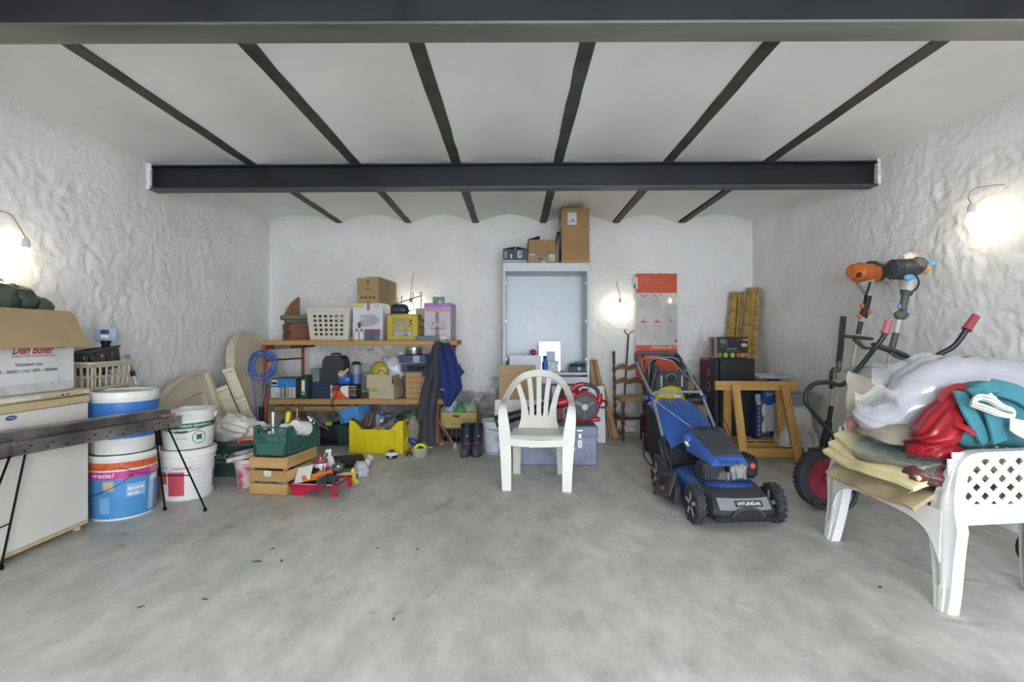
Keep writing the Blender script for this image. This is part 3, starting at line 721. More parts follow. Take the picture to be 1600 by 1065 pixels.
# flat-packed white and blue boxes stacked behind the buckets
t = thing('storage_box', 'blue and white storage box standing between the two bucket stacks', 'box', (-2.87, 4.02, 0), .1)
m = M(); m.box(-.11, .12, -.10, .10, 0, .36, .004); m.obj('body', plastic('#c3c8cf', .5), t)
m = M(); m.box(-.113, .123, -.103, .103, .13, .21, .004); m.obj('dark_band', plastic('#2b3a66', .5), t)
m = M(); m.box(-.113, .123, -.103, .103, .27, .33, .004); m.obj('dark_band', plastic('#2c3038', .5), t)
t = thing('plastic_crate', 'low black crate on the box between the bucket stacks', 'crate', (-2.875, 4.02, .361), .1)
m = M(); m.box(-.11, .12, -.1, .1, 0, .01); m.box(-.11, .12, -.1, -.094, 0, .03); m.box(-.11, .12, -.1, -.094, .07, .10); m.box(-.11, .12, .094, .1, 0, .1); m.box(-.11, -.104, -.1, .1, 0, .1); m.box(.114, .12, -.1, .1, 0, .1)
for i in range(6): m.box(-.11 + i * .042, -.098 + i * .042, -.1, -.094, .02, .08)
m.obj('crate_body', BLACK, t)
# ------------------------------------------------------------------ garden table parts leaning by the left wall
def panel(poly, origin, ax, up, t, m=None):
    ax, up = Vector(ax).normalized(), Vector(up).normalized(); n = ax.cross(up).normalized()
    up = n.cross(ax)
    mt = Matrix((ax, up, n)).transposed().to_4x4(); mt.translation = Vector(origin)
    m = m or M(); m.prism(poly, -t / 2, t / 2, 0, mt); return m, mt
GC = plastic('#d6ccb2', .45, var=.05)
t = thing('garden_tabletop', 'oval cream plastic garden tabletop standing on edge against the wall by the shelf', 'tabletop', (-2.62, 5.80, 0))
ax, up = Vector((.10, 1, 0)).normalized(), Vector((-.40, 0, 1.2)).normalized()
n_ = ax.cross(up).normalized()
mt = Matrix((ax, up, n_)).transposed().to_4x4(); mt.translation = Vector((0, 0, .02)) + up * .66
def ell(a, b, k=48): return [(a * cos(2 * pi * i / k), b * sin(2 * pi * i / k)) for i in range(k)]
m = M()
for (a, b, z0, z1) in ((.44, .655, -.02, .012),): m.prism(ell(a, b), z0, z1, 0, mt)
rim = [mt @ Vector((x, y, 0)) for x, y in ell(.44, .655, 64)]
m.sweep(rim, [(-.022, -.075), (.008, -.075), (.008, .016), (-.010, .022), (-.022, .016)], n_, closed=True)
m.obj('top', GC, t)
m = M()
for i in range(-3, 4):
    x = i * .1; yy = .6 * sqrt(max(0, 1 - (x / .42) ** 2)); m.box(x - .004, x + .004, -yy, yy, -.035, -.02, mtx=mt)
m.obj('rib', GC, t)
t = thing('garden_tabletop', 'quarter round cream plastic tabletop half leaning behind the green banded bucket', 'tabletop', (-2.78, 4.61, 0))
poly = [(.43, 0), (.46, .90), (.38, .905)] + [(.38 - .93 * sin(a), .22 + .685 * cos(a)) for a in [radians(x) for x in range(8, 91, 6)]] + [(-.55, 0)]
ax, up = Vector((.02, 1, 0)), Vector((-.30, 0, .9))
m, mt = panel(poly, (0, 0, 0), ax, up, .008)
n_ = Vector(ax).normalized().cross(Vector(up).normalized()).normalized()
m.sweep([mt @ Vector((x, y, .012)) for x, y in poly], [(-.014, -.02), (.014, -.02), (.014, .028), (-.014, .028)], n_, closed=True)
inner = [(.30, 0), (.30, .70)] + [(.26 - .62 * sin(a), .16 + .56 * cos(a)) for a in [radians(x) for x in range(6, 91, 7)]]
m.sweep([mt @ Vector((x, y, .012)) for x, y in inner], [(-.008, -.012), (.008, -.012), (.008, .028), (-.008, .028)], n_)
m.bar(mt @ Vector((-.32, .40, .015)), mt @ Vector((.30, .46, .015)), .012, .03, up=n_)
m.bar(mt @ Vector((.46, .90, .02)), mt @ Vector((.52, .02, .02)), .05, .03, up=n_)
m.obj('half_top', GC, t)
m = M(); m.lathe([(0, 0), (.02, 0), (.02, .012), (.008, .013), (.008, .002), (0, .002)], 14, mtx=mt @ Matrix.Translation((.30, .855, .03))); m.obj('socket', GC, t)
for i, (x0, y0, tw, ln, w) in enumerate(((-2.68, 5.25, -.28, .74, .115), (-2.60, 5.325, -.32, .93, .10), (-2.53, 5.26, -.24, .62, .085))):
    lab = ('short wide cream plastic table leg leaning nearest the wall beside the oval tabletop', 'longest cream plastic table leg leaning against the oval tabletop', 'short narrow cream plastic table leg leaning in front of the oval tabletop')[i]
    T = thing('table_leg', lab, 'table leg', (x0, y0, 0), .35, rot=(0, tw / ln * 1.0, .35))
    m = M(); m.box(-w / 2, w / 2, -.006, .006, 0, ln); m.box(-w / 2, -w / 2 + .01, -.035, .0, 0, ln - .02); m.box(w / 2 - .01, w / 2, -.035, 0, 0, ln - .05)
    for z in (.15, .4, ln - .12): m.box(-w / 2, w / 2, -.026, 0, z, z + .008)
    m.obj('channel', GC, T)
    m = M(); m.box(-w / 2 - .008, w / 2 + .008, -.04, .012, ln - .02, ln + .025, .006); m.obj('end_cap', GC, T)

# dark green bin with white film bags
DG = plastic('#2a433b', .5)
t = thing('recycling_bin', 'dark green lettered bin behind the buckets, heaped with white plastic bags', 'bin', (-2.42, 4.60, 0), .04)
m = M()
def tub(m, w, d, h, tp=.10, th=.008, rim=.02):
    def ring(k, z, off=0): return [(sx * (w / 2 * k + off), sy * (d / 2 * k + off), z) for sx, sy in ((-1, -1), (1, -1), (1, 1), (-1, 1))]
    m.rings([ring(1 - tp, 0), ring(1, h - .02), ring(1, h - .02, rim), ring(1, h, rim), ring(1, h, -th), ring(1 - tp, th, -th)])
    return m
tub(m, .50, .36, .295, .10); m.obj('tub', DG, t, ang=20)
text('R.D.C.', t, (-.115, -.179, .178), w=.16, h=.036, material=mat('#b9c2bd', .7))
text('PUBLIC WASTE', t, (-.10, -.176, .128), w=.15, h=.014, material=mat('#9fa8a3', .7))
FILM = mat('#d9d5c9', .32, var=.08, scale=5, bump=.9, bscale=16, name='white_film')
t = thing('plastic_bag', 'crumpled white plastic bag at the back of the green bin', 'bag', (-2.54, 4.66, .27))
m = M(); m.blob((0, 0, .10), (.20, .14, .13), 22, .25, 2.6, 21, fold=.22, zmin=.0); m.obj('film', FILM, t, ang=60)
m = M(); m.tube(smoothpath([(-.12, -.06, .19), (-.02, -.13, .155), (.12, -.14, .12), (.17, -.12, .10)]), [.02] * 6 + [.035] * 7 + [.03] * 6, 10); m.obj('twisted_fold', FILM, t, ang=60)
t = thing('plastic_bag', 'smaller crumpled white plastic bag in the green bin beside the green crate', 'bag', (-2.28, 4.62, .27))
m = M(); m.blob((0, 0, .06), (.13, .15, .10), 20, .25, 2.6, 33, fold=.22, zmin=.02); m.obj('film', FILM, t, ang=60)
t = thing('tool_tray', 'black plastic tray with an orange grip on the edge of the green bin', 'tray', (-2.24, 4.33, .295), .3)
m = M(); m.box(-.14, .12, -.06, .1, 0, .018, .004); m.box(-.14, .12, -.06, -.05, .015, .03); m.obj('tray', BLACK, t)
m = M(); m.tube(smoothpath([(-.07, -.03, .03), (-.05, -.035, .055), (.03, -.035, .055), (.06, -.03, .03)]), .013, 8); m.obj('grip', plastic('#d2592a'), t)
CRUST = mat('#b0243a', .6, hex2='#d9c9cb', scale=11, bump=.5, bscale=30, name='paint_crusted_red')
T, R = bucket('paint_bucket', 'small red bucket crusted with white paint beside the wooden crate', (-2.155, 4.18, 0), .088, .112, .235, CRUST, n=28)
sleeve(T, R, .2, .232, -80, 80, mat('#cfc6c6', .5), 'paint_run', .011)
t = thing('paint_tray', 'dirty grey roller tray resting on the red crusted bucket', 'tray', (-2.15, 4.17, .245), .2, rot=(.05, -.22, .2))
m = M(); m.box(-.14, .14, -.10, .10, 0, .006); m.box(-.14, .14, -.10, -.094, 0, .035); m.box(-.14, .14, .094, .1, 0, .035); m.box(-.14, -.134, -.1, .1, 0, .035)
m.blob((.06, 0, .015), (.08, .07, .03), 12, .3, 3, 2); m.obj('tray', mat('#b6b6b2', .6, var=.3, scale=14), t)

# ------------------------------------------------------------------ wooden crate with the green lattice crate on it
WC1 = wood('#bd9a63', '#a37f4c', 0, .65, 10)
t = thing('wooden_crate', 'slatted wooden fruit crate on the floor under the green lattice crate', 'crate', (-1.845, 4.13, 0), -.16)
cw, cd, ch = .31, .42, .295
for y, nm in ((-cd / 2, 0), (cd / 2, 1)):
    for k in range(3):
        z = .004 + k * .1
        m = M(); m.box(-cw / 2, cw / 2, y - .006, y + .006, z, z + .082, .002); m.obj('board', WC1, t)
for x in (-cw / 2, cw / 2):
    for k in range(3):
        z = .004 + k * .1
        m = M(); m.box(x - .005, x + .005, -cd / 2 + .006, cd / 2 - .006, z, z + (.082 if k < 2 else .088), .002); m.obj('board', wood('#bd9a63', '#a37f4c', 1, .65, 10), t)
for x in (-cw / 2 + .018, cw / 2 - .018):
    for y in (-cd / 2 + .018, cd / 2 - .018):
        m = M(); m.box(x - .014, x + .014, y - .012, y + .012, .0, .29); m.obj('corner_post', wood('#b18d58', '#94713f', 2), t)
for k in range(3):
    m = M(); x = -.1 + k * .1; m.box(x - .045, x + .045, -cd / 2, cd / 2, .004, .011); m.obj('board', wood('#b18d58', '#94713f', 1), t)
label_patch(t, (.0, -cd / 2 - .0068, .165), .06, .045, mat('#d4cbb6', .8), name='paper_tag')
m = M()
for sx in (-1, 1):
    for z in (.03, .06, .13, .16, .23, .26):
        m.lathe([(0, 0), (.003, 0), (.003, .001), (0, .001)], 6, mtx=Matrix.Translation((sx * (cw / 2 - .02), -cd / 2 - .0062, z)) @ Matrix.Rotation(pi / 2, 4, 'X'))
o = m.obj('nails', mat('#6d5a3c', .6), t); o['kind'] = 'stuff'
t = thing('folded_papers', 'folded dark papers showing through the gaps of the wooden crate', 'papers', (-1.845, 4.13, .012), -.16)
m = M(); m.box(-.115, .115, -.18, .17, .0, .085, .004); m.obj('stack', mat('#6f6f80', .7, var=.5, scale=18), t)
m = M(); m.blob((0, -.06, .15), (.09, .10, .05), 12, .3, 3, 5, zmin=.08); m.obj('dark_cloth', mat('#4b2b2c', .9), t)
GRC = plastic('#356257', .5)
def lattice_crate(name, label, loc, rz, w, d, h, mt, dip=.0, th=.006):
    T = thing(name, label, 'crate', loc, rz)
    m = M(); m.box(-w / 2, w / 2, -d / 2, d / 2, 0, th)
    for sx in (-1, 1):
        for sy in (-1, 1):
            x, y = sx * w / 2, sy * d / 2
            m.box(x - sx * .03, x, y - sy * th, y, 0, h); m.box(x - sx * th, x, y - sy * .03, y, 0, h)
    for sy in (-1, 1):           # short ends: top rail with slots, lattice middle, solid foot
        y = sy * (d / 2 - th / 2)
        m.box(-w / 2, w / 2, y - th / 2, y + th / 2, 0, h * .40); m.box(-w / 2, w / 2, y - th / 2, y + th / 2, h * .95, h); m.box(-w / 2, w / 2, y - th / 2, y + th / 2, h * .66, h * .74)
        m.box(-w / 2 - .004, w / 2 + .004, y - th, y + th, h - .012, h)
        diag(m, lambda u, z, o, y=y: (u, y + o, z), -w / 2 + .02, w / 2 - .02, h * .39, h * .67, .028, .007, th * .6)
        diag(m, lambda u, z, o, y=y: (u, y + o, z), w * .12, w / 2 - .02, h * .73, h * .96, .028, .007, th * .6)
    for sx in (-1, 1):           # long sides dip in the middle
        x = sx * (w / 2 - th / 2)
        hh = h - dip
        m.box(x - th / 2, x + th / 2, -d / 2, d / 2, 0, h * .12)
        m.bar((x, -d / 2, h - .008), (x, -d / 2 + .07, h - .008), .012, .016); m.bar((x, d / 2 - .07, h - .008), (x, d / 2, h - .008), .012, .016)
        m.bar((x, -d / 2 + .07, h - .008), (x, -d / 2 + .11, hh - .008), .012, .016, up=(1, 0, 0)); m.bar((x, d / 2 - .07, h - .008), (x, d / 2 - .11, hh - .008), .012, .016, up=(1, 0, 0))
        m.bar((x, -d / 2 + .11, hh - .008), (x, d / 2 - .11, hh - .008), .012, .016)
        diag(m, lambda u, z, o, x=x: (x + o, u, z), -d / 2 + .02, d / 2 - .02, h * .10, hh - .01, .032, .008, th * .6)
        m.box(x - th / 2, x + th / 2, -d / 2, -d / 2 + .08, h * .5, h); m.box(x - th / 2, x + th / 2, d / 2 - .08, d / 2, h * .5, h)
    m.obj('crate_body', mt, T, ang=20)
    return T
t = lattice_crate('plastic_crate', 'dark green lattice crate full of tools on top of the wooden crate', (-1.835, 4.15, .297), -.16, .285, .43, .22, GRC, .05)
def tube_thing(name, label, cat, p, q, r, mt, cap=None, capmt=None, n=14, base=None):
    p, q = Vector(p), Vector(q); base = Vector(base) if base else p
    T = thing(name, label, cat, base)
    m = M(); m.tube([p - base, q - base], r, n); m.obj('body', mt, T)
    if cap:
        d = (q - p).normalized(); m = M(); m.tube([q - base, q - base + d * cap[1]], cap[0], n); m.obj('cap', capmt, T)
    return T
tube_thing('foil_roll', 'silver foil roll standing in the green lattice crate', 'roll', (-1.90, 4.05, .31), (-1.905, 4.06, .605), .016, metal('#c5c7c9', .35), (.013, .008), plastic('#d9d9d9'))
tube_thing('caulk_tube', 'yellow tube standing upright in the green lattice crate', 'tube', (-1.855, 4.17, .40), (-1.835, 4.18, .595), .019, plastic('#e0c21c', .35), (.012, .006), plastic('#e0c21c'))
tube_thing('caulk_tube', 'blue tube leaning in the green lattice crate beside the foil roll', 'tube', (-1.915, 4.14, .44), (-1.83, 4.17, .505), .018, plastic('#3553a8', .35), (.01, .02), plastic('#29418a'))
tube_thing('caulk_tube', 'orange tube leaning against the yellow tube in the green crate', 'tube', (-1.87, 4.20, .46), (-1.785, 4.23, .52), .024, plastic('#df8a1f', .35), (.012, .02), plastic('#df8a1f'))
t = thing('wooden_stick', 'thin wooden stick upright beside the yellow tube', 'stick', (-1.80, 4.22, .31))
m = M(); m.bar((0, 0, 0), (.012, .02, .31), .008, .006); m.obj('stick', wood('#cdb489', '#b1955f', 2), t)
for i, lab in enumerate(('white paper roll in the green crate, the upper and larger one', 'white paper roll in the green crate, lying lower at its side')):
    t = thing('paper_roll', lab, 'roll', ((-1.715, 4.13, .475), (-1.80, 4.11, .462))[i], rot=(1.35, .05, (-.35, -.25)[i]), group='white rolls in the green crate')
    r = (.058, .048)[i]; m = M(); m.lathe([(.015, -.07), (r, -.07), (r, .07), (.015, .07)], 24); m.lathe([(.015, -.069), (.015, .069)], 16); m.obj('roll', mat('#dedcd6', .8), t)
t = thing('spray_cans', 'row of small clear jars inside the near end of the green crate', 'jars', (-1.87, 4.0, .31), -.16)
for i in range(3):
    m = M(); m.lathe([(.0, 0), (.024, .0), (.026, .01), (.026, .12), (.018, .14), (.018, .16), (0, .16)], 16, c=(-.05 + i * .056, .02, 0)); m.obj('jar', plastic('#aab0bb', .25), t)
t = thing('green_sponge', 'light green sponge on the paper in the green crate', 'sponge', (-1.80, 4.12, .47), .3)
m = M(); m.box(-.04, .04, -.03, .03, 0, .05, .01); m.obj('sponge', mat('#8fc07a', .9, bump=.5), t)
m = M(); m.box(-.04, .04, -.03, .03, -.012, .0, .003); m.obj('scouring_pad', mat('#3f7a46', .95, bump=.6), t)
t = thing('power_tool', 'black and chrome hand tool lying at the far end of the green crate', 'tool', (-1.69, 4.32, .40), .4)
m = M(); m.tube(smoothpath([(-.09, 0, .0), (-.03, 0, .05), (.01, 0, .12)]), [.035] * 6 + [.045] * 4 + [.02] * 3, 12); m.obj('body', plastic('#3d4146', .4), t)
m = M(); m.lathe([(.0, 0), (.028, 0), (.032, .03), (.018, .06), (.012, .08), (0, .08)], 16, mtx=Matrix.Translation((0, -.02, .08)) @ Matrix.Rotation(-.5, 4, 'Y')); m.obj('chrome_head', CHROME, t)
m = M(); m.tube([(-.02, -.02, .165), (.03, -.02, .18)], .012, 10); m.obj('knob', BLACK, t)
m = M(); m.bar((.03, -.02, .09), (.12, -.03, .03), .022, .016, b=.004); m.obj('handle', BLACK, t)

# ------------------------------------------------------------------ paint tray and the litter of tins beside the crate
t = thing('paint_tray', 'crimson roller tray splashed with white paint on the floor by the wooden crate', 'tray', (-1.50, 4.02, 0), -.12)
CRIM = mat('#b11a38', .35, var=.12, scale=10); WPNT = mat('#e3dfdc', .5)
m = M()
prof = [(-.19, .072), (-.165, .004), (-.09, .004), (-.03, .045), (.17, .082)]
yw = .125
top = [(x, -yw, z) for x, z in prof] + [(x, yw, z) for x, z in prof]
k = len(prof); fs = [(i, i + 1, k + i + 1, k + i) for i in range(k - 1)]
m.add([(x, y, z) for x, y, z in top], fs); m.add([(x, y, z - .004) for x, y, z in top], fs)
for sy in (-1, 1):
    y = sy * yw
    for i in range(k - 1):
        (x0, z0), (x1, z1) = prof[i], prof[i + 1]
        m.add([(x0, y, z0 - .004), (x1, y, z1 - .004), (x1, y + sy * .006, .088), (x0, y + sy * .006, .088)], [(0, 1, 2, 3)])
    m.box(-.20, .185, y + sy * .0, y + sy * .018, .084, .090)
m.box(-.205, -.185, -yw - .018, yw + .018, .070, .090, .002); m.box(.165, .185, -yw - .018, yw + .018, .078, .090, .002)
m.obj('tray', CRIM, t)
for sy in (-1, 1):
    m = M(); m.bar((.165, sy * (yw + .006), 0), (.165, sy * (yw + .006), .086), .034, .008, up=(0, 1, 0), b=.002); m.obj('leg', CRIM, t)
m = M(); vs = [(-.14, -.115, .0075), (-.09, -.115, .0075), (-.03, -.12, .0485), (.155, -.12, .083), (.155, .12, .083), (-.03, .12, .0485), (-.09, .115, .0075), (-.14, .115, .0075)]
m.add(vs, [(0, 1, 6, 7), (1, 2, 5, 6), (2, 3, 4, 5)]); m.box(-.17, .15, -yw - .017, -yw - .002, .0895, .0915); m.obj('dried_paint', mat('#e3dfdc', .5, var=.3, scale=16), t)
t = thing('white_card', 'blank white card propped on the roller tray against the wooden crate', 'card', (-1.625, 3.93, .095), rot=(-.62, -.28, -.35))
m = M(); m.box(-.075, .075, -.003, .003, 0, .13); m.obj('card', PAPER, t)
m = M(); m.box(-.075, .075, .003, .0045, 0, .13); m.obj('card_backing', KRAFT, t)
t = thing('rag', 'crumpled orange rag lying across the roller tray', 'rag', (-1.53, 3.99, .075), .5)
m = M()
def rag(u, v):
    x, y = (u - .5) * .22, (v - .5) * .13
    return (x, y, .028 + .055 * max(0, 1 - abs(v - .5) * 1.6) * (.6 + .5 * u) + .016 * noise.noise(Vector((x * 22, y * 22, 3))))
m.shell(rag, 26, 16, .006); m.obj('cloth', cloth('#d9782c'), t, ang=70)
t = thing('work_glove', 'dark grey rubber work gloves in a heap on the roller tray edge', 'gloves', (-1.42, 3.945, .085), -.4)
m = M(); m.blob((0, .02, .03), (.06, .05, .035), 14, .2, 3, 8); m.obj('palm', mat('#34383a', .6), t, ang=70)
for i, (a, l) in enumerate(((-.9, .055), (-.5, .075), (-.1, .085), (.3, .07), (1.1, .06))):
    m = M(); a -= pi / 2; m.tube(smoothpath([(.025 * cos(a), .01 + .025 * sin(a), .035), ((.03 + l * .55) * cos(a), .01 + (.03 + l * .55) * sin(a), .032 + .012 * (i % 2)), ((.03 + l) * cos(a), .01 + (.03 + l) * sin(a), .0)]), [.013] * 8 + [.012] * 4 + [.006], 10); m.obj('finger', mat('#34383a', .6), t, ang=70)
t = thing('paint_brush', 'paint brush with a blue and wood handle lying over the dark gloves', 'brush', (-1.40, 3.99, .135), rot=(0, -.06, .10))
m = M(); m.tube([(-.09, 0, 0), (-.02, 0, 0), (.0, 0, 0)], [.004, .009, .009], 10); m.obj('blue_handle', plastic('#3a4690'), t)
m = M(); m.box(0, .06, -.016, .016, -.006, .006, .002); m.obj('ferrule', CHROME, t)
m = M(); m.tube([(.06, 0, 0), (.10, 0, 0), (.13, 0, 0), (.21, 0, .004)], [.010, .014, .009, .003], 10); m.obj('tip', wood('#c8a468', '#a98550', 0), t)
def tin(label, loc, r, h, mt, topmt, capc, band=None):
    T = thing('solvent_tin', label, 'tin', loc, .3)
    m = M(); m.lathe([(.001, 0), (r, 0), (r, .006), (r, h - .008), (r * .97, h)], 28); m.obj('can', mt, T)
    m = M(); m.lathe([(r * 1.02, h - .012), (r * 1.03, h - .004), (r * .98, h), (.02, h + .006), (.02, h + .012), (.001, h + .012)], 28); m.obj('shoulder', topmt, T)
    m = M(); m.lathe([(.019, h + .010), (.019, h + .032), (.015, h + .036), (.001, h + .036)], 16); m.obj('cap', plastic(capc, .4), T)
    R = lambda z: r
    if band: sleeve(T, R, h * band[0], h * band[1], -180, 180, plastic(band[2], .4), 'band', .0012, 36)
    return T, R
T, R = tin('tall white solvent tin with a red band and red cap beside the wooden crate', (-1.595, 4.235, 0), .055, .20, mat('#d4d6dc', .4), metal('#b9babb', .3), '#c8202a', (.86, .95, '#b5242c'))
sleeve(T, R, .01, .16, 20, 30, mat('#5c5e60', .5), 'seam')
T, R = tin('short dark blue tin with a red cap beside the white solvent tin', (-1.515, 4.185, 0), .05, .115, mat('#23305a', .4), metal('#a5a7a8', .3), '#c8202a', (.55, .9, '#1d1f26'))
sleeve(T, R, .03, .095, 12, 24, mat('#8d94a6', .5), 'bright_stripe')
T, R = tin('small grey tin standing behind the dark blue tin', (-1.50, 4.38, 0), .045, .12, mat('#7c7e80', .4), metal('#a5a7a8', .3), '#333538', (.3, .6, '#2a2c2e'))
t = thing('spray_bottle', 'white plastic bottle standing behind the white solvent tin', 'bottle', (-1.60, 4.46, 0), .2)
m = M(); m.lathe([(.001, 0), (.042, 0), (.045, .01), (.045, .12), (.03, .16), (.014, .18), (.014, .21), (0, .21)], 24); m.obj('bottle', WHITE, t)
m = M(); m.box(-.035, .015, -.012, .012, .205, .235, .005); m.tube([(-.03, 0, .21), (-.045, 0, .17)], .005, 6); m.obj('nozzle', WHITE, t)
t = thing('plant_pot', 'dark green crumpled plastic pot between crate and white tin', 'pot', (-1.635, 4.11, .0), .2)
m = M(); m.lathe([(.001, 0), (.045, 0), (.068, .13), (.072, .13), (.072, .145), (.064, .145), (.042, .01), (.001, .01)], 24)
m.map(lambda v: v * (1 + .08 * noise.noise(v * 16))); m.obj('pot', plastic('#21352b', .35), t)
m = M(); m.blob((0, 0, .13), (.055, .055, .02), 10, .3, 4, 3); m.obj('soil', mat('#2e2a22', .95), t)
t = thing('tool_case', 'flat black plastic case on the floor in front of the yellow crate', 'case', (-1.49, 4.66, 0), .42)
m = M(); m.box(-.13, .13, -.10, .12, 0, .065, .012); m.obj('base', BLACK, t)
m = M(); m.box(-.135, .135, -.105, .125, .065, .115, .016, mtx=Matrix.Translation((0, 0, -.004)) @ Matrix.Rotation(.05, 4, 'X')); m.obj('lid', plastic('#1b1c1e', .4), t)
for x in (-.06, .06):
    m = M(); m.box(x - .015, x + .015, -.112, -.10, .045, .085, .003); m.obj('latch', DGREY, t)
t = thing('label_pack', 'clear box of coloured packets standing behind the paint brush', 'pack', (-1.405, 4.29, 0), .1)
m = M(); m.box(-.062, .062, -.045, .045, .0, .085, .004); m.obj('box', mat('#7d8a85', .3, var=.3, scale=30), t)
m = M(); m.box(-.065, .065, -.048, .048, .085, .098, .004); m.obj('lid', plastic('#4f5a55', .35), t)
for i, c_ in enumerate(('#d9c62a', '#c69aa0', '#8fa1b5', '#d9c62a')): label_patch(t, (-.045 + i * .03, -.0455, .025), .027, .03, mat(c_, .5), name='packet')
label_patch(t, (0, -.0455, .062), .11, .025, mat('#59665f', .4), name='window_strip')
t = thing('rubber_glove', 'yellow rubber glove draped beside the clear box of packets', 'glove', (-1.335, 4.26, 0), .1)
m = M(); m.blob((0, 0, .06), (.024, .02, .06), 14, .2, 3, 17, zmin=0); m.obj('cuff', plastic('#dcca2c', .4), t, ang=70)
for i in range(3):
    m = M(); m.tube(smoothpath([(.005, -.012, .02 + i * .015), (.025 + .006 * i, -.03, .018), (.03 + .012 * i, -.05 + i * .01, .008)]), .008, 8); m.obj('finger', plastic('#dcca2c', .4), t, ang=70)
t = thing('plastic_bag', 'thin clear plastic bag crumpled on the floor beside the black case', 'bag', (-1.33, 4.47, 0), .3)
CLR = mat('#d4d8e0', .2, var=.06, trans=.0, bump=.6, bscale=22, alpha=.62, name='clear_film')
m = M(); m.blob((0, 0, .045), (.065, .09, .07), 20, .3, 2.4, 6, fold=.25, zmin=.002); m.obj('film', CLR, t, ang=70)
m = M(); m.tube(smoothpath([(.04, .05, .07), (.065, .07, .12), (.08, .06, .14)]), [.03] * 6 + [.02] * 4 + [.03] * 3, 10); m.obj('twisted_neck', CLR, t, ang=70)
# ------------------------------------------------------------------ trestle shelf along the back left
PLK = wood('#b9935a', '#9a7440', 0, .6, 6)
RUST = mat('#a5472f', .6, hex2='#7d4335', scale=12, name='rusty_red_paint'); RUST2 = mat('#8f5f55', .7, hex2='#6f4038', scale=14, name='rusty_pink_paint')
SX0, SX1 = -2.67, -.60
YS0, YS1 = 5.47, 6.30
t = thing('shelf_plank', 'long upper wooden shelf plank resting on two rusty steel trestles', 'shelf board', ((SX0 + SX1) / 2, 5.88, 1.125))
m = M(); hw = (SX1 - SX0) / 2
m.box(-hw, hw, -.40, -.12, 0, .052, .004); m.obj('plank', PLK, t)
m = M(); m.box(-hw + .05, hw - .02, -.11, .17, 0, .052, .004); m.obj('plank', wood('#b18b53', '#96703c', 0, .6, 6), t)
m = M(); m.box(-hw + .02, hw - .04, .18, .42, 0, .052, .004); m.obj('plank', wood('#b9935a', '#936c3a', 0, .6, 5), t)
m = M(); m.box(-hw + .10, -hw + .28, -.39, .30, -.032, -.001, .003); m.obj('batten', mat('#6e6a5c', .6), t)
m = M(); m.tube([(-hw + 1.16, -.36, -.001), (-hw + 1.16, -.36, -.045), (-hw + 1.12, -.36, -.052), (-hw + 1.10, -.36, -.04)], .004, 6); m.obj('hook', BLACK, t)
t = thing('shelf_plank', 'lower wooden shelf plank carrying boxes under the long upper plank', 'shelf board', (-1.66, 5.88, .485))
m = M(); m.box(-.98, .98, -.36, .0, 0, .06, .004); m.obj('plank', PLK, t)
m = M(); m.box(-.96, .97, .01, .36, 0, .06, .004); m.obj('plank', wood('#b18b53', '#96703c', 0, .6, 6), t)
t = thing('wooden_beam', 'grey brown wooden beam hanging under the lower shelf plank', 'beam', (-2.16, 5.62, .40))
m = M(); m.box(-.45, .48, -.03, .03, 0, .058, .003); m.obj('timber', wood('#a98d62', '#8d7147', 0), t)
for x in (-.30, -.16, .40):
    m = M(); m.box(x - .03, x + .03, -.034, .034, .0, .083, .002); m.obj('bracket', wood('#86704f', '#6f5a3a', 2), t)
def builder_trestle(lab, x0, y0, x1, y1, mt, feetc, rail):
    T = thing('steel_trestle', lab, 'trestle', (x0, y0, 0))
    dx, dy = x1 - x0, y1 - y0
    m = M(); m.bar((-dx * .05, -dy * .05, 1.102), (dx * 1.05, dy * 1.05, 1.102), .05, .045, b=.004); m.obj('head_bar', mt, T)
    for (x, y, nm) in ((0, 0, 0), (dx, dy, 1)):
        m = M(); m.tube([(x, y, .05), (x, y, .70)], .024, 12); m.obj('outer_post', mt, T)
        m = M(); m.tube([(x, y, .70), (x, y, 1.082)], .018, 12); m.tube([(x - .03, y, .70), (x + .03, y, .70)], .006, 6); m.obj('inner_post', mt, T)
        for (fx, fy) in feetc:
            m = M(); m.tube([(x, y, .32), (x + fx, y + fy, .015)], .014, 8); m.obj('foot', mt, T)
        for (fx, fy) in feetc: m = M(); m.lathe([(0, 0), (.026, 0), (.022, .04), (.010, .06), (0, .06)], 10, c=(x + fx, y + fy, 0)); m.obj('foot_pad', mat('#b7aba3', .8), T)
        m = M(); m.tube([(x + feetc[0][0] * .9, y + feetc[0][1] * .9, .06), (x, y, .06), (x + feetc[1][0] * .9, y + feetc[1][1] * .9, .06)], .008, 6); m.obj('foot_tie', mt, T)
    m = M(); m.tube([(0, 0, rail), (dx, dy, rail - .005)], .011, 8); m.obj('cross_rail', mt, T)
    return T
builder_trestle('rusty red steel trestle carrying the left end of the shelf', -2.665, 5.50, -2.575, 6.27, RUST, ((.04, -.17), (.17, -.03), (.12, .14)), .96)
builder_trestle('rusty pink steel trestle carrying the right end of the shelf', -.835, 5.62, -.73, 6.31, RUST2, ((-.15, .04), (.20, -.03), (.02, .18)), .62)
t = thing('air_hose', 'coiled blue air hose hanging on the red trestle post', 'hose', (-2.655, 5.44, 1.06))
HB = plastic('#3c63b0', .4)
m = M()
for k, (dx, dz, r) in enumerate(((-.02, -.13, .125), (.02, -.13, .135), (.045, -.15, .12), (0, -.17, .13))):
    m.tube([(dx + r * cos(a), -.02 - k * .012 + .01 * sin(3 * a), dz + r * 1.05 * sin(a)) for a in [i * 2 * pi / 30 for i in range(30)]], .0085, 8, closed=True)
m.obj('coil', HB, t)
m = M(); m.tube(smoothpath([(-.11, -.03, -.20), (-.085, -.035, -.4), (-.06, -.04, -.66), (-.05, -.04, -.76)]), .0085, 8); m.obj('hose_end', HB, t)
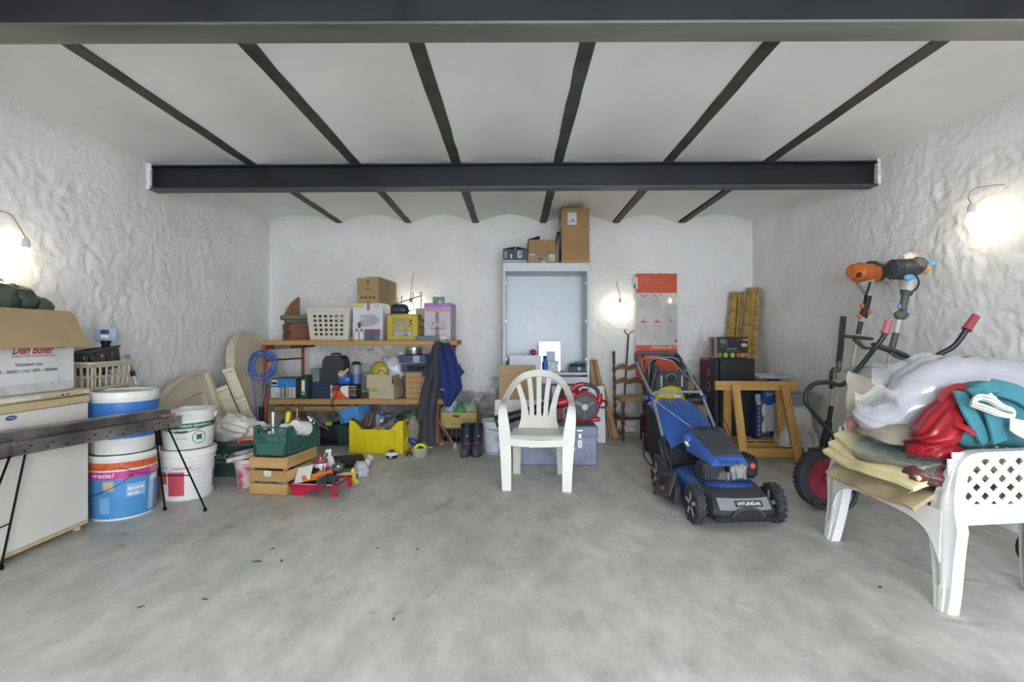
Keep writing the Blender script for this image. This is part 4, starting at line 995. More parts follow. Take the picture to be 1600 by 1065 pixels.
m = M(); m.tube(smoothpath([(.06, -.04, -.20), (.035, -.04, -.38), (.0, -.04, -.60)]), .0085, 8); m.obj('hose_end', HB, t)
m = M(); m.tube([(0, -.045, -.58), (-.005, -.045, -.74)], .022, 10); m.obj('gun_grip', BLACK, t)
m = M(); m.blob((-.045, -.045, -.78), (.04, .03, .04), 10, .25, 4, 3); m.obj('coupling', mat('#7b6f69', .5), t)

def carton(name, label, x0, x1, z0, h, y0, depth, mt, rz=0, cat='box', group=None, lidgap=True, b=.003):
    """closed box, front face on y0; returns the thing with origin at the middle of its front bottom edge"""
    T = thing(name, label, cat, ((x0 + x1) / 2, y0, z0), rz, group)
    w = x1 - x0
    m = M(); m.box(-w / 2, w / 2, 0, depth, 0, h, b); m.obj('body', mt, T, ang=30)
    return T
ZU, ZL = 1.178, .546       # tops of the upper and lower planks
U = lambda px, d=5.6: (px - 802) * d / 800
# stack of brown boards, top slab, wedge
BRN = wood('#8f6045', '#6f452d', 0, .5, 8)
for i in range(5):
    labs = ('lowest reddish brown board of the stack at the shelf end', 'second reddish brown board up in the stack at the shelf end', 'middle reddish brown board of the stack at the shelf end', 'fourth reddish brown board up in the stack at the shelf end', 'topmost reddish brown board of the stack at the shelf end')
    t = thing('wooden_board', labs[i], 'board', (-2.40 + .006 * ((i * 7) % 3 - 1), 5.88, ZU + i * .037), .62 + .03 * ((i * 5) % 3 - 1), group='brown boards on the shelf')
    m = M(); m.box(-.20, .20, -.19, .19, .0, .017, .003); m.obj('board', BRN, t)
    m = M(); m.box(-.19, .19, -.18, .18, .017, .036, .004); m.obj('lip', wood('#8a5236', '#6b3c24', 0, .5, 8), t)
t = thing('wooden_slab', 'thick olive grey wooden slab on top of the brown boards', 'board', (-2.40, 5.87, ZU + .232), .5)
m = M(); m.box(-.24, .25, -.16, .16, 0, .045, .004); m.obj('slab', wood('#77715a', '#5d5845', 0, .6), t)
t = thing('wood_offcut', 'small dark and pale wood offcuts between the slab and the brown boards', 'wood', (-2.42, 5.80, ZU + .186), .5)
m = M(); m.box(-.15, .05, -.1, .1, 0, .045, .003); m.obj('dark_block', mat('#4c4c48', .6), t)
m = M(); m.box(.055, .16, -.1, .1, 0, .044, .003); m.obj('pale_block', wood('#a98a60', '#8b6d45', 0), t)
t = thing('wood_wedge', 'brown wooden wedge shaped like a fin standing on the olive slab', 'wood', (-2.50, 5.78, ZU + .277), .1)
m = M(); m.prism([(-.085, 0), (.085, 0), (.085, .205), (.07, .21), (.0, .15), (-.05, .08)], -.012, .012, 0, Matrix.Rotation(pi / 2, 4, 'X')); m.obj('wedge', wood('#8d6336', '#6d4a26', 2), t)
t = thing('folded_cloth', 'folded pale turquoise cloth on the olive slab', 'cloth', (-2.31, 5.90, ZU + .277), .4)
m = M(); m.shell(lambda u, v: ((u - .5) * .22, (v - .5) * .2, .012 + .006 * noise.noise(Vector((u * 6, v * 6, 2)))), 12, 10, .016); m.obj('cloth', cloth('#86b3a6'), t)
# laundry basket with square holes
def square_basket(label, loc, w, d, h, mt, nx=6, nz=5):
    T = thing('laundry_basket', label, 'basket', loc, -.06)
    m = M(); th = .004
    def side(place, W, n):
        x0, x1, z0, z1 = -W / 2 + .045, W / 2 - .045, .04, h - .05
        px = (x1 - x0) / n; pz = (z1 - z0) / nz; b_ = .42
        def blk(a, b, c, e): m.add([place(a, c, -th), place(b, c, -th), place(b, e, -th), place(a, e, -th), place(a, c, th), place(b, c, th), place(b, e, th), place(a, e, th)], [(3, 2, 1, 0), (4, 5, 6, 7), (0, 1, 5, 4), (1, 2, 6, 5), (2, 3, 7, 6), (3, 0, 4, 7)])
        blk(-W / 2, x0, 0, h); blk(x1, W / 2, 0, h); blk(x0, x1, 0, z0); blk(x0, x1, z1, h)
        for i in range(n + 1):
            c = x0 + px * i; blk(max(x0, c - px * b_ / 2), min(x1, c + px * b_ / 2), z0, z1)
        for k in range(nz + 1):
            c = z0 + pz * k
            for i in range(n): blk(x0 + px * i + px * b_ / 2, x0 + px * (i + 1) - px * b_ / 2, max(z0, c - pz * b_ / 2), min(z1, c + pz * b_ / 2))
    tp = lambda z: 1 + .13 * z / h
    side(lambda a, z, o: (a * tp(z), (-d / 2) * tp(z) + o, z), w, nx); side(lambda a, z, o: (a * tp(z), (d / 2) * tp(z) + o, z), w, nx)
    side(lambda a, z, o: ((w / 2) * tp(z) + o, a * tp(z), z), d, nx - 1); side(lambda a, z, o: ((-w / 2) * tp(z) + o, a * tp(z), z), d, nx - 1)
    m.box(-w / 2, w / 2, -d / 2, d / 2, 0, .006)
    m.obj('basket_body', mt, T, ang=20)
    W, D = w / 2 * 1.14, d / 2 * 1.14
    m = M(); m.sweep([(-W, -D, h), (W, -D, h), (W, D, h), (-W, D, h)], [(-.012, -.014), (.012, -.014), (.012, .012), (-.012, .012)], (0, 0, 1), closed=True); m.obj('rim', mt, T)
    return T
square_basket('white laundry basket with square holes on the upper shelf', (-2.00, 5.82, ZU), .42, .44, .335, plastic('#d2cdbd', .45))
t = thing('basket_contents', 'dark folded fabric inside the white laundry basket', 'cloth', (-2.0, 5.84, ZU + .01))
m = M(); m.blob((.0, 0, .10), (.17, .17, .11), 14, .2, 3, 4, zmin=.0, e=.6); m.obj('cloth', mat('#8f8c84', .9, var=.5), t)
m = M(); m.blob((.14, .1, .27), (.08, .09, .07), 12, .2, 3, 8); m.obj('dark_cloth', mat('#2f3336', .9), t)
t = thing('leather_bag', 'brown leather bag with a pale curved handle between basket and picture box', 'bag', (-1.745, 5.68, ZU))
m = M(); m.blob((0, .06, .065), (.06, .10, .07), 14, .15, 2, 5, zmin=0, e=.7); m.obj('body', mat('#7d6348', .6), t)
m = M(); m.tube(smoothpath([(-.07, -.04, .012), (-.02, -.05, .02), (.02, -.05, .06), (.02, -.045, .11)]), .013, 10); m.obj('handle', mat('#bfa584', .5), t)
# camera box with picture
t = carton('printed_box', 'tall white box printed with a security camera on the upper shelf', U(551), U(598), ZU, .405, 5.60, .30, mat('#d0d0d4', .55, var=.03), cat='box')
w_ = U(598) - U(551)
label_patch(t, (-w_ / 2 + .065, -.001, .375), .115, .034, mat('#d4c636', .5), name='yellow_panel')
label_patch(t, (.10, -.001, .378), .07, .022, mat('#b7b7bb', .5), name='grey_mark')
m = M(); m.blob((.02, -.001, .20), (.115, .004, .045), 16, 0, 1, 0, e=.8, mtx=Matrix.Translation((.02, 0, .2)) @ Matrix.Rotation(-.22, 4, 'Y') @ Matrix.Translation((-.02, 0, -.2))); m.obj('printed_picture', mat('#a3a4a9', .5), t)
m = M(); m.blob((.0, -.001, .265), (.085, .004, .016), 12, 0, 1, 0, e=.7); m.obj('printed_picture', mat('#b4b4b8', .5), t)
m = M(); m.blob((-.045, -.001, .235), (.022, .004, .03), 12, 0, 1, 0, e=.7); m.obj('printed_picture', mat('#bcbcc0', .5), t)
m = M(); m.blob((-.09, -.002, .165), (.02, .004, .034), 12, 0, 1, 0, e=.9); m.obj('printed_picture', mat('#55565c', .5), t)
m = M(); m.box(-.008, .022, -.0018, 0, .325, .43, mtx=None); m.obj('brown_tape', mat('#a3783f', .5), t)
t = carton('moving_carton', 'plain brown carton with printed icons on top of the white camera box', U(557), U(592), ZU + .407, .275, 5.60, .60, cardboard('#a68c66'), rz=-.10)
m = M(); m.box(-.03, .123, .0, .58, .272, .285, .002); m.obj('top_flap', cardboard('#a68c66'), t)
for k, (a, b, z) in enumerate(((-.014, .02, .255), (-.024, .03, .225))):
    m = M(); m.prism([(a, z - .02), (b, z - .02), ((a + b) / 2, z)], -.001, .001, 0, Matrix.Rotation(pi / 2, 4, 'X')); m.obj('printed_mark', mat('#55452d', .8), t)
text('vimo', t, (.003, -.0015, .152), w=.07, h=.018, material=mat('#3f3424', .8), bold=.03)
text('carefully packed and checked', t, (.003, -.0015, .112), w=.20, h=.009, material=mat('#5c4c33', .8))
for i in range(4):
    label_patch(t, (-.066 + i * .046, -.001, .060), .038, .030, mat('#8d7550', .8), name='printed_icon', t=.0006)
    m = M(); x = -.066 + i * .046
    m.prism([(x - .009, .05), (x + .009, .05), (x + .004, .06), (x + .010, .068), (x - .010, .068), (x - .004, .06)], -.0022, -.0012, 0, Matrix.Rotation(pi / 2, 4, 'X') @ Matrix.Scale(-1, 4, (0, 0, 1))); m.obj('icon_glyph', mat('#3f3424', .8), t)
for i, px in enumerate((557, 565)):
    t = thing('glue_bottle', ('white glue bottle with a dark tip, first of the pair before the camera box', 'white glue bottle with a dark tip, beside the grey drawer unit')[i], 'bottle', (U(px, 5.53), 5.53, ZU), group='glue bottles on the upper shelf')
    m = M(); m.lathe([(.001, 0), (.022, 0), (.023, .01), (.023, .075), (.014, .095), (.007, .10), (0, .10)], 16); m.obj('bottle', mat('#dcd6d6', .4), t)
    m = M(); m.lathe([(.010, .097), (.009, .108), (.003, .125), (0, .126)], 12); m.obj('tip', plastic('#64262b'), t)
t = thing('drawer_unit', 'small grey drawer unit with red and blue drawers on the upper shelf', 'organizer', (U(582, 5.55), 5.53, ZU))
m = M(); m.box(-.078, .078, .0, .12, 0, .118, .003); m.obj('housing', plastic('#6c6f74', .45), t)
for r, c_ in enumerate(('#5b6a76', '#3b5f9b', '#a83c44')):
    for k in range(3):
        x = -.05 + k * .05
        if k == 1: cc = '#55585c'
        else: cc = c_
        m = M(); m.box(x - .022, x + .022, -.006, .004, .008 + r * .037, .040 + r * .037, .002); m.obj('drawer', plastic(cc, .4), t)
t = thing('glue_bottle', 'tiny yellowish bottle beside the grey drawer unit', 'bottle', (U(594.5, 5.52), 5.52, ZU))
m = M(); m.lathe([(.001, 0), (.011, 0), (.011, .075), (.005, .085), (.004, .12), (0, .12)], 12); m.obj('bottle', mat('#b9bd9c', .35), t)
# yellow crate with tools
YC = plastic('#c0a93a', .5)
t = thing('plastic_crate', 'mustard yellow plastic crate with an open grid front on the upper shelf', 'crate', (U(630), 5.80, ZU), -.05)
w_, d_, h_ = .335, .38, .285
m = M(); m.box(-w_ / 2, w_ / 2, -d_ / 2, d_ / 2, 0, .008)
for sy in (-1, 1):
    y = sy * d_ / 2
    for z0, z1 in ((0, .045), (h_ - .05, h_)): m.box(-w_ / 2, w_ / 2, y - .005, y + .005, z0, z1)
    for a, b in ((-w_ / 2, -w_ / 2 + .062), (w_ / 2 - .062, w_ / 2)): m.box(a, b, y - .008, y + .008, 0, h_, .003)
    if sy > 0: m.box(-w_ / 2, w_ / 2, y - .005, y + .005, .1, .25)
diag(m, lambda u, z, o: (u, -d_ / 2 + o, z), -w_ / 2 + .06, w_ / 2 - .06, .115, .238, .042, .013, .005, both=False)
diag(m, lambda u, z, o: (u, -d_ / 2 + o, z), w_ / 2 - .12, w_ / 2 - .06, .115, .165, .028, .008, .004)
m.box(-.1, .1, -d_ / 2 - .003, -d_ / 2 + .003, .11, .118)
for sx in (-1, 1):
    x = sx * w_ / 2
    for z0, z1 in ((0, .05), (.13, .16), (h_ - .07, h_)): m.box(x - .004, x + .004, -d_ / 2, d_ / 2, z0, z1)
    for k in range(5): yy = -d_ / 2 + k * d_ / 4; m.box(x - .004, x + .004, max(-d_ / 2, yy - .02), min(d_ / 2, yy + .02), 0, h_)
m.box(-w_ / 2 - .006, w_ / 2 + .006, -d_ / 2 - .008, -d_ / 2 + .004, h_ - .016, h_, .003); m.box(-w_ / 2 - .004, w_ / 2 + .004, -d_ / 2 - .006, -d_ / 2 + .006, .10, .108)
m.obj('crate_body', YC, t, ang=20)
t = thing('paper_bundle', 'white and blue papers standing inside the mustard crate', 'papers', (U(630), 5.80, ZU + .012), -.05)
m = M(); m.box(-.13, .13, -.15, .12, 0, .10, .003); m.obj('lower_stack', mat('#b9bccb', .7, var=.4, scale=20), t)
m = M(); m.box(-.13, .06, -.13, .12, .101, .235, .003); m.obj('white_pack', mat('#c9c9d0', .7), t)
m = M(); m.box(.07, .135, -.12, .1, .101, .2, .003); m.obj('dark_pack', mat('#3d4666', .7), t)
t = thing('wire_rack', 'wire rack with hooks sticking up out of the mustard crate', 'rack', (U(632), 5.80, ZU + .26))
RK = metal('#8a7f6e', .45)
m = M()
m.tube([(-.14, 0, .15), (.15, 0, .245)], .006, 8); m.tube([(.14, 0, .05), (.15, 0, .275), (.135, 0, .28), (.13, 0, .265)], .006, 8); m.tube([(-.02, 0, .06), (.14, 0, .10)], .005, 8)
m.obj('rail', RK, t)
for x in (-.12, -.075, .03, .055):
    m = M(); z = .155 + (x + .14) * .33; m.tube(smoothpath([(x, -.005, z + .06), (x + .002, -.01, z), (x - .01, -.02, z - .05), (x + .012, -.03, z - .075), (x + .028, -.025, z - .05)]), .005, 6); m.obj('hook', RK, t)
t = thing('electric_motor', 'dark blue grey motor body on top of the mustard crate', 'motor', (U(620), 5.76, ZU + .285), .1)
m = M(); m.lathe([(0, -.10), (.04, -.10), (.062, -.07), (.062, .05), (.05, .08), (.02, .10), (0, .10)], 20, mtx=Matrix.Translation((0, 0, .055)) @ Matrix.Rotation(pi / 2, 4, 'Y')); m.obj('body', mat('#3a4152', .45), t)
m = M()
for k in range(7): m.lathe([(.0, -.004), (.068, -.004), (.068, .004), (0, .004)], 20, mtx=Matrix.Translation((-.06 + k * .017, 0, .056)) @ Matrix.Rotation(pi / 2, 4, 'Y'))
m.obj('cooling_fins', mat('#2f3542', .5), t)
m = M(); m.box(-.11, .09, -.05, .05, -.0, .014, .003); m.obj('mount', DGREY, t)
t = carton('small_carton', 'small pale carton standing in the mustard crate beside the motor', U(645), U(659), ZU + .235, .125, 5.78, .13, cardboard('#bfae94'))
t = carton('flat_case', 'flat blue grey case lying before the white fragile box', U(650, 5.5), U(685, 5.5), ZU, .046, 5.49, .14, plastic('#56657e', .45), cat='case')
m = M(); m.box(-.12, .12, -.002, .0, .022, .025); m.obj('seam', plastic('#3f4c62'), t)
t = carton('fragile_box', 'white carton taped in pink and orange, marked fragile, on the upper shelf', U(662), U(704), ZU, .405, 5.62, .34, mat('#c4bcc6', .6, var=.04), rz=-.06)
w_ = U(704) - U(662)
m = M(); m.box(-w_ / 2 - .002, w_ / 2 + .002, -.002, .342, .365, .407, .002); m.obj('pink_tape', mat('#b772b8', .35), t)
m = M(); m.box(-w_ / 2 - .0015, w_ / 2 + .0015, -.0015, .3415, .335, .366, .001); m.obj('lilac_tape', mat('#a99ad0', .35), t)
m = M(); m.box(-w_ / 2 - .0015, w_ / 2 + .0015, -.0018, .3415, .312, .336, .001); m.obj('orange_tape', mat('#d79a83', .35), t)
m = M(); m.box(-.022, .018, -.0014, 0, .0, .31); m.obj('brown_tape', mat('#9d7a78', .35), t)
for i in range(3):
    label_patch(t, (-.052 + i * .058, -.0016, .175), .050, .055, mat('#3a3640', .6), name='icon_frame', t=.0006); label_patch(t, (-.052 + i * .058, -.0022, .175), .045, .050, mat('#cfc8d0', .6), name='icon_field', t=.0005)
IK = mat('#38343d', .6); x = -.052
m = M(); RX = Matrix.Rotation(pi / 2, 4, 'X')
m.prism([(x - .015, .178), (x, .194), (x + .015, .178)], .003, .0037, 0, RX); m.box(x - .002, x + .002, -.0037, -.003, .158, .18); m.obj('umbrella_icon', IK, t)
x += .058; m = M(); m.prism([(x - .010, .196), (x + .010, .196), (x + .006, .176), (x - .006, .176)], .003, .0037, 0, RX); m.box(x - .002, x + .002, -.0037, -.003, .158, .178); m.box(x - .009, x + .009, -.0037, -.003, .155, .159); m.obj('glass_icon', IK, t)
x += .058; m = M()
for k in (0, 1): m.prism([(x - .011, .162 + k * .018), (x + .011, .162 + k * .018), (x, .176 + k * .018)], .003, .0037, 0, RX)
m.obj('arrows_icon', IK, t)
text('FRAGILE', t, (.005, -.002, .125), w=.15, h=.020, material=IK, bold=.01)
text('SY', t, (-.002, -.002, .245), w=.045, h=.03, material=mat('#3b7f78', .6), bold=.02)
t = thing('green_card', 'green printed card standing on the pink taped carton', 'card', (U(683), 5.72, ZU + .408), .05)
m = M(); m.box(-.066, .066, -.004, .004, 0, .075); m.obj('card', mat('#5a8d72', .5), t)
m = M(); m.lathe([(0, 0), (.02, 0), (.02, .0012), (0, .0012)], 18, mtx=Matrix.Translation((.015, -.004, .015)) @ Matrix.Rotation(pi / 2, 4, 'X')); m.obj('white_dot', PAPER, t)
t = thing('crumpled_tissue', 'crumpled white tissue at the foot of the fragile box', 'tissue', (U(692, 5.53), 5.53, ZU))
m = M(); m.blob((0, 0, .022), (.045, .03, .03), 12, .3, 3, 6, zmin=0, fold=.3); m.obj('tissue', PAPER, t, ang=70)

# ---- lower shelf
V = lambda px, d=5.56: (px - 802) * d / 800
t = carton('printed_box', 'blue and white lidded box printed with tools on the lower shelf end', V(423), V(462), ZL, .215, 5.56, .30, mat('#5f6570', .6))
w_ = V(462) - V(423)
label_patch(t, (0, -.001, .165), w_ - .004, .09, mat('#2f86cf', .45), name='blue_print'); label_patch(t, (0, -.001, .062), w_ - .004, .115, mat('#ccc9c2', .5), name='white_print')
label_patch(t, (-.095, -.0022, .17), .06, .06, PAPER, name='badge_plate'); label_patch(t, (-.095, -.0034, .165), .052, .028, mat('#2d2f33', .5), name='badge_mark')
for i, (x, h_, c_) in enumerate(((-.02, .11, '#8c8578'), (.02, .13, '#6d6a70'), (.055, .12, '#9b938a'), (.095, .105, '#b3aca2'), (-.06, .06, '#a7b6c6'))): label_patch(t, (x, -.0022, .01 + h_ / 2), .03, h_, mat(c_, .5), name='printed_tool')
t = carton('box_file', 'dark green box file with a white spine label on the lower shelf', V(469, 5.5), V(480.5, 5.5), ZL, .25, 5.50, .30, plastic('#24402f', .5), cat='file')
label_patch(t, (-.006, -.001, .125), .034, .155, PAPER, name='spine_label'); label_patch(t, (-.006, -.002, .07), .026, .03, mat('#6c6c6c', .6), name='barcode', t=.0008)
t = carton('tool_chest', 'long dark blue metal chest on the lower shelf behind the orange box', V(487, 5.62), V(546, 5.7), ZL, .172, 5.64, .26, plastic('#2c3a55', .4), cat='box')
m = M(); m.box(-.205, .205, -.004, 0, .13, .136); m.obj('seam', plastic('#1d2740'), t)
t = carton('speaker_box', 'small square grey speaker on the dark blue chest', V(485, 5.66), V(499, 5.66), ZL + .173, .145, 5.645, .13, plastic('#8a8c8f', .5), cat='speaker')
m = M(); m.box(-.043, .043, -.003, 0, .006, .139, .001); m.obj('grille', mat('#7c7e82', .8, bump=.6, bscale=400), t)
t = thing('hard_case', 'rounded black plastic tool case with a handle on the dark blue chest', 'case', (V(527, 5.75), 5.74, ZL + .173), -.12)
pr = [(-.125, 0), (.125, 0), (.125, .20), (.112, .25), (.08, .285), (-.08, .285), (-.112, .25), (-.125, .20)]
m = M(); m.prism(pr, -.06, .10, 0, Matrix.Rotation(pi / 2, 4, 'X')); m.obj('shell', plastic('#3b3d40', .5), t, ang=20)
m = M(); m.prism([(x * .8 + .03, .02 + z * .86) for x, z in pr], .06, .068, 0, Matrix.Rotation(pi / 2, 4, 'X')); m.obj('front_panel', plastic('#34363a', .5), t, ang=20)
m = M(); m.tube(smoothpath([(-.05, -.02, .28), (-.04, -.02, .305), (.04, -.02, .305), (.05, -.02, .28)]), .01, 8); m.obj('handle', BLACK, t)
for x in (-.07, -.045): m = M(); m.box(x, x + .006, -.069, -.06, .03, .24); m.obj('rib', BLACK, t)
t = carton('printed_box', 'orange and black printed tool box on the lower shelf', V(516, 5.5), V(558, 5.5), ZL, .152, 5.50, .13, mat('#1d1d1f', .5), rz=-.06)
w_ = V(558) - V(516)
x0 = -w_ / 2
label_patch(t, (x0 + .10, -.001, .045), .145, .085, mat('#d9571f', .5), name='orange_print'); label_patch(t, (x0 + .06, -.001, .118), .065, .062, mat('#98353c', .5), name='red_print')
label_patch(t, (x0 + .012, -.0012, .076), .02, .148, mat('#c9c7c4', .5), name='white_edge')
m = M(); m.prism([(x0 + .195, .145), (x0 + .12, .135), (x0 + .105, .10), (x0 + .135, .06), (x0 + .19, .012), (x0 + .198, .02)], .002, .003, 0, RX); m.obj('white_print', PAPER, t)
label_patch(t, (x0 + .202, -.0012, .076), .012, .148, mat('#c7512a', .5), name='orange_edge')
text('STANTAL', t, (x0 + .25, -.002, .135), w=.07, h=.012, material=PAPER, bold=.02)
for i in range(3): label_patch(t, (x0 + .25, -.0015, .105 - i * .03), .07, .015, mat(('#9d7f6b', '#6b5c58', '#8a8a8e')[i], .5), name='printed_picture')
text('TOOL KIT', t, (w_ / 2 + .0015, .065, .10), 'px', .09, .014, PAPER); text('5 in 1', t, (w_ / 2 + .0015, .065, .06), 'px', .06, .02, mat('#c9c7c4', .6))
t = thing('work_glove', 'blue bag with tan work gloves on top of the orange box', 'gloves', (V(536, 5.5), 5.56, ZL + .153))
m = M(); m.blob((0, 0, .055), (.07, .05, .06), 16, .2, 2.4, 4, zmin=0, e=.7, fold=.15); m.obj('blue_film', plastic('#2c66b4', .3), t, ang=70)
m = M(); m.blob((-.03, -.02, .11), (.045, .035, .04), 12, .25, 3, 14); m.obj('glove', mat('#b79f80', .9), t, ang=70)
m = M(); m.tube(smoothpath([(.0, -.03, .12), (.03, -.035, .15), (.045, -.02, .17)]), [.016] * 8 + [.014] * 4 + [.01], 10); m.obj('finger', mat('#c4ac8c', .9), t)
m = M(); m.tube(smoothpath([(.03, -.03, .02), (.06, -.04, .09), (.05, -.03, .15), (.02, -.06, .02)]), .004, 6); m.obj('cable', BLACK, t)
t = thing('pen_cup', 'grey and blue cylindrical cup standing behind the orange box', 'cup', (V(556, 5.68), 5.70, ZL + .0))
m = M(); m.lathe([(.001, 0), (.055, 0), (.058, .30), (.058, .36), (.052, .36), (.05, .01), (.001, .01)], 24); m.obj('cup', plastic('#8b919c', .4), t)
m = M(); m.lathe([(.0585, .14), (.0595, .14), (.060, .26), (.059, .26)], 24); m.obj('blue_band', plastic('#4d6ea0', .4), t)
m = M(); m.blob((0, 0, .365), (.05, .05, .03), 10, .4, 4, 4); m.obj('dark_contents', DGREY, t)
t = carton('open_carton', 'open cardboard carton with a green sticker on the lower shelf', V(575, 5.5), V(616, 5.5), ZL, .165, 5.50, .30, cardboard('#b5a58a'), rz=-.15)
w_ = V(616) - V(575)
m = M(); m.box(-w_ / 2 - .012, w_ / 2 - .012, -.022, -.018, .118, .262, mtx=Matrix.Rotation(-.0, 4, 'X')); m.obj('front_flap', cardboard('#b9a98d'), t)
m = M(); m.box(w_ / 2 - .002, w_ / 2 + .003, .0, .30, .12, .255); m.obj('side_flap', cardboard('#a08f73'), t)
m = M(); m.box(-w_ / 2, -w_ / 2 + .004, 0, .3, .16, .25); m.box(-w_ / 2, w_ / 2, .296, .30, .16, .25); m.obj('back_flap', cardboard('#a08f73'), t)
label_patch(t, (-.085, -.001, .092), .09, .035, mat('#7fbf2e', .5), name='green_sticker'); text('LUCIO', t, (-.08, -.003, .092), w=.05, h=.010, material=mat('#2f5a1c', .6))
t = thing('yellow_bag', 'yellow bag bulging out of the open cardboard carton', 'bag', (V(593, 5.6), 5.62, ZL + .168), .0)
m = M(); m.blob((0, 0, .12), (.10, .06, .10), 16, .15, 2.2, 6, zmin=.0, e=.8, fold=.1); m.obj('bag', plastic('#a8963a', .45), t, ang=70)
m = M(); m.tube(smoothpath([(-.02, -.06, .10), (.03, -.063, .14), (.07, -.05, .10)]), .004, 6); m.obj('strap', BLACK, t)
t = thing('plastic_bag', 'white plastic carrier bag with a red mark in the open carton', 'bag', (V(610, 5.66), 5.69, ZL + .168))
m = M(); m.blob((.02, 0, .14), (.13, .08, .14), 20, .22, 2.2, 16, zmin=0, fold=.22); m.obj('film', mat('#c3c6ce', .25, var=.1, bump=.6, bscale=18), t, ang=70)
label_patch(t, (-.05, -.083, .16), .045, .035, mat('#b03240', .5), ((.94, .2, .25), (-.25, 0, .97)), 'red_mark')
m = M(); m.tube(smoothpath([(.10, 0, .20), (.13, -.01, .29), (.10, .0, .33)]), [.03] * 6 + [.02] * 4 + [.028] * 3, 8); m.obj('handle', mat('#c3c6ce', .25, var=.1, bump=.6, bscale=18), t, ang=70)
t = carton('perforated_carton', 'brown carton with rows of round air holes on the lower shelf', V(634, 5.55), V(664, 5.55), ZL, .285, 5.55, .34, cardboard('#ab8a60'), rz=.03)
m = M()
for r in range(4):
    for k in range(6): m.lathe([(0, 0), (.0065, 0), (.0065, .001), (0, .001)], 8, mtx=Matrix.Translation((-.075 + k * .03 + (.012 if r == 3 else 0), -.0002, .055 + r * .058)) @ RX)
o = m.obj('air_holes', mat('#5d4527', .9), t); o['kind'] = 'stuff'
t = thing('shoe_box', 'dark blue shoe box with its lid askew on the perforated carton', 'box', (V(645, 5.55), 5.55, ZL + .287), .03)
m = M(); m.box(-.125, .14, 0, .30, 0, .006); m.box(-.125, .14, 0, .004, 0, .085); m.box(-.125, .14, .296, .3, 0, .085); m.box(-.125, -.121, 0, .3, 0, .085); m.box(.136, .14, 0, .3, 0, .085); m.obj('tray', plastic('#27344f', .5), t)
m = M(); m.box(-.06, .14, -.003, -.0015, .015, .07); m.obj('dark_opening', mat('#161a24', .8), t)
m = M(); m.box(-.14, .15, -.02, .32, .098, .182, .003, mtx=Matrix.Rotation(-.03, 4, 'Y')); m.obj('lid', plastic('#2b3a58', .5), t)
m = M(); m.box(-.14, .15, -.021, .32, .094, .1, mtx=Matrix.Rotation(-.03, 4, 'Y')); m.obj('pale_edge', mat('#b5ab99', .7), t)
label_patch(t, (.04, -.022, .142), .07, .072, mat('#9aa4ba', .5), name='box_label')
t = thing('round_tin', 'round silver tin resting on the dark blue shoe box lid', 'tin', (V(646, 5.65), 5.68, ZL + .287 + .186))
m = M(); m.lathe([(.001, 0), (.09, 0), (.092, .005), (.092, .075), (.001, .078)], 32); m.obj('tin', metal('#a9a7a2', .35), t)
m = M(); m.lathe([(.092, .052), (.095, .053), (.095, .078), (.09, .080), (.001, .080)], 32); m.obj('lid', metal('#b9b7b2', .3), t)
t = thing('power_cable', 'black cable hanging from the lower shelf down to the blue foam box', 'cable', (V(519, 5.46), 5.46, ZL))
m = M(); m.tube(smoothpath([(.0, .02, .13), (-.01, -.01, .06), (.01, -.03, 0), (.0, -.04, -.05), (.03, -.03, -.12), (.10, .0, -.20), (.12, .04, -.30)]), .004, 6); m.tube(smoothpath([(.05, .02, .12), (.045, -.01, .04), (.02, -.035, -.03), (.03, -.035, -.09)]), .004, 6); m.obj('cable', BLACK, t)
m = M(); m.box(-.012, .012, -.03, .0, .02, .075, .004); m.obj('plug', plastic('#a9a9a9'), t)

# ---- jacket and trousers hanging over the shelf end
JG, JB = cloth('#3d4148', scale=5), cloth('#20336b', scale=5)
t = thing('work_trousers', 'dark grey work trousers hanging from the end of the upper shelf', 'trousers', (-.86, 5.40, 0))
def hang(x0, x1, z0, z1, xa0, xa1, folds, dep, seed, y0=0.0, bot=0.0):
    def fn(u, v):
        z = z0 + (z1 - z0) * v
        k = 1 - (1 - v) ** 1.0
        x = (xa0 + (xa1 - xa0) * u) * v + (x0 + (x1 - x0) * u) * (1 - v) + .012 * sin(9 * v + seed)
        y = y0 - dep * sin(u * pi) * (.5 + .5 * sin(pi * min(1, v * 1.1))) - .018 * sin(u * folds * pi + 2 * v + seed) * (1 - .4 * v) + .01 * noise.noise(Vector((u * 5, v * 6, seed)))
        return (x, y, z + bot * (1 - v) * (u - .5))
    return fn
m = M(); m.shell(hang(-.17, -.065, .34, 1.13, .04, .075, 2.0, .05, 1), 18, 40, .016); m.obj('leg', JG, t, ang=75)
m = M(); m.shell(hang(-.10, .02, .12, 1.13, .055, .105, 2.0, .05, 2.4, -.03, -.10), 18, 40, .016); m.obj('leg', JG, t, ang=75)
m = M(); m.shell(hang(-.10, .07, .80, 1.165, .05, .10, 2.0, .05, 3.4, -.02), 18, 20, .016); m.obj('waist', JG, t, ang=75)
t = thing('work_jacket', 'royal blue work jacket hanging beside the dark grey trousers', 'jacket', (-.72, 5.40, 0))
m = M()
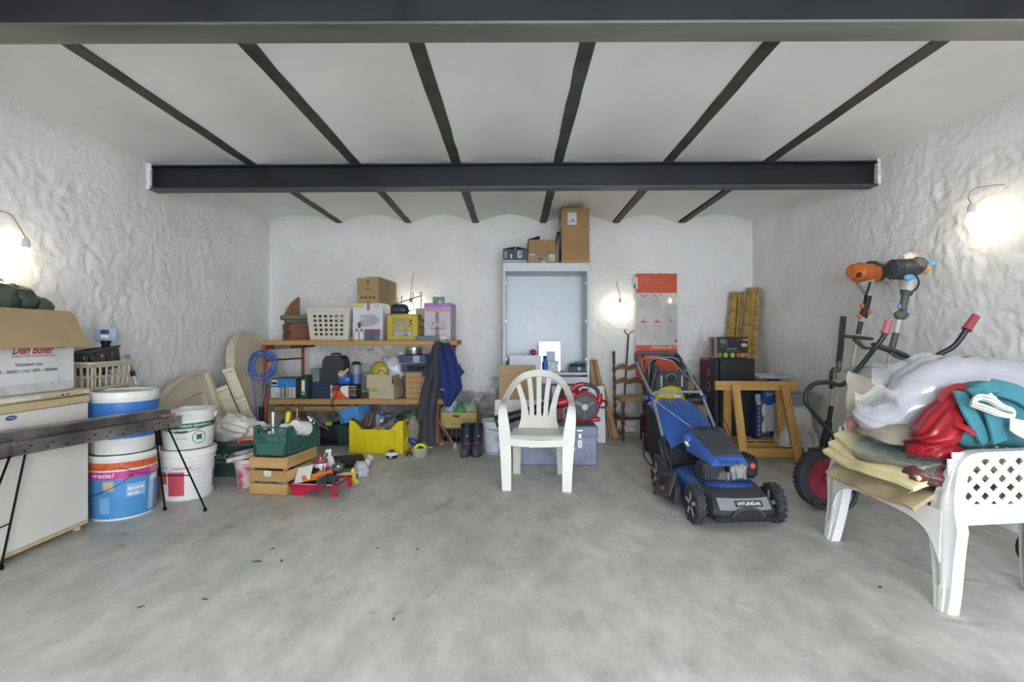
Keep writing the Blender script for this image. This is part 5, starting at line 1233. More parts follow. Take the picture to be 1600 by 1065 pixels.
def jk(u, v):
    z = .48 + .67 * v
    xl = -.055 - .0 * v; 
    xr = (.04 + .06 * v) if False else 0
    prof = [(0, .01, .05), (.12, -.02, .10), (.3, -.055, .18), (.55, -.065, .145), (.8, -.07, .115), (1, -.06, .045)]
    for i in range(len(prof) - 1):
        if prof[i][0] <= v <= prof[i + 1][0] + 1e-9:
            k = (v - prof[i][0]) / (prof[i + 1][0] - prof[i][0]); a = prof[i][1] + (prof[i + 1][1] - prof[i][1]) * k; b = prof[i][2] + (prof[i + 1][2] - prof[i][2]) * k; break
    x = a + (b - a) * u
    y = -.05 * sin(u * pi) - .02 * sin(u * 3.2 * pi + v * 2) + .012 * noise.noise(Vector((u * 4, v * 5, 3)))
    return (x, y, z)
m.shell(jk, 24, 40, .014); m.obj('body', JB, t, ang=75)
m = M(); m.shell(lambda u, v: (.085 + .11 * (1 - abs(2 * u - 1)) * sin(pi * v) ** .6 * 1.0 - .05 * (1 - v) * 0 + .02 * v, .03 - .03 * sin(u * pi), .70 + .28 * u + .02 * noise.noise(Vector((u * 4, v * 4, 7)))), 16, 10, .02); m.obj('sleeve', JB, t, ang=75)
m = M(); m.shell(lambda u, v: (-.07 - .12 * u, -.01 - .02 * sin(v * pi), 1.11 - .14 * u + (.05 + .01 * u) * (v - .5)), 12, 6, .014); m.obj('sleeve', JB, t, ang=75)
text('rms', t, (-.025, -.062, .665), w=.035, h=.014, material=PAPER)
m = M(); m.tube([(-.05, -.01, 1.10), (-.052, -.02, 1.145), (-.045, .01, 1.178), (-.045, .06, 1.182)], .007, 6); m.obj('hanging_loop', mat('#c9c5bd', .8), t)

# ---- under the shelf: black crate, green bin, blue foam box, yellow crate
t = thing('plastic_crate', 'black plastic crate on the floor under the lower shelf beside the green bin', 'crate', (WX(517, 5.78), 5.86, 0), .05)
def ribbed_crate(T, w, d, h, mt, nv=7, solid=.5, pattern=True):
    m = M(); th = .006
    m.box(-w / 2, w / 2, -d / 2, d / 2, 0, .008)
    for sx in (-1, 1): m.box(sx * w / 2 - th / 2, sx * w / 2 + th / 2, -d / 2, d / 2, 0, h * .9)
    for sy in (-1, 1):
        y = sy * d / 2
        m.box(-w / 2, w / 2, y - th / 2, y + th / 2, 0, h * .12); m.box(-w / 2, w / 2, y - th / 2, y + th / 2, h * .42, h * .55); m.box(-w / 2, w / 2, y - th / 2, y + th / 2, h * .9, h)
        for i in range(nv + 1):
            x = -w / 2 + w * i / nv; m.box(max(-w / 2, x - .008), min(w / 2, x + .008), y - th / 2, y + th / 2, 0, h)
    m.box(-w / 2 - .008, w / 2 + .008, -d / 2 - .008, -d / 2 + .004, h - .014, h); m.box(-w / 2 - .008, w / 2 + .008, d / 2 - .004, d / 2 + .008, h - .014, h)
    m.box(-w / 2 - .008, -w / 2 + .004, -d / 2, d / 2, h - .014, h); m.box(w / 2 - .004, w / 2 + .008, -d / 2, d / 2, h - .014, h)
    m.obj('crate_body', mt, T, ang=20)
ribbed_crate(t, .20, .28, .22, plastic('#232528', .5), 6)
t = thing('crate_contents', 'lime green sponge and dark cloth on the black crate', 'cloth', (WX(515, 5.78), 5.84, .05), .1)
m = M(); m.blob((0, 0, .09), (.09, .11, .10), 14, .2, 3, 5, zmin=0, e=.7); m.obj('dark_cloth', mat('#33363a', .9), t, ang=70)
m = M(); m.box(-.05, .03, -.10, -.02, .165, .215, .008); m.obj('green_sponge', mat('#9bbf45', .9), t)
t = thing('lidded_bin', 'dark green bin with its lid standing beside the yellow crate', 'bin', (WX(541, 5.74), 5.82, 0), .04)
m = M(); tub(m, .20, .26, .235, .14, rim=.012); m.obj('tub', plastic('#27423b', .5), t, ang=20)
m = M(); m.box(-.15, .11, -.13, .14, .237, .248, .003); m.obj('lid', plastic('#262d2b', .5), t)
m = M(); m.box(.098, .116, -.10, -.06, .0, .2, .004); m.obj('side_strap', BLACK, t)
t = thing('foam_box', 'sky blue foam box lying tilted across the green bin', 'box', (WX(551, 5.60), 5.64, .285), rot=(.08, -.20, -.30))
m = M(); m.box(-.125, .125, -.07, .17, 0, .165, .006); m.obj('box', mat('#4f93d2', .7, var=.04), t)
m = M(); m.box(-.085, .06, .0, .12, .165, .1665); m.obj('pale_label', mat('#c4c3b4', .7), t)
YL = plastic('#d2c016', .42)
t = thing('plastic_crate', 'bright yellow plastic harvest crate full of tools on the floor under the shelf', 'crate', (WX(596, 5.48), 5.52, 0), -.10)
w_, d_, h_ = .56, .38, .25
m = M(); th = .006
m.box(-w_ / 2 + .01, w_ / 2 - .01, -d_ / 2 + .01, d_ / 2 - .01, .005, .014)
def cut(W): return [(-W / 2, 0), (W / 2, 0), (W / 2, .345), (W / 2 - .045, .335), (W / 2 - .13, h_), (-W / 2 + .13, h_), (-W / 2 + .045, .335), (-W / 2, .345)]
for y in (-d_ / 2, d_ / 2): m.prism(cut(w_), -th / 2, th / 2, 0, Matrix.Translation((0, y, 0)) @ RX)
RZ = Matrix.Rotation(pi / 2, 4, 'Z')
for x in (-w_ / 2, w_ / 2): m.prism([(-d_ / 2, 0), (d_ / 2, 0), (d_ / 2, .345), (-d_ / 2, .345)], -th / 2, th / 2, 0, Matrix.Translation((x, 0, 0)) @ RZ @ RX)
m.obj('crate_body', YL, t, ang=20)
m = M()
for z in (.005, .075, .155, h_ - .012):
    m.box(-w_ / 2 - .012, w_ / 2 + .012, -d_ / 2 - .014, -d_ / 2 + .002, z, z + .009); m.box(w_ / 2 - .002, w_ / 2 + .014, -d_ / 2 - .014, d_ / 2 + .014, z, z + .009); m.box(-w_ / 2 - .014, -w_ / 2 + .002, -d_ / 2 - .014, d_ / 2 + .014, z, z + .009); m.box(-w_ / 2, w_ / 2, d_ / 2, d_ / 2 + .014, z, z + .009)
for i in range(8):
    x = -w_ / 2 + w_ * i / 7; m.box(x - .004, x + .004, -d_ / 2 - .012, -d_ / 2, .005, (.155 if 1 < i < 6 else h_ if i in (1, 6) else .34))
for i in range(6):
    y = -d_ / 2 + d_ * i / 5; m.box(w_ / 2, w_ / 2 + .012, y - .004, y + .004, .005, .155 if 0 < i < 5 else .34)
for x in (-w_ / 2 + .02, w_ / 2 - .06): m.box(x, x + .04, -d_ / 2 - .013, -d_ / 2 - .001, .02, h_)
m.obj('stiffening_ribs', YL, t, ang=20)
m = M(); m.tube(smoothpath([(-w_ / 2 + .012, -d_ / 2 + .01, .345), (-w_ / 2 + .06, -d_ / 2 + .005, .335), (-w_ / 2 + .14, -d_ / 2 + .005, .252)]), .013, 8); m.obj('black_edge', BLACK, t)
m = M(); m.box(w_ / 2 + .003, w_ / 2 + .005, -.05, .05, .27, .30); m.obj('hand_hole', mat('#3a3406', .9), t)
cx0, cy0 = WX(596, 5.48), 5.52
t = thing('angle_grinder', 'grey and black angle grinder lying in the bright yellow crate', 'grinder', (cx0 + .08, cy0 - .02, .20), -.2)
m = M(); m.tube(smoothpath([(-.06, 0, .02), (.02, 0, .06), (.10, 0, .10)]), [.06] * 6 + [.07] * 6 + [.045], 14); m.obj('body', mat('#707278', .45), t)
m = M(); m.lathe([(0, 0), (.075, 0), (.075, .006), (0, .006)], 24, mtx=Matrix.Translation((-.06, -.02, .03)) @ Matrix.Rotation(1.1, 4, 'X')); m.obj('guard', metal('#7d7f83', .4), t)
m = M(); m.tube(smoothpath([(.07, .02, .13), (.10, .02, .17), (.16, .02, .165), (.17, .02, .13)]), .012, 8); m.obj('handle', BLACK, t)
m = M(); m.tube([(-.07, -.03, .05), (-.03, -.02, .15)], .012, 8); m.obj('side_handle', BLACK, t)
m = M(); m.lathe([(0, 0), (.013, 0), (.013, .02), (0, .024)], 12, c=(-.03, -.02, .15)); m.obj('red_cap', RED, t)
t = thing('hand_drill', 'blue and grey drill standing at the back of the bright yellow crate', 'drill', (cx0 - .02, cy0 + .08, .24), .2)
m = M(); m.box(-.035, .035, -.03, .03, 0, .12, .012); m.obj('body', plastic('#2f6cb5', .4), t)
m = M(); m.tube([(-.045, 0, -.05), (-.05, 0, .13)], .028, 10); m.obj('grip', mat('#8b8d92', .5), t)
m = M(); m.box(.02, .10, -.03, .03, .09, .135, .008); m.obj('blue_nose', plastic('#2b437d', .4), t)
label_patch(t, (0, -.0308, .06), .05, .03, PAPER, name='plate')
t = thing('tool_roll', 'dark brown and blue grey tool roll leaning at the back of the yellow crate', 'tools', (cx0 - .14, cy0 + .10, .22), .3)
for i, (x, c_, r) in enumerate(((-.05, '#5b4a3a', .028), (.0, '#6a5a46', .022), (.06, '#4a5468', .034), (.10, '#5a6477', .026))):
    m = M(); m.tube([(x - .04, 0, -.02), (x + .01, .02, .15 + .012 * i)], r, 10); m.obj('roll', mat(c_, .8), t)
t = thing('canvas_bag', 'grey and green canvas bag hanging over the far end of the yellow crate', 'bag', (cx0 + .33, cy0 + .06, .17), -.1)
m = M(); m.blob((0, 0, .06), (.06, .09, .16), 16, .2, 2.2, 12, fold=.15); m.obj('canvas', mat('#8e8b7c', .9, bump=.4), t, ang=70)
m = M(); m.blob((-.06, .02, .19), (.12, .09, .035), 14, .2, 2.2, 22); m.obj('green_flap', mat('#3c6552', .7), t, ang=70)
m = M(); m.tube(smoothpath([(.02, -.02, .17), (.09, -.03, .08), (.085, -.03, -.05), (.03, -.05, -.14)]), .005, 6); m.obj('cord', BLACK, t)
m = M(); m.lathe([(0, -.05), (.03, -.05), (.034, -.02), (.034, .03), (.026, .05), (0, .05)], 16, mtx=Matrix.Translation((.0, -.06, -.08)) @ Matrix.Rotation(-1.0, 4, 'Y')); m.obj('blue_canister', plastic('#2349a8', .4), t)
t = thing('tool_heap', 'orange handled chisels and dark pliers heaped in the yellow crate', 'tools', (cx0 - .05, cy0 - .06, .18))
m = M(); m.blob((-.02, .05, .0), (.22, .12, .045), 14, .3, 4, 31); m.obj('dark_tools', mat('#3a3b3d', .6, var=.5, scale=30), t)
for i, (x, c_) in enumerate(((-.02, '#c95a3a'), (.01, '#d98a4c'), (.06, '#b7a27c'), (.09, '#c2b08c'))):
    m = M(); m.tube([(x - .06, -.06, .03), (x + .02, .02, .075)], [.012, .009], 8); m.obj('chisel_handle', mat(c_, .5), t)
# floor bits before the yellow crate
t = thing('trimmer_head', 'white and black strimmer spool head on the floor before the yellow crate', 'spool', (WX(612, 5.14), 5.14, 0))
m = M(); m.lathe([(.001, 0), (.05, 0), (.054, .006), (.054, .042), (.001, .042)], 28); m.obj('drum', plastic('#26272a', .45), t)
m = M(); m.lathe([(.058, .030), (.068, .034), (.068, .040), (.055, .054), (.022, .060), (.001, .060)], 28); m.obj('white_cap', WHITE, t)
m = M(); m.lathe([(.024, .058), (.022, .072), (.016, .076), (.001, .076)], 18); m.obj('knob', BLACK, t)
label_patch(t, (.0, -.0545, .018), .025, .012, PAPER, name='plate')
m = M(); m.tube(smoothpath([(-.055, 0, .02), (-.09, -.04, .01), (-.11, -.10, .004)]), .0012, 5); m.obj('line', mat('#c08a4c'), t)
t = thing('plastic_tub', 'shallow translucent plastic tub on the floor under the trousers', 'tub', (WX(656, 5.22), 5.22, 0))
m = M(); m.lathe([(.001, 0), (.072, 0), (.088, .085), (.093, .085), (.093, .092), (.084, .092), (.068, .006), (.001, .006)], 28); m.obj('tub', mat('#b9b69a', .3, alpha=.8), t)
m = M(); m.box(.085, .13, -.02, .02, .084, .091, .003); m.obj('lip', mat('#b9b69a', .3), t)
t = thing('tape_roll', 'neon yellow tape roll lying tilted in the translucent tub', 'tape', (WX(657, 5.22), 5.21, .062), rot=(.75, .35, 0))
m = M(); m.lathe([(.038, -.018), (.066, -.018), (.066, .018), (.038, .018), (.038, -.018)], 28); m.obj('roll', plastic('#d8e02a', .4), t)
m = M(); m.lathe([(.036, -.017), (.039, -.017), (.039, .017), (.036, .017)], 24); m.obj('core', DGREY, t)
t = thing('hose_clamp', 'small black bent clip on the floor beside the translucent tub', 'clip', (WX(640, 5.16), 5.18, 0), .3)
m = M(); m.tube(smoothpath([(-.035, 0, .01), (-.02, .01, .032), (.01, .01, .036), (.03, 0, .012)]), .01, 8); m.obj('clip', BLACK, t)
# yellow crate on a black crate by the right trestle
t = thing('plastic_crate', 'low black plastic crate under the pale yellow crate by the rubber boots', 'crate', (WX(714, 6.0), 6.03, 0), .03)
ribbed_crate(t, .40, .28, .165, plastic('#232428', .5), 8)
t = thing('plastic_crate', 'pale yellow plastic crate with print, stacked on the low black crate', 'crate', (WX(719, 6.0), 6.03, .168), -.04)
PY = plastic('#b9a258', .5)
ribbed = M(); w_, d_, h_ = .40, .28, .18
for y in (-d_ / 2, d_ / 2): ribbed.box(-w_ / 2, w_ / 2, y - .004, y + .004, 0, h_)
for x in (-w_ / 2, w_ / 2): ribbed.box(x - .004, x + .004, -d_ / 2, d_ / 2, 0, h_ + .05)
ribbed.box(-w_ / 2, w_ / 2, -d_ / 2, d_ / 2, 0, .008)
for i in range(9): x = -w_ / 2 + w_ * i / 8; ribbed.box(x - .006, x + .006, -d_ / 2 - .008, -d_ / 2, 0, h_ * (.55 if 0 < i < 8 else 1))
for z in (.09, h_ - .012): ribbed.box(-w_ / 2 - .008, w_ / 2 + .008, -d_ / 2 - .012, -d_ / 2, z, z + .012)
ribbed.box(w_ / 2, w_ / 2 + .01, -d_ / 2, d_ / 2, .09, .102)
ribbed.obj('crate_body', PY, t, ang=20)
label_patch(t, (-.03, -d_ / 2 - .0055, .135), .075, .022, mat('#33403a', .7), name='hand_slot')
text('UGL - M', t, (-.02, -d_ / 2 - .0095, .045), w=.13, h=.022, material=mat('#7d6a2c', .6))
t = thing('shopping_bag', 'blue white and green plastic bags heaped in the pale yellow crate', 'bags', (WX(716, 6.0), 6.03, .18))
m = M(); m.blob((-.09, 0, .19), (.08, .10, .14), 16, .25, 2.2, 4, fold=.2, zmin=0); m.obj('blue_film', mat('#8ea6d0', .3, hex2='#d3d8e2', scale=7), t, ang=60)
m = M(); m.blob((.02, -.05, .15), (.08, .06, .08), 14, .25, 2.2, 9, fold=.2, zmin=0); m.obj('green_film', mat('#3f9c5a', .3), t, ang=60)
m = M(); m.blob((.12, .02, .17), (.10, .08, .09), 14, .25, 2.6, 15, fold=.25, zmin=0); m.obj('grey_film', mat('#a3b09c', .25, hex2='#7f9a78', scale=9), t, ang=60)
# rubber boots
def boot(lab, x, y, rz):
    T = thing('rubber_boot', lab, 'boot', (x, y, 0), rz, group='pair of rubber boots')
    m = M()
    def sh(u, v):      # shaft
        a = u * 2 * pi; z = .10 + .205 * v; r = .056 + .010 * v
        return (r * .92 * cos(a), .03 + r * 1.15 * sin(a), z + .012 * v * sin(a))
    m.surf(sh, 22, 8, cu=True); m.surf(lambda u, v: (lambda p: (p[0] * .93, (p[1] - .03) * .93 + .03, p[2]))(sh(u, 1 - .5 * v)), 22, 3, cu=True)
    m.obj('shaft', mat('#262a38', .6), T, ang=70)
    m = M(); m.lathe([(.0515, .118), (.0615, .118), (.0615, .128), (.0515, .128)], 22, mtx=Matrix.Translation((0, .03, 0)) @ Matrix.Diagonal((.95, 1.17, 1, 1))); m.obj('red_stripe', mat('#8d3550', .5), T)
    m = M()
    def ft(u, v):
        a = u * 2 * pi; c, s_ = cos(a), sin(a)
        L = .145; y0 = -.035
        k = [(0, 1.0), (.12, 1.06), (.45, 1.03), (.75, .86), (1, .50)]
        for i in range(4):
            if k[i][0] <= v <= k[i + 1][0]: q = (v - k[i][0]) / (k[i + 1][0] - k[i][0]); g = k[i][1] + (k[i + 1][1] - k[i][1]) * q; break
        zt = .018 + .092 * v
        wid = .052 * (1 - .1 * s_)
        back = .095; front = .135 * g
        yy = .03 + (s_ * (back if s_ > 0 else front + .02))
        if s_ > 0: yy = .03 + s_ * .068
        return (c * wid * (.93 + .1 * g), yy, zt)
    m.surf(ft, 26, 10, cu=True); m.obj('foot', mat('#474d54', .55, var=.25, scale=16), T, ang=70)
    m = M(); pl = [(.058 * cos(a) * (1 - .0 * sin(a)), .03 + (sin(a) * (.075 if sin(a) > 0 else .165))) for a in [i * 2 * pi / 26 for i in range(26)]]; m.prism(pl, 0, .020); m.obj('sole', mat('#3a3f44', .7), T, ang=50)
    label_patch(T, (.02, -.043, .205), .012, .014, mat('#b9bcc0', .4), name='tab')
    return T
boot('dark rubber boot with a red stripe, next to the trestle foot', WX(728.5, 5.26), 5.26, -.12)
boot('dark rubber boot with a red stripe, next to the lettered bucket', WX(745, 5.26), 5.27, .0)
# ------------------------------------------------------------------ centre: white cabinet and what stands before it
CWH = plastic('#d9dde2', .5, var=.03)
cx0, cx1, cy0, cy1, ctop = WX(786, 6.05), WX(921, 6.05), 6.05, 6.56, 2.09
t = thing('cabinet', 'tall open white cabinet with a shelf against the back wall', 'cabinet', ((cx0 + cx1) / 2, cy0, 0))
hw = (cx1 - cx0) / 2; dp = cy1 - cy0
for sx in (-1, 1):
    m = M(); m.box(sx * hw, sx * (hw - .022), 0, dp, 0, ctop, .002); m.obj('side_panel', CWH, t)
    m = M(); m.box(sx * (hw - .0225), sx * (hw - .028), .02, dp - .02, .8, ctop - .03); m.obj('hinge_strip', CWH, t)
    for z in (.95, 1.40, 1.85):
        m = M(); m.box(sx * (hw - .028), sx * (hw - .045), .03, .07, z - .02, z + .02, .003); m.obj('hinge_plate', STEEL, t)
m = M(); m.box(-hw + .022, hw - .022, 0, dp, ctop - .10, ctop, .002); m.obj('top_panel', CWH, t)
m = M(); m.box(-hw + .022, hw - .022, dp - .012, dp - .002, .05, ctop - .1); m.obj('back_panel', plastic('#d3dbe2', .35, var=.02), t)
m = M(); m.box(-hw + .022, hw - .022, .005, dp - .012, .765, .79, .002); m.obj('shelf', CWH, t)
m = M(); m.box(-hw + .022, hw - .022, .0, .022, .66, .74, .002); m.obj('drawer_rail', CWH, t)
m = M(); m.box(-hw + .022, hw - .022, .005, dp - .012, .04, .065, .002); m.obj('bottom_shelf', CWH, t)
m = M(); m.box(-hw + .022, hw - .022, .03, .045, 0, .04); m.obj('plinth', CWH, t)
# mirror on the cabinet shelf catching the daylight of the doorway
t = thing('mirror', 'small frameless mirror standing on the cabinet shelf, bright with daylight', 'mirror', (WX(859, 6.3), 6.33, .791), rot=(-.035, 0, 0))
m = M(); m.box(-.128, .128, .003, .010, 0, .362); m.obj('backing', PAPER, t)
m = M(); m.box(-.128, .128, .0, .003, 0, .362); m.obj('glass', mat('#f4f6f8', .02, 1.0, var=0, name='mirror_glass'), t)
t = thing('spray_bottle', 'small blue bottle before the mirror on the cabinet shelf', 'bottle', (WX(852, 6.2), 6.2, .791))
m = M(); m.lathe([(.001, 0), (.026, 0), (.028, .01), (.028, .11), (.012, .14), (.012, .165), (0, .165)], 18); m.obj('bottle', plastic('#3a6ac0', .35), t)
m = M(); m.lathe([(.014, .16), (.014, .195), (.004, .20), (0, .20)], 12); m.obj('cap', plastic('#2b4c93'), t)
t = carton('storage_box', 'translucent storage box before the mirror on the cabinet shelf', WX(856, 6.2), WX(873, 6.2), .791, .12, 6.20, .10, mat('#b3bccb', .3, var=.3, scale=22))
m = M(); m.box(-.072, .072, -.006, .106, .12, .132, .004); m.obj('lid', plastic('#c9d0da', .4), t)
t = carton('storage_box', 'small pale blue box on the translucent box before the mirror', WX(855, 6.22), WX(868, 6.22), .924, .11, 6.22, .09, mat('#a9b9cf', .4))
m = M(); m.box(-.055, .055, -.005, .094, .108, .118, .003); m.obj('lid', plastic('#c3cbd8', .4), t)
t = thing('tool_box', 'small navy plastic tool box at the right end of the cabinet shelf', 'box', (WX(905, 6.2), 6.2, .791))
m = M(); m.rings([[(-.115, 0, 0), (.115, 0, 0), (.115, .13, 0), (-.115, .13, 0)], [(-.12, -.004, .06), (.12, -.004, .06), (.12, .134, .06), (-.12, .134, .06)], [(-.10, .015, .10), (.10, .015, .10), (.10, .115, .10), (-.10, .115, .10)]]); m.obj('body', plastic('#2c374f', .4), t, ang=20)
m = M(); m.box(-.018, .018, -.008, .0, .02, .06, .002); m.obj('latch', mat('#b8bcc4', .4), t)
m = M(); m.tube([(-.05, .06, .098), (-.045, .06, .118), (.045, .06, .118), (.05, .06, .098)], .007, 8); m.obj('handle', plastic('#2c374f', .4), t)
t = thing('cloth_heap', 'blue and red odds and ends at the left end of the cabinet shelf', 'odds and ends', (WX(800, 6.25), 6.25, .791))
m = M(); m.blob((0, 0, .08), (.07, .06, .10), 12, .3, 3, 3, zmin=0); m.obj('blue_film', mat('#5a78ad', .4, hex2='#b5bfd2', scale=14), t, ang=70)
m = M(); m.blob((.26, .02, .235), (.04, .03, .035), 10, .3, 3, 6); m.blob((.26, .02, .1), (.03, .03, .12), 10, .1, 3, 7); m.obj('red_knob', mat('#a83a5e', .5), t, ang=70)
# boxes on top of the cabinet
t = carton('printed_box', 'small navy printed box with lifted flaps on top of the cabinet', WX(786, 6.05), WX(823.5, 6.05), ctop, .165, 6.06, .25, mat('#3a4356', .5))
w_ = WX(823.5, 6.05) - WX(786, 6.05)
m = M(); m.add([(-w_ / 2, 0, .166), (0, .06, .205), (0, .2, .205), (-w_ / 2, .24, .166)], [(0, 1, 2, 3)]); m.obj('flap', cardboard('#7d7567'), t)
m = M(); m.add([(w_ / 2, 0, .166), (.01, .06, .205), (.01, .2, .205), (w_ / 2, .24, .166)], [(0, 1, 2, 3)]); m.obj('flap', cardboard('#7d7567'), t)
m = M(); m.box(-w_ / 2, w_ / 2, -.001, .0, .0, .035); m.obj('pale_band', mat('#9aa3b5', .5), t)
label_patch(t, (.055, -.001, .10), .055, .085, mat('#b9bfca', .6), name='label'); label_patch(t, (-.11, -.001, .10), .03, .08, mat('#8d97ab', .6), name='print_column'); label_patch(t, (-.045, -.001, .08), .02, .05, mat('#c9ced8', .6), name='print_mark')
label_patch(t, (.062, -.0025, .11), .03, .04, mat('#77808f', .6), name='barcode')
t = thing('open_carton', 'open brown carton with a torn front band between the two boxes on the cabinet', 'box', (WX(847, 6.05), 6.06, ctop))
w_ = WX(869, 6.05) - WX(825, 6.05); h_ = .275
m = M(); KB2 = cardboard('#a3855c')
m.box(-w_ / 2, w_ / 2, 0, .006, 0, h_); m.box(-w_ / 2, w_ / 2, .30, .306, 0, h_); m.box(-w_ / 2, -w_ / 2 + .006, 0, .306, 0, h_); m.box(w_ / 2 - .006, w_ / 2, 0, .306, 0, h_); m.box(-w_ / 2, w_ / 2, 0, .306, 0, .006); m.obj('body', KB2, t)
m = M(); m.add([(-w_ / 2, .0, h_), (-.02, .03, h_ + .05), (-.02, .28, h_ + .05), (-w_ / 2, .306, h_), (-w_ / 2, 0, h_ + .004), (-.02, .03, h_ + .054), (-.02, .28, h_ + .054), (-w_ / 2, .306, h_ + .004)], [(0, 1, 2, 3), (7, 6, 5, 4), (0, 4, 5, 1), (1, 5, 6, 2)]); m.obj('flap', cardboard('#7f6542'), t)
m = M(); m.box(-w_ / 2, w_ / 2, -.0016, 0, .004, .115); m.obj('printed_band', cardboard('#a68e6e'), t)
m = M(); m.box(-w_ / 2, w_ / 2, -.0012, 0, .112, .122); m.obj('dark_line', cardboard('#7b6344'), t)
text('WATER PUMP UNIT', t, (-.03, -.003, .088), w=.20, h=.016, material=mat('#4f6d8f', .7), bold=.02)
label_patch(t, (.115, -.0016, .062), .065, .085, mat('#c3c2be', .6), name='label'); label_patch(t, (-.02, -.0018, .05), .05, .03, mat('#5d6f88', .7), name='print_mark'); label_patch(t, (.02, -.0018, .012), .05, .014, PAPER, name='tape')
label_patch(t, (-.11, -.0018, .095), .06, .02, PAPER, ((.97, 0, -.22), (.22, 0, .97)), name='tape')
t = carton('tall_carton', 'tallest brown carton with a white shipping label on top of the cabinet', WX(877.5, 6.02), WX(921, 6.02), ctop + .02, .622, 6.02, .50, cardboard('#a5855a'), rz=-.03)
w_ = WX(921, 6.02) - WX(877.5, 6.02)
m = M(); m.box(-w_ / 2 - .0015, -w_ / 2, .002, .498, .002, .62); m.obj('printed_side', cardboard('#8b7d66'), t)
for (z, h__, c_) in ((.45, .12, '#c9ccd0'), (.30, .22, '#6a6f7a'), (.12, .14, '#23252c')): label_patch(t, (-w_ / 2 - .002, .25, z), .34, h__, mat(c_, .6), 'nx', 'side_print')
label_patch(t, (-.04, -.001, .495), .105, .145, mat('#d8dade', .6), name='shipping_label'); label_patch(t, (-.028, -.0025, .47), .018, .028, mat('#5a5f66', .6), name='barcode'); label_patch(t, (-.06, -.0025, .47), .008, .03, mat('#9a9fa6', .6), name='barcode')
label_patch(t, (.10, -.001, .41), .035, .028, mat('#86693f', .8), name='printed_icon')
for i in range(3): label_patch(t, (.06 + i * .03, -.001, .26), .003, .22, mat('#97784d', .8), name='print_line', t=.0006)
m = M(); m.box(-w_ / 2 - .004, w_ / 2 + .004, -.004, .504, -.02, .008, .002); m.obj('bottom_flaps', cardboard('#b59a72'), t)
t = thing('wand', 'black rod end sticking up between the open carton and the tall carton', 'rod', (WX(872, 6.2), 6.22, ctop + .0))
m = M(); m.tube([(-.07, .0, .02), (-.035, 0, .24), (.00, 0, .36)], [.012, .012, .014], 10); m.obj('rod', DGREY, t)
m = M(); m.tube([(.0, 0, .36), (.008, 0, .40)], .017, 10); m.obj('cap', BLACK, t)
# boards leaning in front of the cabinet
def leaning(name, label, cat, px0, px1, ytop, d, mt, lean=.10, th=.018, z0=0):
    T = thing(name, label, cat, ((WX(px0, d) + WX(px1, d)) / 2, d - lean, z0))
    w = WX(px1, d) - WX(px0, d); h = WZ(ytop, d) - z0; a = math.atan2(lean, h)
    m = M(); m.box(-w / 2, w / 2, 0, th, 0, sqrt(h * h + lean * lean), .002, mtx=Matrix.Rotation(-a, 4, 'X')); m.obj('board', mt, T)
    return T, w, a
leaning('white_board', 'large white board leaning on the cabinet behind the brown board', 'board', 796, 846, 555, 5.97, plastic('#cfd3da', .4), .12)
T, w_, a_ = leaning('brown_board', 'plain brown fibreboard sheet leaning behind the striped sign', 'board', 780, 837, 570, 5.74, mat('#b59a72', .7, var=.05, scale=6), .12, .012)
T, w_, a_ = leaning('white_board', 'tall white sheet leaning on the cabinet behind the red leaf blower', 'panel', 862, 944, 603, 5.98, plastic('#d9dade', .4), .10, .02)
m = M(); m.box(.20, .207, -.003, 0, .45, .60, mtx=Matrix.Rotation(-a_, 4, 'X')); m.obj('scratch', mat('#b9bbc0', .6), T)
T, w_, a_ = leaning('warning_sign', 'red and white diagonally striped warning sign leaning behind the lettered bucket', 'sign', 773, 850, 624, 5.50, mat('#cfcfd2', .4, var=.1), .08, .008)
for k in range(3):
    x = -.215 + k * .20
    m = M(); m.prism([(x, .345), (x + .09, .345), (x + .21, .19), (x + .12, .19)], .0005, .002, 0, Matrix.Rotation(-a_, 4, 'X') @ RX); m.obj('red_stripe', mat('#c0394a', .45), T)
m = M(); m.lathe([(0, 0), (.05, 0), (.05, .002), (0, .002)], 24, mtx=Matrix.Rotation(-a_, 4, 'X') @ Matrix.Translation((-.20, -.0005, .33)) @ RX @ Matrix.Diagonal((.9, 1.2, 1, 1))); m.obj('red_spot', mat('#c92a33', .4), T)
m = M(); m.lathe([(0, 0), (.014, 0), (.014, .002), (0, .002)], 16, mtx=Matrix.Rotation(-a_, 4, 'X') @ Matrix.Translation((-.19, -.0028, .32)) @ RX); m.obj('white_spot', PAPER, T)
m = M(); m.box(.10, .22, -.002, 0, .22, .345, mtx=Matrix.Rotation(-a_, 4, 'X')); m.obj('red_panel', mat('#c0463c', .45), T)
# bucket with TEKNO print
T, R = bucket('paint_bucket', 'white bucket lettered TEKNO beside the rubber boots', (WX(778, 5.4), 5.42, 0), .148, .165, .335, mat('#dfe3e8', .35), rib=2, handle=(.27, .03, .9))
TB = mat('#34589a', .5)
bend_text(T, R, 'TEKNO', .155, 10, .036, .135, TB); bend_text(T, R, 'colori e finiture', .125, 10, .007, .12, TB)
sleeve(T, R, .012, .020, -85, 100, TB, 'blue_line')
for i, (x, h__) in enumerate(((8, .035), (13, .05), (18, .038), (24, .062), (30, .05), (36, .07), (42, .055))): sleeve(T, R, .02, .02 + h__, x - 2.4, x + 2.4, TB, 'printed_tower', n=3)
sleeve(T, R, .185, .192, -2, 22, TB, 'printed_roof', n=6); sleeve(T, R, .192, .196, 3, 17, TB, 'printed_roof', n=6)
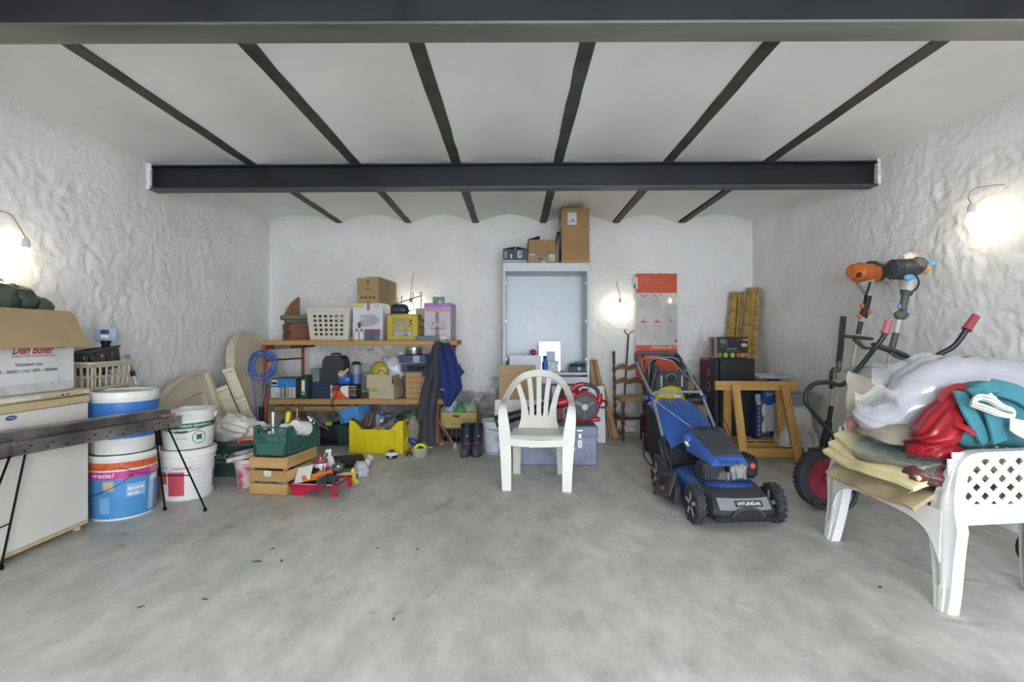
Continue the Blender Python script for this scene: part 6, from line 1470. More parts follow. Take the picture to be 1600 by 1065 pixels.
# grey metal trunk
TR = mat('#7d8296', .5, .25, var=.16, scale=7, name='grey_painted_metal')
t = thing('metal_trunk', 'grey blue metal trunk with chrome clasps behind the white chair', 'trunk', (WX(872, 4.82), 4.83, 0), -.02)
w_ = WX(933, 4.82) - WX(811, 4.82); hw = w_ / 2
m = M(); m.box(-hw, hw, 0, .42, 0, .275, .008); m.obj('body', TR, t)
m = M(); m.box(-hw - .006, hw + .006, -.008, .428, .276, .375, .012); m.obj('lid', TR, t)
m = M(); m.box(-hw - .012, hw + .012, -.014, .434, .268, .288, .004); m.obj('lid_lip', TR, t)
for sx in (-1, 1):
    m = M(); m.tube([(sx * hw, .1, .2), (sx * (hw + .02), .1, .2), (sx * (hw + .02), .3, .2), (sx * hw, .3, .2)], .006, 6); m.obj('side_handle', STEEL, t)
for x in (.205, -.245):
    m = M(); m.box(x - .018, x + .018, -.022, -.010, .255, .305, .003); m.obj('hasp', CHROME, t)
    m = M(); m.prism([(x - .02, .24), (x + .02, .24), (x + .022, .19), (x + .014, .165), (x - .014, .165), (x - .022, .19)], .002, .010, 0, RX); lk = m.obj('lock_plate', CHROME, t)
    m = M(); m.lathe([(0, 0), (.004, 0), (.004, .002), (0, .002)], 10, mtx=Matrix.Translation((x, -.0095, .205)) @ RX); m.box(x - .0015, x + .0015, -.0118, -.0098, .188, .205); m.obj('keyhole', BLACK, lk)
    m = M(); m.box(x - .035, x + .03, -.018, -.008, .32, .345, .006); m.obj('clasp', CHROME, t)
m = M(); m.box(.0 - .04, .0 + .02, -.016, -.008, .24, .29, .004); m.obj('middle_clasp', CHROME, t)
for (x, z, a, b, c_) in ((-.01, .15, .10, .09, '#9fa2ad'), (.14, .15, .055, .075, '#b3a791'), (-.12, .252, .10, .03, '#a89880')):
    m = M(); m.prism([(x + a / 2 * cos(q) * (1 + .25 * sin(3 * q + x * 9)), z + b / 2 * sin(q) * (1 + .2 * cos(4 * q))) for q in [i * 2 * pi / 16 for i in range(16)]], .0004, .0012, 0, RX); m.obj('worn_patch', mat(c_, .8, var=.3, scale=40), t)
# leaf blower on the trunk
BR = plastic('#b3182c', .3)
bx, bz = WX(912, 4.98), .39
t = thing('leaf_blower', 'red leaf blower with a long black tube lying on the grey trunk', 'leaf blower', (bx, 5.0, bz))
RXm = Matrix.Rotation(pi / 2, 4, 'X')
m = M(); m.lathe([(0, -.07), (.10, -.07), (.148, -.045), (.15, .05), (.135, .085), (.118, .09), (.114, .075), (.05, .07), (0, .07)], 40, mtx=Matrix.Translation((0, 0, .15)) @ RXm); m.obj('fan_housing', BR, t)
m = M()
for k in range(40):
    a = 2 * pi * k / 40; m.cbox((.124 * cos(a), -.088, .15 + .124 * sin(a)), (.010, .012, .016), (0, -a, 0))
m.obj('guard_teeth', DGREY, t)
m = M(); m.lathe([(0, .082), (.112, .082), (.112, .092), (0, .0925)], 32, mtx=Matrix.Translation((0, 0, .15)) @ RXm); m.obj('intake_disc', plastic('#1f252d', .4), t)
m = M(); m.lathe([(.105, .06), (.116, .06), (.116, .098), (.105, .098), (.105, .06)], 36, mtx=Matrix.Translation((0, 0, .15)) @ RXm); m.obj('black_ring', BLACK, t)
m = M()
for k in range(3):
    a = 2 * pi * k / 3 + .5; m.bar((.03 * cos(a), -.098, .15 + .03 * sin(a)), (.11 * cos(a), -.094, .15 + .11 * sin(a)), .040, .014, up=(0, -1, 0), b=.003)
m.lathe([(0, .06), (.050, .06), (.045, .100), (.03, .106), (0, .106)], 24, mtx=Matrix.Translation((0, 0, .15)) @ RXm)
m.obj('star_hub', plastic('#46505c', .35), t)
m = M(); m.lathe([(0, .1), (.032, .105), (.030, .112), (0, .114)], 20, mtx=Matrix.Translation((0, 0, .15)) @ RXm); m.obj('hub_disc', plastic('#b9b7a4', .4), t)
m = M(); m.tube(smoothpath([(-.02, 0, .25), (-.10, 0, .21), (-.17, 0, .195), (-.25, 0, .175)]), [.07] * 6 + [.062] * 6 + [.056] * 7, 20); m.obj('red_spout', BR, t)
m = M(); m.tube([(-.24, 0, .178), (-.32, 0, .158), (-.60, 0, .072), (-.845, 0, -.005)], [.052, .048, .046, .062], 20); m.obj('black_tube', plastic('#2a2b2e', .4), t)
m = M(); m.lathe([(.05, 0), (.063, 0), (.063, .012), (.05, .012)], 20, mtx=Matrix.Translation((-.845, 0, -.005)) @ Matrix.Rotation(-pi / 2 - .26, 4, 'Y')); m.obj('tube_lip', BLACK, t)
m = M(); m.tube(smoothpath([(-.10, .0, .30), (-.02, 0, .355), (.06, 0, .35), (.13, 0, .31), (.155, 0, .24)]), .019, 12); m.obj('handle', plastic('#3a3c40', .5), t)
m = M(); m.tube(smoothpath([(-.12, .0, .25), (-.115, 0, .30), (-.07, 0, .345), (.0, 0, .362)]), .024, 12); m.obj('red_handle_root', BR, t)
m = M(); m.tube(smoothpath([(.16, 0, .27), (.158, 0, .22), (.14, 0, .17)]), [.026] * 6 + [.036] * 7, 12); m.obj('red_handle_root', BR, t)
m = M(); m.box(-.02, .05, -.02, .02, .30, .318, .006); m.obj('trigger', BLACK, t)
m = M(); m.tube(smoothpath([(.14, 0, .20), (.21, 0, .195), (.225, 0, .165), (.21, 0, .135), (.15, 0, .135)]), .011, 8); m.obj('side_grip', BLACK, t)
m = M(); m.box(-.13, .16, -.05, .06, .0, .045, .012); m.obj('base_foot', BR, t)
m = M(); m.box(-.17, -.08, -.08, .06, .01, .12, .015); m.obj('engine_block', plastic('#2f3947', .4), t)
m = M(); m.box(-.14, -.07, -.07, .05, .12, .30, .02); m.obj('engine_cover', mat('#9c2f3e', .35), t)
m = M(); m.lathe([(0, 0), (.03, 0), (.026, .05), (.01, .09), (0, .09)], 14, c=(-.215, 0, .24)); m.obj('spark_cap', BLACK, t)
m = M(); m.box(-.33, -.20, .06, .20, -.008, .17, .01); m.obj('brown_fuel_tank', mat('#7a3a2c', .5), t)
# planks leaning beside the cabinet
for i, (px0, z1_, px1, lab) in enumerate(((923, 562, 938, 'short light wooden lath leaning on the cabinet side'), (930, 562, 948, 'second light wooden lath crossing the first beside the cabinet'), (941, 600, 954, 'wooden batten leaning forward in front of the two laths'))):
    d = 6.30 - i * .06
    p, q = Vector((WX(px1, d) + .04, d - .12, .02)), Vector((WX(px0, d), d + .02, WZ(z1_, d)))
    t = thing('wooden_lath', lab, 'lath', (p.x, p.y, 0), group='laths beside the cabinet')
    m = M(); m.bar((0, 0, .012), q - Vector((p.x, p.y, 0)), (.075, .05, .06)[i], .02, up=(.2, -1, 0), b=.002); m.obj('lath', wood(('#b39468', '#a98a5e', '#bc9a68')[i], '#8f7148', 2), t)
# ------------------------------------------------------------------ white plastic garden chair in the centre
PW = plastic('#d8d6cd', .38, var=.03)
t = thing('garden_chair', 'white plastic garden chair with a slatted fan back in the middle of the floor', 'chair', (.205, 4.275, 0), -.085)
def backy(z, x): return .185 + (z - .42) * .36 - x * x * .9
m = M()
def seatf(u, v):
    x = (u - .5) * (.47 - .09 * v); y = -.235 + .43 * v
    z = .418 + .012 * (1 - v) - .020 * sin(pi * u) * sin(pi * min(1, v * 1.05)) - (.03 * max(0, (.10 - v) / .10) ** 2)
    return (x, y, z)
m.shell(seatf, 16, 16, .007)
for u in (0, 1):
    sx = -1 if u == 0 else 1
    m.ribbon([Vector(seatf(u, v / 8)) + Vector((0, 0, -.018)) for v in range(9)], .045, .006, (sx, 0, 0))
m.ribbon([Vector(seatf(u / 10, 0)) + Vector((0, -.003, -.022 - .012 * sin(pi * u / 10))) for u in range(11)], .055, .006, (0, -1, 0))
m.obj('seat', PW, t, ang=50)
m = M()
for k in range(5): m.lathe([(0, 0), (.008, 0), (.008, .001), (0, .001)], 12, c=(-.10 + k * .05, -.17, .4215 - .010 * (1 - abs(k - 2) / 2.5)))
o = m.obj('drain_holes', mat('#6b6a66', .8), t); o['kind'] = 'stuff'
Lsec = [(-.5, .10), (.5, .10), (.5, -.9), (.38, -.9), (.38, -.06), (-.38, -.06), (-.38, -.9), (-.5, -.9)]
for sx in (-1, 1):
    m = M(); pts = smoothpath([(sx * .236, -.265, 0), (sx * .242, -.250, .2), (sx * .252, -.232, .40), (sx * .268, -.225, .56), (sx * .274, -.195, .64), (sx * .276, -.14, .672)], 5)
    m.sweep(pts, Lsec, (0, -1, 0), [(.070 + .022 * min(1, i / 10) - .048 * max(0, (i - 11) / 14), .045 - .03 * max(0, (i - 13) / 12)) for i in range(26)]); m.obj('leg', PW, t, ang=40)
    m = M(); pts = smoothpath([(sx * .196, .255, 0), (sx * .190, .215, .22), (sx * .188, .185, .42)], 5)
    m.sweep(pts, Lsec, (0, 1, 0), [(.062 + .012 * i / 10, .040) for i in range(11)]); m.obj('leg', PW, t, ang=40)
# arms and arch: one flowing band
half = [(.270, -.215, .655), (.278, -.14, .675), (.278, -.02, .680), (.272, .08, .70), (.252, .17, .745), (.215, .250, .80), (.150, .305, .852), (.075, .330, .878), (0, .338, .886)]
upsh = [(0, -.5, 1), (0, -.1, 1), (.0, -.1, 1), (.2, -.3, .9), (.3, -.7, .55), (.25, -.9, .35), (.15, -1, .25), (.05, -1, .25), (0, -1, .25)]
pts = [Vector((-x, y, z)) for x, y, z in half] + [Vector(p) for p in half[-2::-1]]
ups = [Vector((-a, b, c)) for a, b, c in upsh] + [Vector(q) for q in upsh[-2::-1]]
sp = smoothpath(pts, 5); su = [u.normalized() for u in smoothpath(ups, 5)]
W = [.048, .052, .054, .056, .056, .058, .062, .066, .068]; W = W + W[-2::-1]
sw = []
for i in range(len(W) - 1):
    for j in range(5): sw.append(W[i] + (W[i + 1] - W[i]) * j / 5)
sw.append(W[-1])
m = M(); m.sweep(sp, [(-.5, -.004), (-.46, -.016), (-.42, -.004), (.42, -.004), (.46, -.016), (.5, -.004), (.44, .006), (-.44, .006)], su, [(w, 1) for w in sw]); m.obj('armrest_arch', PW, t, ang=50)
m = M()      # back fan: lower panel + splayed slats
def bk(x, z, o=0): return Vector((x, backy(z, x) - .01 * 0 + o, z))
m.shell(lambda u, v: bk((u - .5) * (.36 - .06 * v), .405 + .115 * v), 14, 5, .007); m.obj('back_panel', PW, t, ang=50)
for k, (xb, xt, zt) in enumerate(((-.120, -.195, .805), (-.060, -.092, .862), (0, 0, .884), (.060, .092, .862), (.120, .195, .805))):
    m = M(); p_ = []
    for i in range(11):
        v = i / 10; z = .51 + (zt - .51) * v
        x = xb + (xt - xb) * (v ** 1.7)
        p_.append(bk(x, z, 0))
    m.ribbon(p_, [.041 if abs(xb) < .1 else .043 + .03 * (1 - i / 10) ** 3 for i in range(11)], .008, (0, -1, .3)); m.obj('slat', PW, t, ang=50)
# ------------------------------------------------------------------ rush-seated wooden chair by the wall
CHW = wood('#6b4a30', '#4e3320', 2, .5, 12)
t = thing('wooden_chair', 'dark turned wood ladder back chair with a rush seat at the back wall', 'chair', (1.465, 6.165, 0), .10)
def turned(p, q, r, bands, m):
    p, q = Vector(p), Vector(q); n = 40; pts = [p.lerp(q, i / n) for i in range(n + 1)]
    rr = [r * (1 + (.32 * sin(i / n * bands * 2 * pi) if .12 < i / n < .92 else 0)) for i in range(n + 1)]
    m.tube(pts, rr, 10)
for x in (-.185, .185):
    m = M(); turned((x, .18, 0), (x * 1.02, .24, 1.0), .017, 9, m); m.blob((x * 1.02, .242, 1.015), (.021, .021, .026), 10, 0); m.obj('back_post', CHW, t)
    m = M(); turned((x * 1.12, -.18, 0), (x * 1.12, -.18, .47), .018, 5, m); m.obj('leg', CHW, t)
    m = M(); m.tube([(x * 1.1, -.18, .24), (x, .19, .26)], .011, 8); m.obj('stretcher', CHW, t)
m = M(); m.tube([(-.2, -.18, .27), (.2, -.18, .27)], .012, 8); m.obj('stretcher', CHW, t)
m = M(); m.tube([(-.185, .19, .20), (.185, .19, .20)], .011, 8); m.obj('stretcher', CHW, t)
for z in (.63, .80):
    m = M()
    xs = [i / 12 for i in range(13)]
    poly = [(-.175 + .35 * u, z + .035 + .035 * abs(sin(2 * pi * u)) * (1 if True else 0) + .015 * sin(pi * u)) for u in xs] + [(-.175 + .35 * u, z - .005 + .022 * abs(sin(2 * pi * u))) for u in xs[::-1]]
    m.prism(poly, -.008, .008, 0, Matrix.Translation((0, .21 + (z - .63) * .08, 0)) @ RX); m.obj('ladder_slat', wood('#84603c', '#654427', 0, .5), t)
m = M()
def rs(u, v):
    x = (u - .5) * (.45 - .05 * v); y = -.20 + .40 * v
    return (x, y, .478 + .006 * sin(pi * u) + .006 * noise.noise(Vector((x * 40, y * 40, 1))))
m.shell(rs, 26, 24, .035); m.obj('rush_seat', mat('#b9a27c', .9, hex2='#8f7b5a', scale=40, bump=.8, bscale=90, stretch=(1, .2, 1)), t, ang=60)
# strimmer shaft with a hook leaning between chair and bulb
t = thing('strimmer_shaft', 'thin black tool shaft with a hooked foot leaning on the wall behind the wooden chair', 'shaft', (WX(971, 6.46), 6.42, 0))
q = P(982, 524, 6.57) - Vector((WX(971, 6.46), 6.42, 0)); m = M(); m.tube([(0, 0, .03), q], .011, 10); m.obj('tube', BLACK, t)
m = M(); m.tube(smoothpath([q, q + Vector((.01, -.01, .03)), q + Vector((.05, -.01, .045)), q + Vector((.05, -.01, .07))]), .009, 8); m.tube(smoothpath([q + Vector((0, 0, .0)), q + Vector((-.05, -.01, .05)), q + Vector((-.04, -.01, .075))]), .008, 8); m.obj('hook_head', metal('#8e8c88'), t)
m = M(); m.tube(smoothpath([(0, 0, .05), (.0, -.02, .02), (-.03, -.05, .012), (-.05, -.02, .03), (-.03, .0, .07)]), .008, 8); m.obj('foot_hook', BLACK, t)
# leaning printed sheet
OR = mat('#dc5636', .45, var=.05)
t = thing('printed_sheet', 'tall clear plastic sheet printed with orange panels leaning on the back wall', 'sheet', (WX(1026, 6.5), 6.50, 0), rot=(-.008, 0, 0))
w_ = .53; hw = w_ / 2
m = M(); m.shell(lambda u, v: (-hw + w_ * u, .012 * (1 - cos(2 * pi * u)) * 0 + .0 , 2.02 * v), 8, 30, .006); m.obj('sheet', mat('#c9c7c4', .12, var=.04, coat=.6, name='glossy_clear_sheet'), t, ang=0)
ZT = 2.02
label_patch(t, (0, -.0035, ZT - .122), w_ - .01, .245, OR, name='orange_panel')
for i in range(6): label_patch(t, (.06, -.005, ZT - .035 - i * .035), .30, .006, mat('#d9745a', .5), name='print_line', t=.0005); label_patch(t, (-.105, -.005, ZT - .035 - i * .035), .012, .008, mat('#e3a890', .5), name='print_mark', t=.0005)
m = M()
for r in (.052, .040): m.tube([(-.165 + r * cos(a), -.005, ZT - .085 + r * sin(a)) for a in [i * 2 * pi / 30 for i in range(30)]], .002, 5, closed=True)
m.obj('seal_rings', mat('#e0917a', .5), t); text('10 anni', t, (-.165, -.0055, ZT - .085), w=.07, h=.02, material=mat('#e0917a', .5), roll=.35)
label_patch(t, (-.262, -.0055, ZT - .12), .05, .145, PAPER, name='white_label'); label_patch(t, (-.275, -.007, ZT - .16), .02, .05, mat('#5c5c60', .6), name='barcode')
for zz, big in ((ZT - .29, 0), (ZT - .635, 1)):
    for k in range(3):
        x = -.165 + k * .175
        if big: m = M(); m.lathe([(0, 0), (.045 if k < 2 else .02, 0), (.045 if k < 2 else .02, .001), (0, .001)], 16, mtx=Matrix.Translation((x, -.004, zz + .02)) @ RX @ Matrix.Diagonal((1, .28, 1, 1))); m.obj('printed_picture', mat('#cf6a4c', .5), t); m = M(); m.lathe([(0, 0), (.012, 0), (.012, .001), (0, .001)], 12, mtx=Matrix.Translation((x - .01, -.004, zz + .045)) @ RX); m.obj('printed_picture', mat('#cf5a3c', .5), t)
        elif k < 2:
            for (dx, dz) in ((-.03, .012), (.0, -.005), (.04, .02), (.015, .005))[:4 - k]: m = M(); m.lathe([(0, 0), (.012, 0), (.012, .001), (0, .001)], 10, mtx=Matrix.Translation((x + dx, -.004, zz + dz)) @ RX @ Matrix.Diagonal((1, .7, 1, 1))); m.obj('printed_picture', mat('#cf5a3c', .5), t)
        text('\n'.join(['montaggio lastra piana', 'fissare con viti e rondelle', 'sovrapporre il bordo lungo', 'tagliare con sega fine', 'lato protetto verso sole'] * (2 if big else 1)), t, (x, -.004, zz - (.10 if not big else .10)), w=.13, h=.12 if not big else .17, material=mat('#a39a96', .6), name='small_print')
label_patch(t, (0, -.0035, 1.11 - .21), w_ - .005, .42, OR, name='orange_panel')
text('ONDUCLAIR PC', t, (.10, -.0065, 1.083), w=.34, h=.035, material=PAPER, bold=.02)
for i in range(5): label_patch(t, (0, -.005, .80 - i * .035), .40, .006, mat('#d9745a', .5), name='print_line', t=.0005)
m = M(); m.lathe([(0, 0), (.02, 0), (.02, .001), (0, .001)], 16, mtx=Matrix.Translation((.245, -.004, 1.165)) @ RX); m.obj('printed_mark', OR, t)
# low red crate or step behind the wooden chair
t = thing('red_crate', 'dark red slatted crate standing behind the rush seat chair', 'crate', (1.66, 6.02, 0), .1)
DR = plastic('#6b2a30', .5)
for k in range(3):
    m = M(); m.box(-.13, .17, -.09, -.08, .02 + k * .09, .09 + k * .09, .003); m.obj('slat', DR, t)
    m = M(); m.box(-.13, .17, .10, .11, .02 + k * .09, .09 + k * .09, .003); m.obj('slat', DR, t)
for x in (-.13, .16):
    m = M(); m.box(x - .01, x + .02, -.08, .1, 0, .29, .003); m.obj('end_panel', DR, t)
t = thing('orange_pouch', 'small orange pouch lying on the dark red crate', 'pouch', (1.62, 6.02, .28))
m = M(); m.blob((0, 0, .045), (.085, .07, .045), 14, .2, 2.4, 4, zmin=.012); m.obj('pouch', plastic('#d9562a', .4), t, ang=70)
m = M(); m.box(-.09, .09, -.075, .08, .0, .016, .002); m.obj('base', mat('#8a3a2c', .5), t)
# ------------------------------------------------------------------ lawn mower
MB = plastic('#34599f', .3, var=.1); MK = plastic('#2a2c2f', .5, var=.1); MG = plastic('#6f7276', .45); MT = mat('#8b8e93', .38, .25, var=.06)
mw = thing('lawn_mower', 'blue and black petrol lawn mower with a blue grass box on the open floor', 'lawn mower', (1.425, 3.66, 0), .055)
def wheel(x, y, r, w, parent, spokes=5, side=-1):
    m = M(); Ry = Matrix.Translation((x, y, r)) @ Matrix.Rotation(pi / 2, 4, 'Y')
    m.lathe([(r * .72, -w / 2), (r * .92, -w / 2), (r, -w / 2 + .008), (r, w / 2 - .008), (r * .92, w / 2), (r * .72, w / 2), (r * .70, 0), (r * .72, -w / 2)], 36, mtx=Ry)
    for k in range(18):
        a = 2 * pi * k / 18
        for s_ in (-1, 1): m.cbox((x + s_ * w * .26, y + (r + .001) * cos(a + s_ * .09), r + (r + .001) * sin(a + s_ * .09)), (w * .44, .014, .012), (a + s_ * .09 - pi / 2 + pi / 2, 0, 0))
    wh = m.obj('wheel', plastic('#34363a', .7, var=.2, scale=20), parent, ang=40)
    m = M(); m.lathe([(0, -w * .34), (r * .74, -w * .30), (r * .74, w * .1), (0, w * .1)], 30, mtx=Ry); m.lathe([(0, -w * .5), (r * .17, -w * .5), (r * .20, w * .1), (0, w * .1)], 16, mtx=Ry); m.obj('hub_plate', plastic('#55585a', .55), wh)
    for k in range(spokes):
        a = 2 * pi * k / spokes + .3
        m = M(); m.bar((x + side * w * .42, y + r * .16 * cos(a), r + r * .16 * sin(a)), (x + side * w * .40, y + r * .70 * cos(a), r + r * .70 * sin(a)), r * .24, w * .2, up=(1, 0, 0), b=.003); m.obj('spoke', plastic('#a3a5a4', .5), wh)
    return wh
wheel(-.262, -.315, .122, .058, mw, 5, -1); wheel(.262, -.315, .122, .058, mw, 5, -1)
wheel(-.272, .315, .145, .055, mw, 6, -1); wheel(.272, .315, .145, .055, mw, 6, -1)
m = M()      # deck
def deck(u, v):
    a = u * 2 * pi
    k = [(0, 1.0, .085), (.25, 1.0, .15), (.5, .96, .20), (.75, .80, .235), (1, .45, .245)]
    i = min(3, int(v * 4)); q = v * 4 - i; s_ = k[i][1] + (k[i + 1][1] - k[i][1]) * q; z = k[i][2] + (k[i + 1][2] - k[i][2]) * q
    c, s2 = cos(a), sin(a); e = .55
    return (.235 * s_ * math.copysign(abs(c) ** e, c), -.02 + .36 * s_ * math.copysign(abs(s2) ** e, s2), z)
m.surf(deck, 40, 10, cu=True); m.prism([(.235 * .45 * math.copysign(abs(cos(a)) ** .55, cos(a)), -.02 + .36 * .45 * math.copysign(abs(sin(a)) ** .55, sin(a))) for a in [i * 2 * pi / 40 for i in range(40)]], .24, .247); m.obj('deck', MB, mw, ang=50)
m = M()      # front bumper hood
secs = []
for (z, y, w) in ((.055, -.455, .20), (.085, -.478, .215), (.125, -.480, .215), (.185, -.425, .20), (.225, -.33, .19), (.235, -.24, .18)):
    secs.append([(-w, y + .10, z), (-w * .92, y + .03, z), (-w * .6, y, z), (0, y - .012, z), (w * .6, y, z), (w * .92, y + .03, z), (w, y + .10, z), (w * .9, y + .14, z - .01), (-w * .9, y + .14, z - .01)])
m.rings(secs); m.obj('front_hood', plastic('#313337', .5), mw, ang=40)
m = M()     # grey accent plate on the hood
def acc(u, v):
    x = -.165 + .33 * u; z = .130 + .060 * v
    zz = z + (-.028 + .075 * 0) * 0
    y = -.492 + (z - .125) * .93 + .9 * x * x
    return (x, y - .004, z + .0)
m.shell(acc, 16, 4, .006); m.obj('grey_plate', plastic('#83868b', .4), mw)
m = M()
ar = [(.098 * cos(a), .090 + .058 * sin(a)) for a in [pi * i / 16 for i in range(17)]]
m.prism(ar, .0, .012, 0, Matrix.Translation((0, -.498, 0)) @ RX); m.obj('grille_arch', BLACK, mw)
m = M(); m.ribbon([(.101 * cos(a), -.512 + .010 * abs(cos(a)), .090 + .061 * sin(a)) for a in [pi * i / 16 for i in range(17)]], .012, .012, (0, -1, 0)); m.obj('arch_rim', plastic('#3b3d41', .5), mw)
m = M(); m.box(-.20, .20, -.488, -.44, .058, .095, .01)
for k in range(9): m.box(-.18 + k * .042, -.155 + k * .042, -.494, -.48, .066, .088, .003)
m.obj('lower_bumper', BLACK, mw)
label_patch(mw, (.02, -.4625, .166), .175, .040, MK, ((1, 0, 0), (0, .68, .73)), 'name_plate')
text('HYUNDAI', mw, (.02, -.4665, .1675), ((1, 0, 0), (0, .68, .73)), .145, .024, PAPER, bold=.03)
m = M(); m.lathe([(0, -.055), (.16, -.055), (.17, -.03), (.155, .02), (0, .02)], 30, c=(.0, -.09, .29)); m.obj('engine_base', MK, mw)
m = M(); m.box(-.17, -.02, -.235, -.10, .245, .36, .012); m.obj('cylinder_block', plastic('#34363a', .55), mw)
m = M()
for k in range(8): m.box(-.165 + k * .019, -.157 + k * .019, -.240, -.232, .255, .345, .001)
m.obj('cooling_fins', BLACK, mw)
m = M(); m.box(.0, .115, -.275, -.20, .255, .365, .014); mf = m.obj('muffler', metal('#c1c2c4', .3), mw)
m = M(); m.box(.030, .085, -.284, -.27, .27, .35, .008); m.obj('stamped_panel', metal('#cfd0d2', .28), mf)
for (x, z) in ((.012, .268), (.103, .268), (.012, .352), (.103, .352)):
    m = M(); m.lathe([(0, 0), (.007, 0), (.007, .005), (0, .005)], 8, mtx=Matrix.Translation((x, -.274, z)) @ RX); m.obj('bolt', STEEL, mf)
m = M(); m.box(-.02, .0, -.26, -.20, .25, .31, .004); m.obj('gasket_plate', STEEL, mw)
m = M(); m.box(.125, .235, -.20, .0, .245, .385, .025); af = m.obj('air_filter', plastic('#1f2022', .5), mw)
m = M(); m.lathe([(0, 0), (.020, 0), (.018, .008), (0, .009)], 18, mtx=Matrix.Translation((.185, -.2005, .335)) @ RX); m.obj('primer_button', plastic('#c05a46', .4), af)
for k in range(4): m = M(); m.box(.14 + k * .022, .15 + k * .022, -.19, -.02, .382, .396, .003); m.obj('rib', MK, af)
# engine cover: blue sides, black top
def cov(w0, w1, z0, z1, y0, y1, nm, mt, zf=0):
    m = M(); rs_ = []
    for i in range(9):
        v = i / 8; y = y0 + (y1 - y0) * v; w = (w0 + (w1 - w0) * v); zt = z0 + (z1 - z0) * (v ** .8)
        zb = z0 - .055 + .03 * v + zf
        rs_.append([(-w, y, zb), (-w * 1.02, y, zt - .05), (-w * .82, y, zt - .012), (-w * .45, y, zt), (w * .45, y, zt), (w * .82, y, zt - .012), (w * 1.02, y, zt - .05), (w, y, zb)])
    m.rings(rs_); return m.obj(nm, mt, mw, ang=45)
cov(.125, .155, .405, .535, -.255, .10, 'engine_cover', MB)
m = M(); rs_ = []
for i in range(11):
    v = i / 10; y = -.235 + .335 * v; zt = .412 + .132 * (v ** .8) + .006; w = .098 + .035 * v - .02 * max(0, v - .7)
    rs_.append([(-w, y, zt - .018), (-w * .9, y, zt - .004), (0, y, zt + .006), (w * .9, y, zt - .004), (w, y, zt - .018), (0, y, zt - .03)])
m.rings(rs_); tp_ = m.obj('black_top', plastic('#3b3e43', .45), mw, ang=40)
for k in range(5):
    m = M(); x = -.06 + k * .03; m.bar((x, .02, .519), (x, .09, .554), .012, .008, b=.002); m.obj('vent_rib', BLACK, tp_)
label_patch(mw, (.03, -.03, .498), .06, .022, mat('#a2a4a7', .4), ((1, 0, 0), (0, .93, .37)), 'silver_badge')
text('196cc', mw, (-.1415, -.12, .405), ((-.1, -1, -.25), (0, -.25, 1)), .05, .014, mat('#c86a4a', .5))
m = M()
for k in range(9): m.box(-.07 + k * .0165, -.062 + k * .0165, -.268, -.25, .365, .390, .001)
m.obj('blue_louvres', MB, mw)
m = M(); m.lathe([(0, 0), (.022, 0), (.022, .03), (.014, .045), (0, .045)], 14, mtx=Matrix.Translation((-.155, .06, .42)) @ Matrix.Rotation(-.5, 4, 'Y')); m.obj('oil_cap', STEEL, mw)
m = M(); m.blob((-.15, .08, .46), (.035, .05, .05), 12, .1, 2, 3); m.obj('fuel_neck', MB, mw)
# side discharge flap on the left
m = M(); m.prism([(-.08, .045), (.14, .035), (.24, .05), (.30, .15), (.27, .24), (.05, .24), (-.09, .16)], -.022, .022, 0, Matrix.Translation((-.285, .0, 0)) @ Matrix.Rotation(pi / 2, 4, 'Z') @ RX)
m.obj('side_skirt', plastic('#34363a', .6), mw)
fl = Matrix.Translation((-.325, .05, .145)) @ Matrix.Rotation(.42, 4, 'Y') @ Matrix.Rotation(-.25, 4, 'X')
m = M(); m.box(-.02, .0, -.14, .13, -.085, .085, .008, mtx=fl); sf = m.obj('discharge_flap', plastic('#3f4145', .55), mw)
for k in range(6):
    m = M(); m.box(-.026, -.018, -.09 + k * .030, -.075 + k * .030, -.01, .055, .002, mtx=fl); m.obj('slot_rib', BLACK, sf)
m = M(); m.box(-.028, -.018, -.03, .01, -.045, -.02, .002, mtx=fl); m.obj('red_mark', plastic('#a5374a', .5), sf)
# height lever and brackets at the rear left wheel
for sx in (-1, 1):
    m = M(); m.bar((sx * .225, .20, .20), (sx * .225, .40, .42), .05, .02, up=(1, 0, 0), b=.006); m.obj('handle_bracket', MK, mw)
m = M(); m.tube(smoothpath([(-.25, .25, .22), (-.262, .33, .36), (-.255, .36, .40), (-.24, .30, .42)]), .014, 8); m.obj('height_lever', MK, mw)
# grass box
def gb(u, v, o=0):      # blue lid: v 0 front (low) .. 1 rear (high); u across
    x = (u - .5) * 2
    w = .19 + .02 * sin(pi * v)
    y = .30 + .62 * v; z = .40 + .275 * sin(min(1, v * 1.12) * pi / 2) - .02 * max(0, v - .85) * 6
    z -= .055 * abs(x) ** 3 + (.010 * cos(x * 5) if abs(x) < .4 else 0)
    return (x * w, y, z + o)
m = M(); m.shell(gb, 18, 18, .012); m.obj('grass_box_lid', MB, mw, ang=50)
m = M(); m.shell(lambda u, v: (lambda p: (p[0] * .28 + .0, .44 + .30 * v * .9, p[2] + .008 - .02 * sin(pi * u)))(gb(u, .2 + .5 * v)), 6, 10, .01); m.obj('lid_recess', plastic('#23478f', .35), mw, ang=50)
m = M()
ringz = []
for (y, zt, zb, w) in ((.36, .40, .17, .185), (.5, .49, .13, .205), (.70, .58, .13, .21), (.86, .62, .22, .205), (.92, .60, .36, .19)):
    ringz.append([(-w, y, zt), (w, y, zt), (w * .95, y, zb), (-w * .95, y, zb)])
m.rings(ringz); m.obj('grass_bag', plastic('#27292c', .8, var=.3, scale=40), mw, ang=20)
for sx in (-1, 1):
    m = M(); m.tube(smoothpath([(sx * .215, .36, .16), (sx * .222, .40, .13), (sx * .222, .86, .15), (sx * .215, .93, .36)]), .007, 6); m.obj('bag_wire', MK, mw)
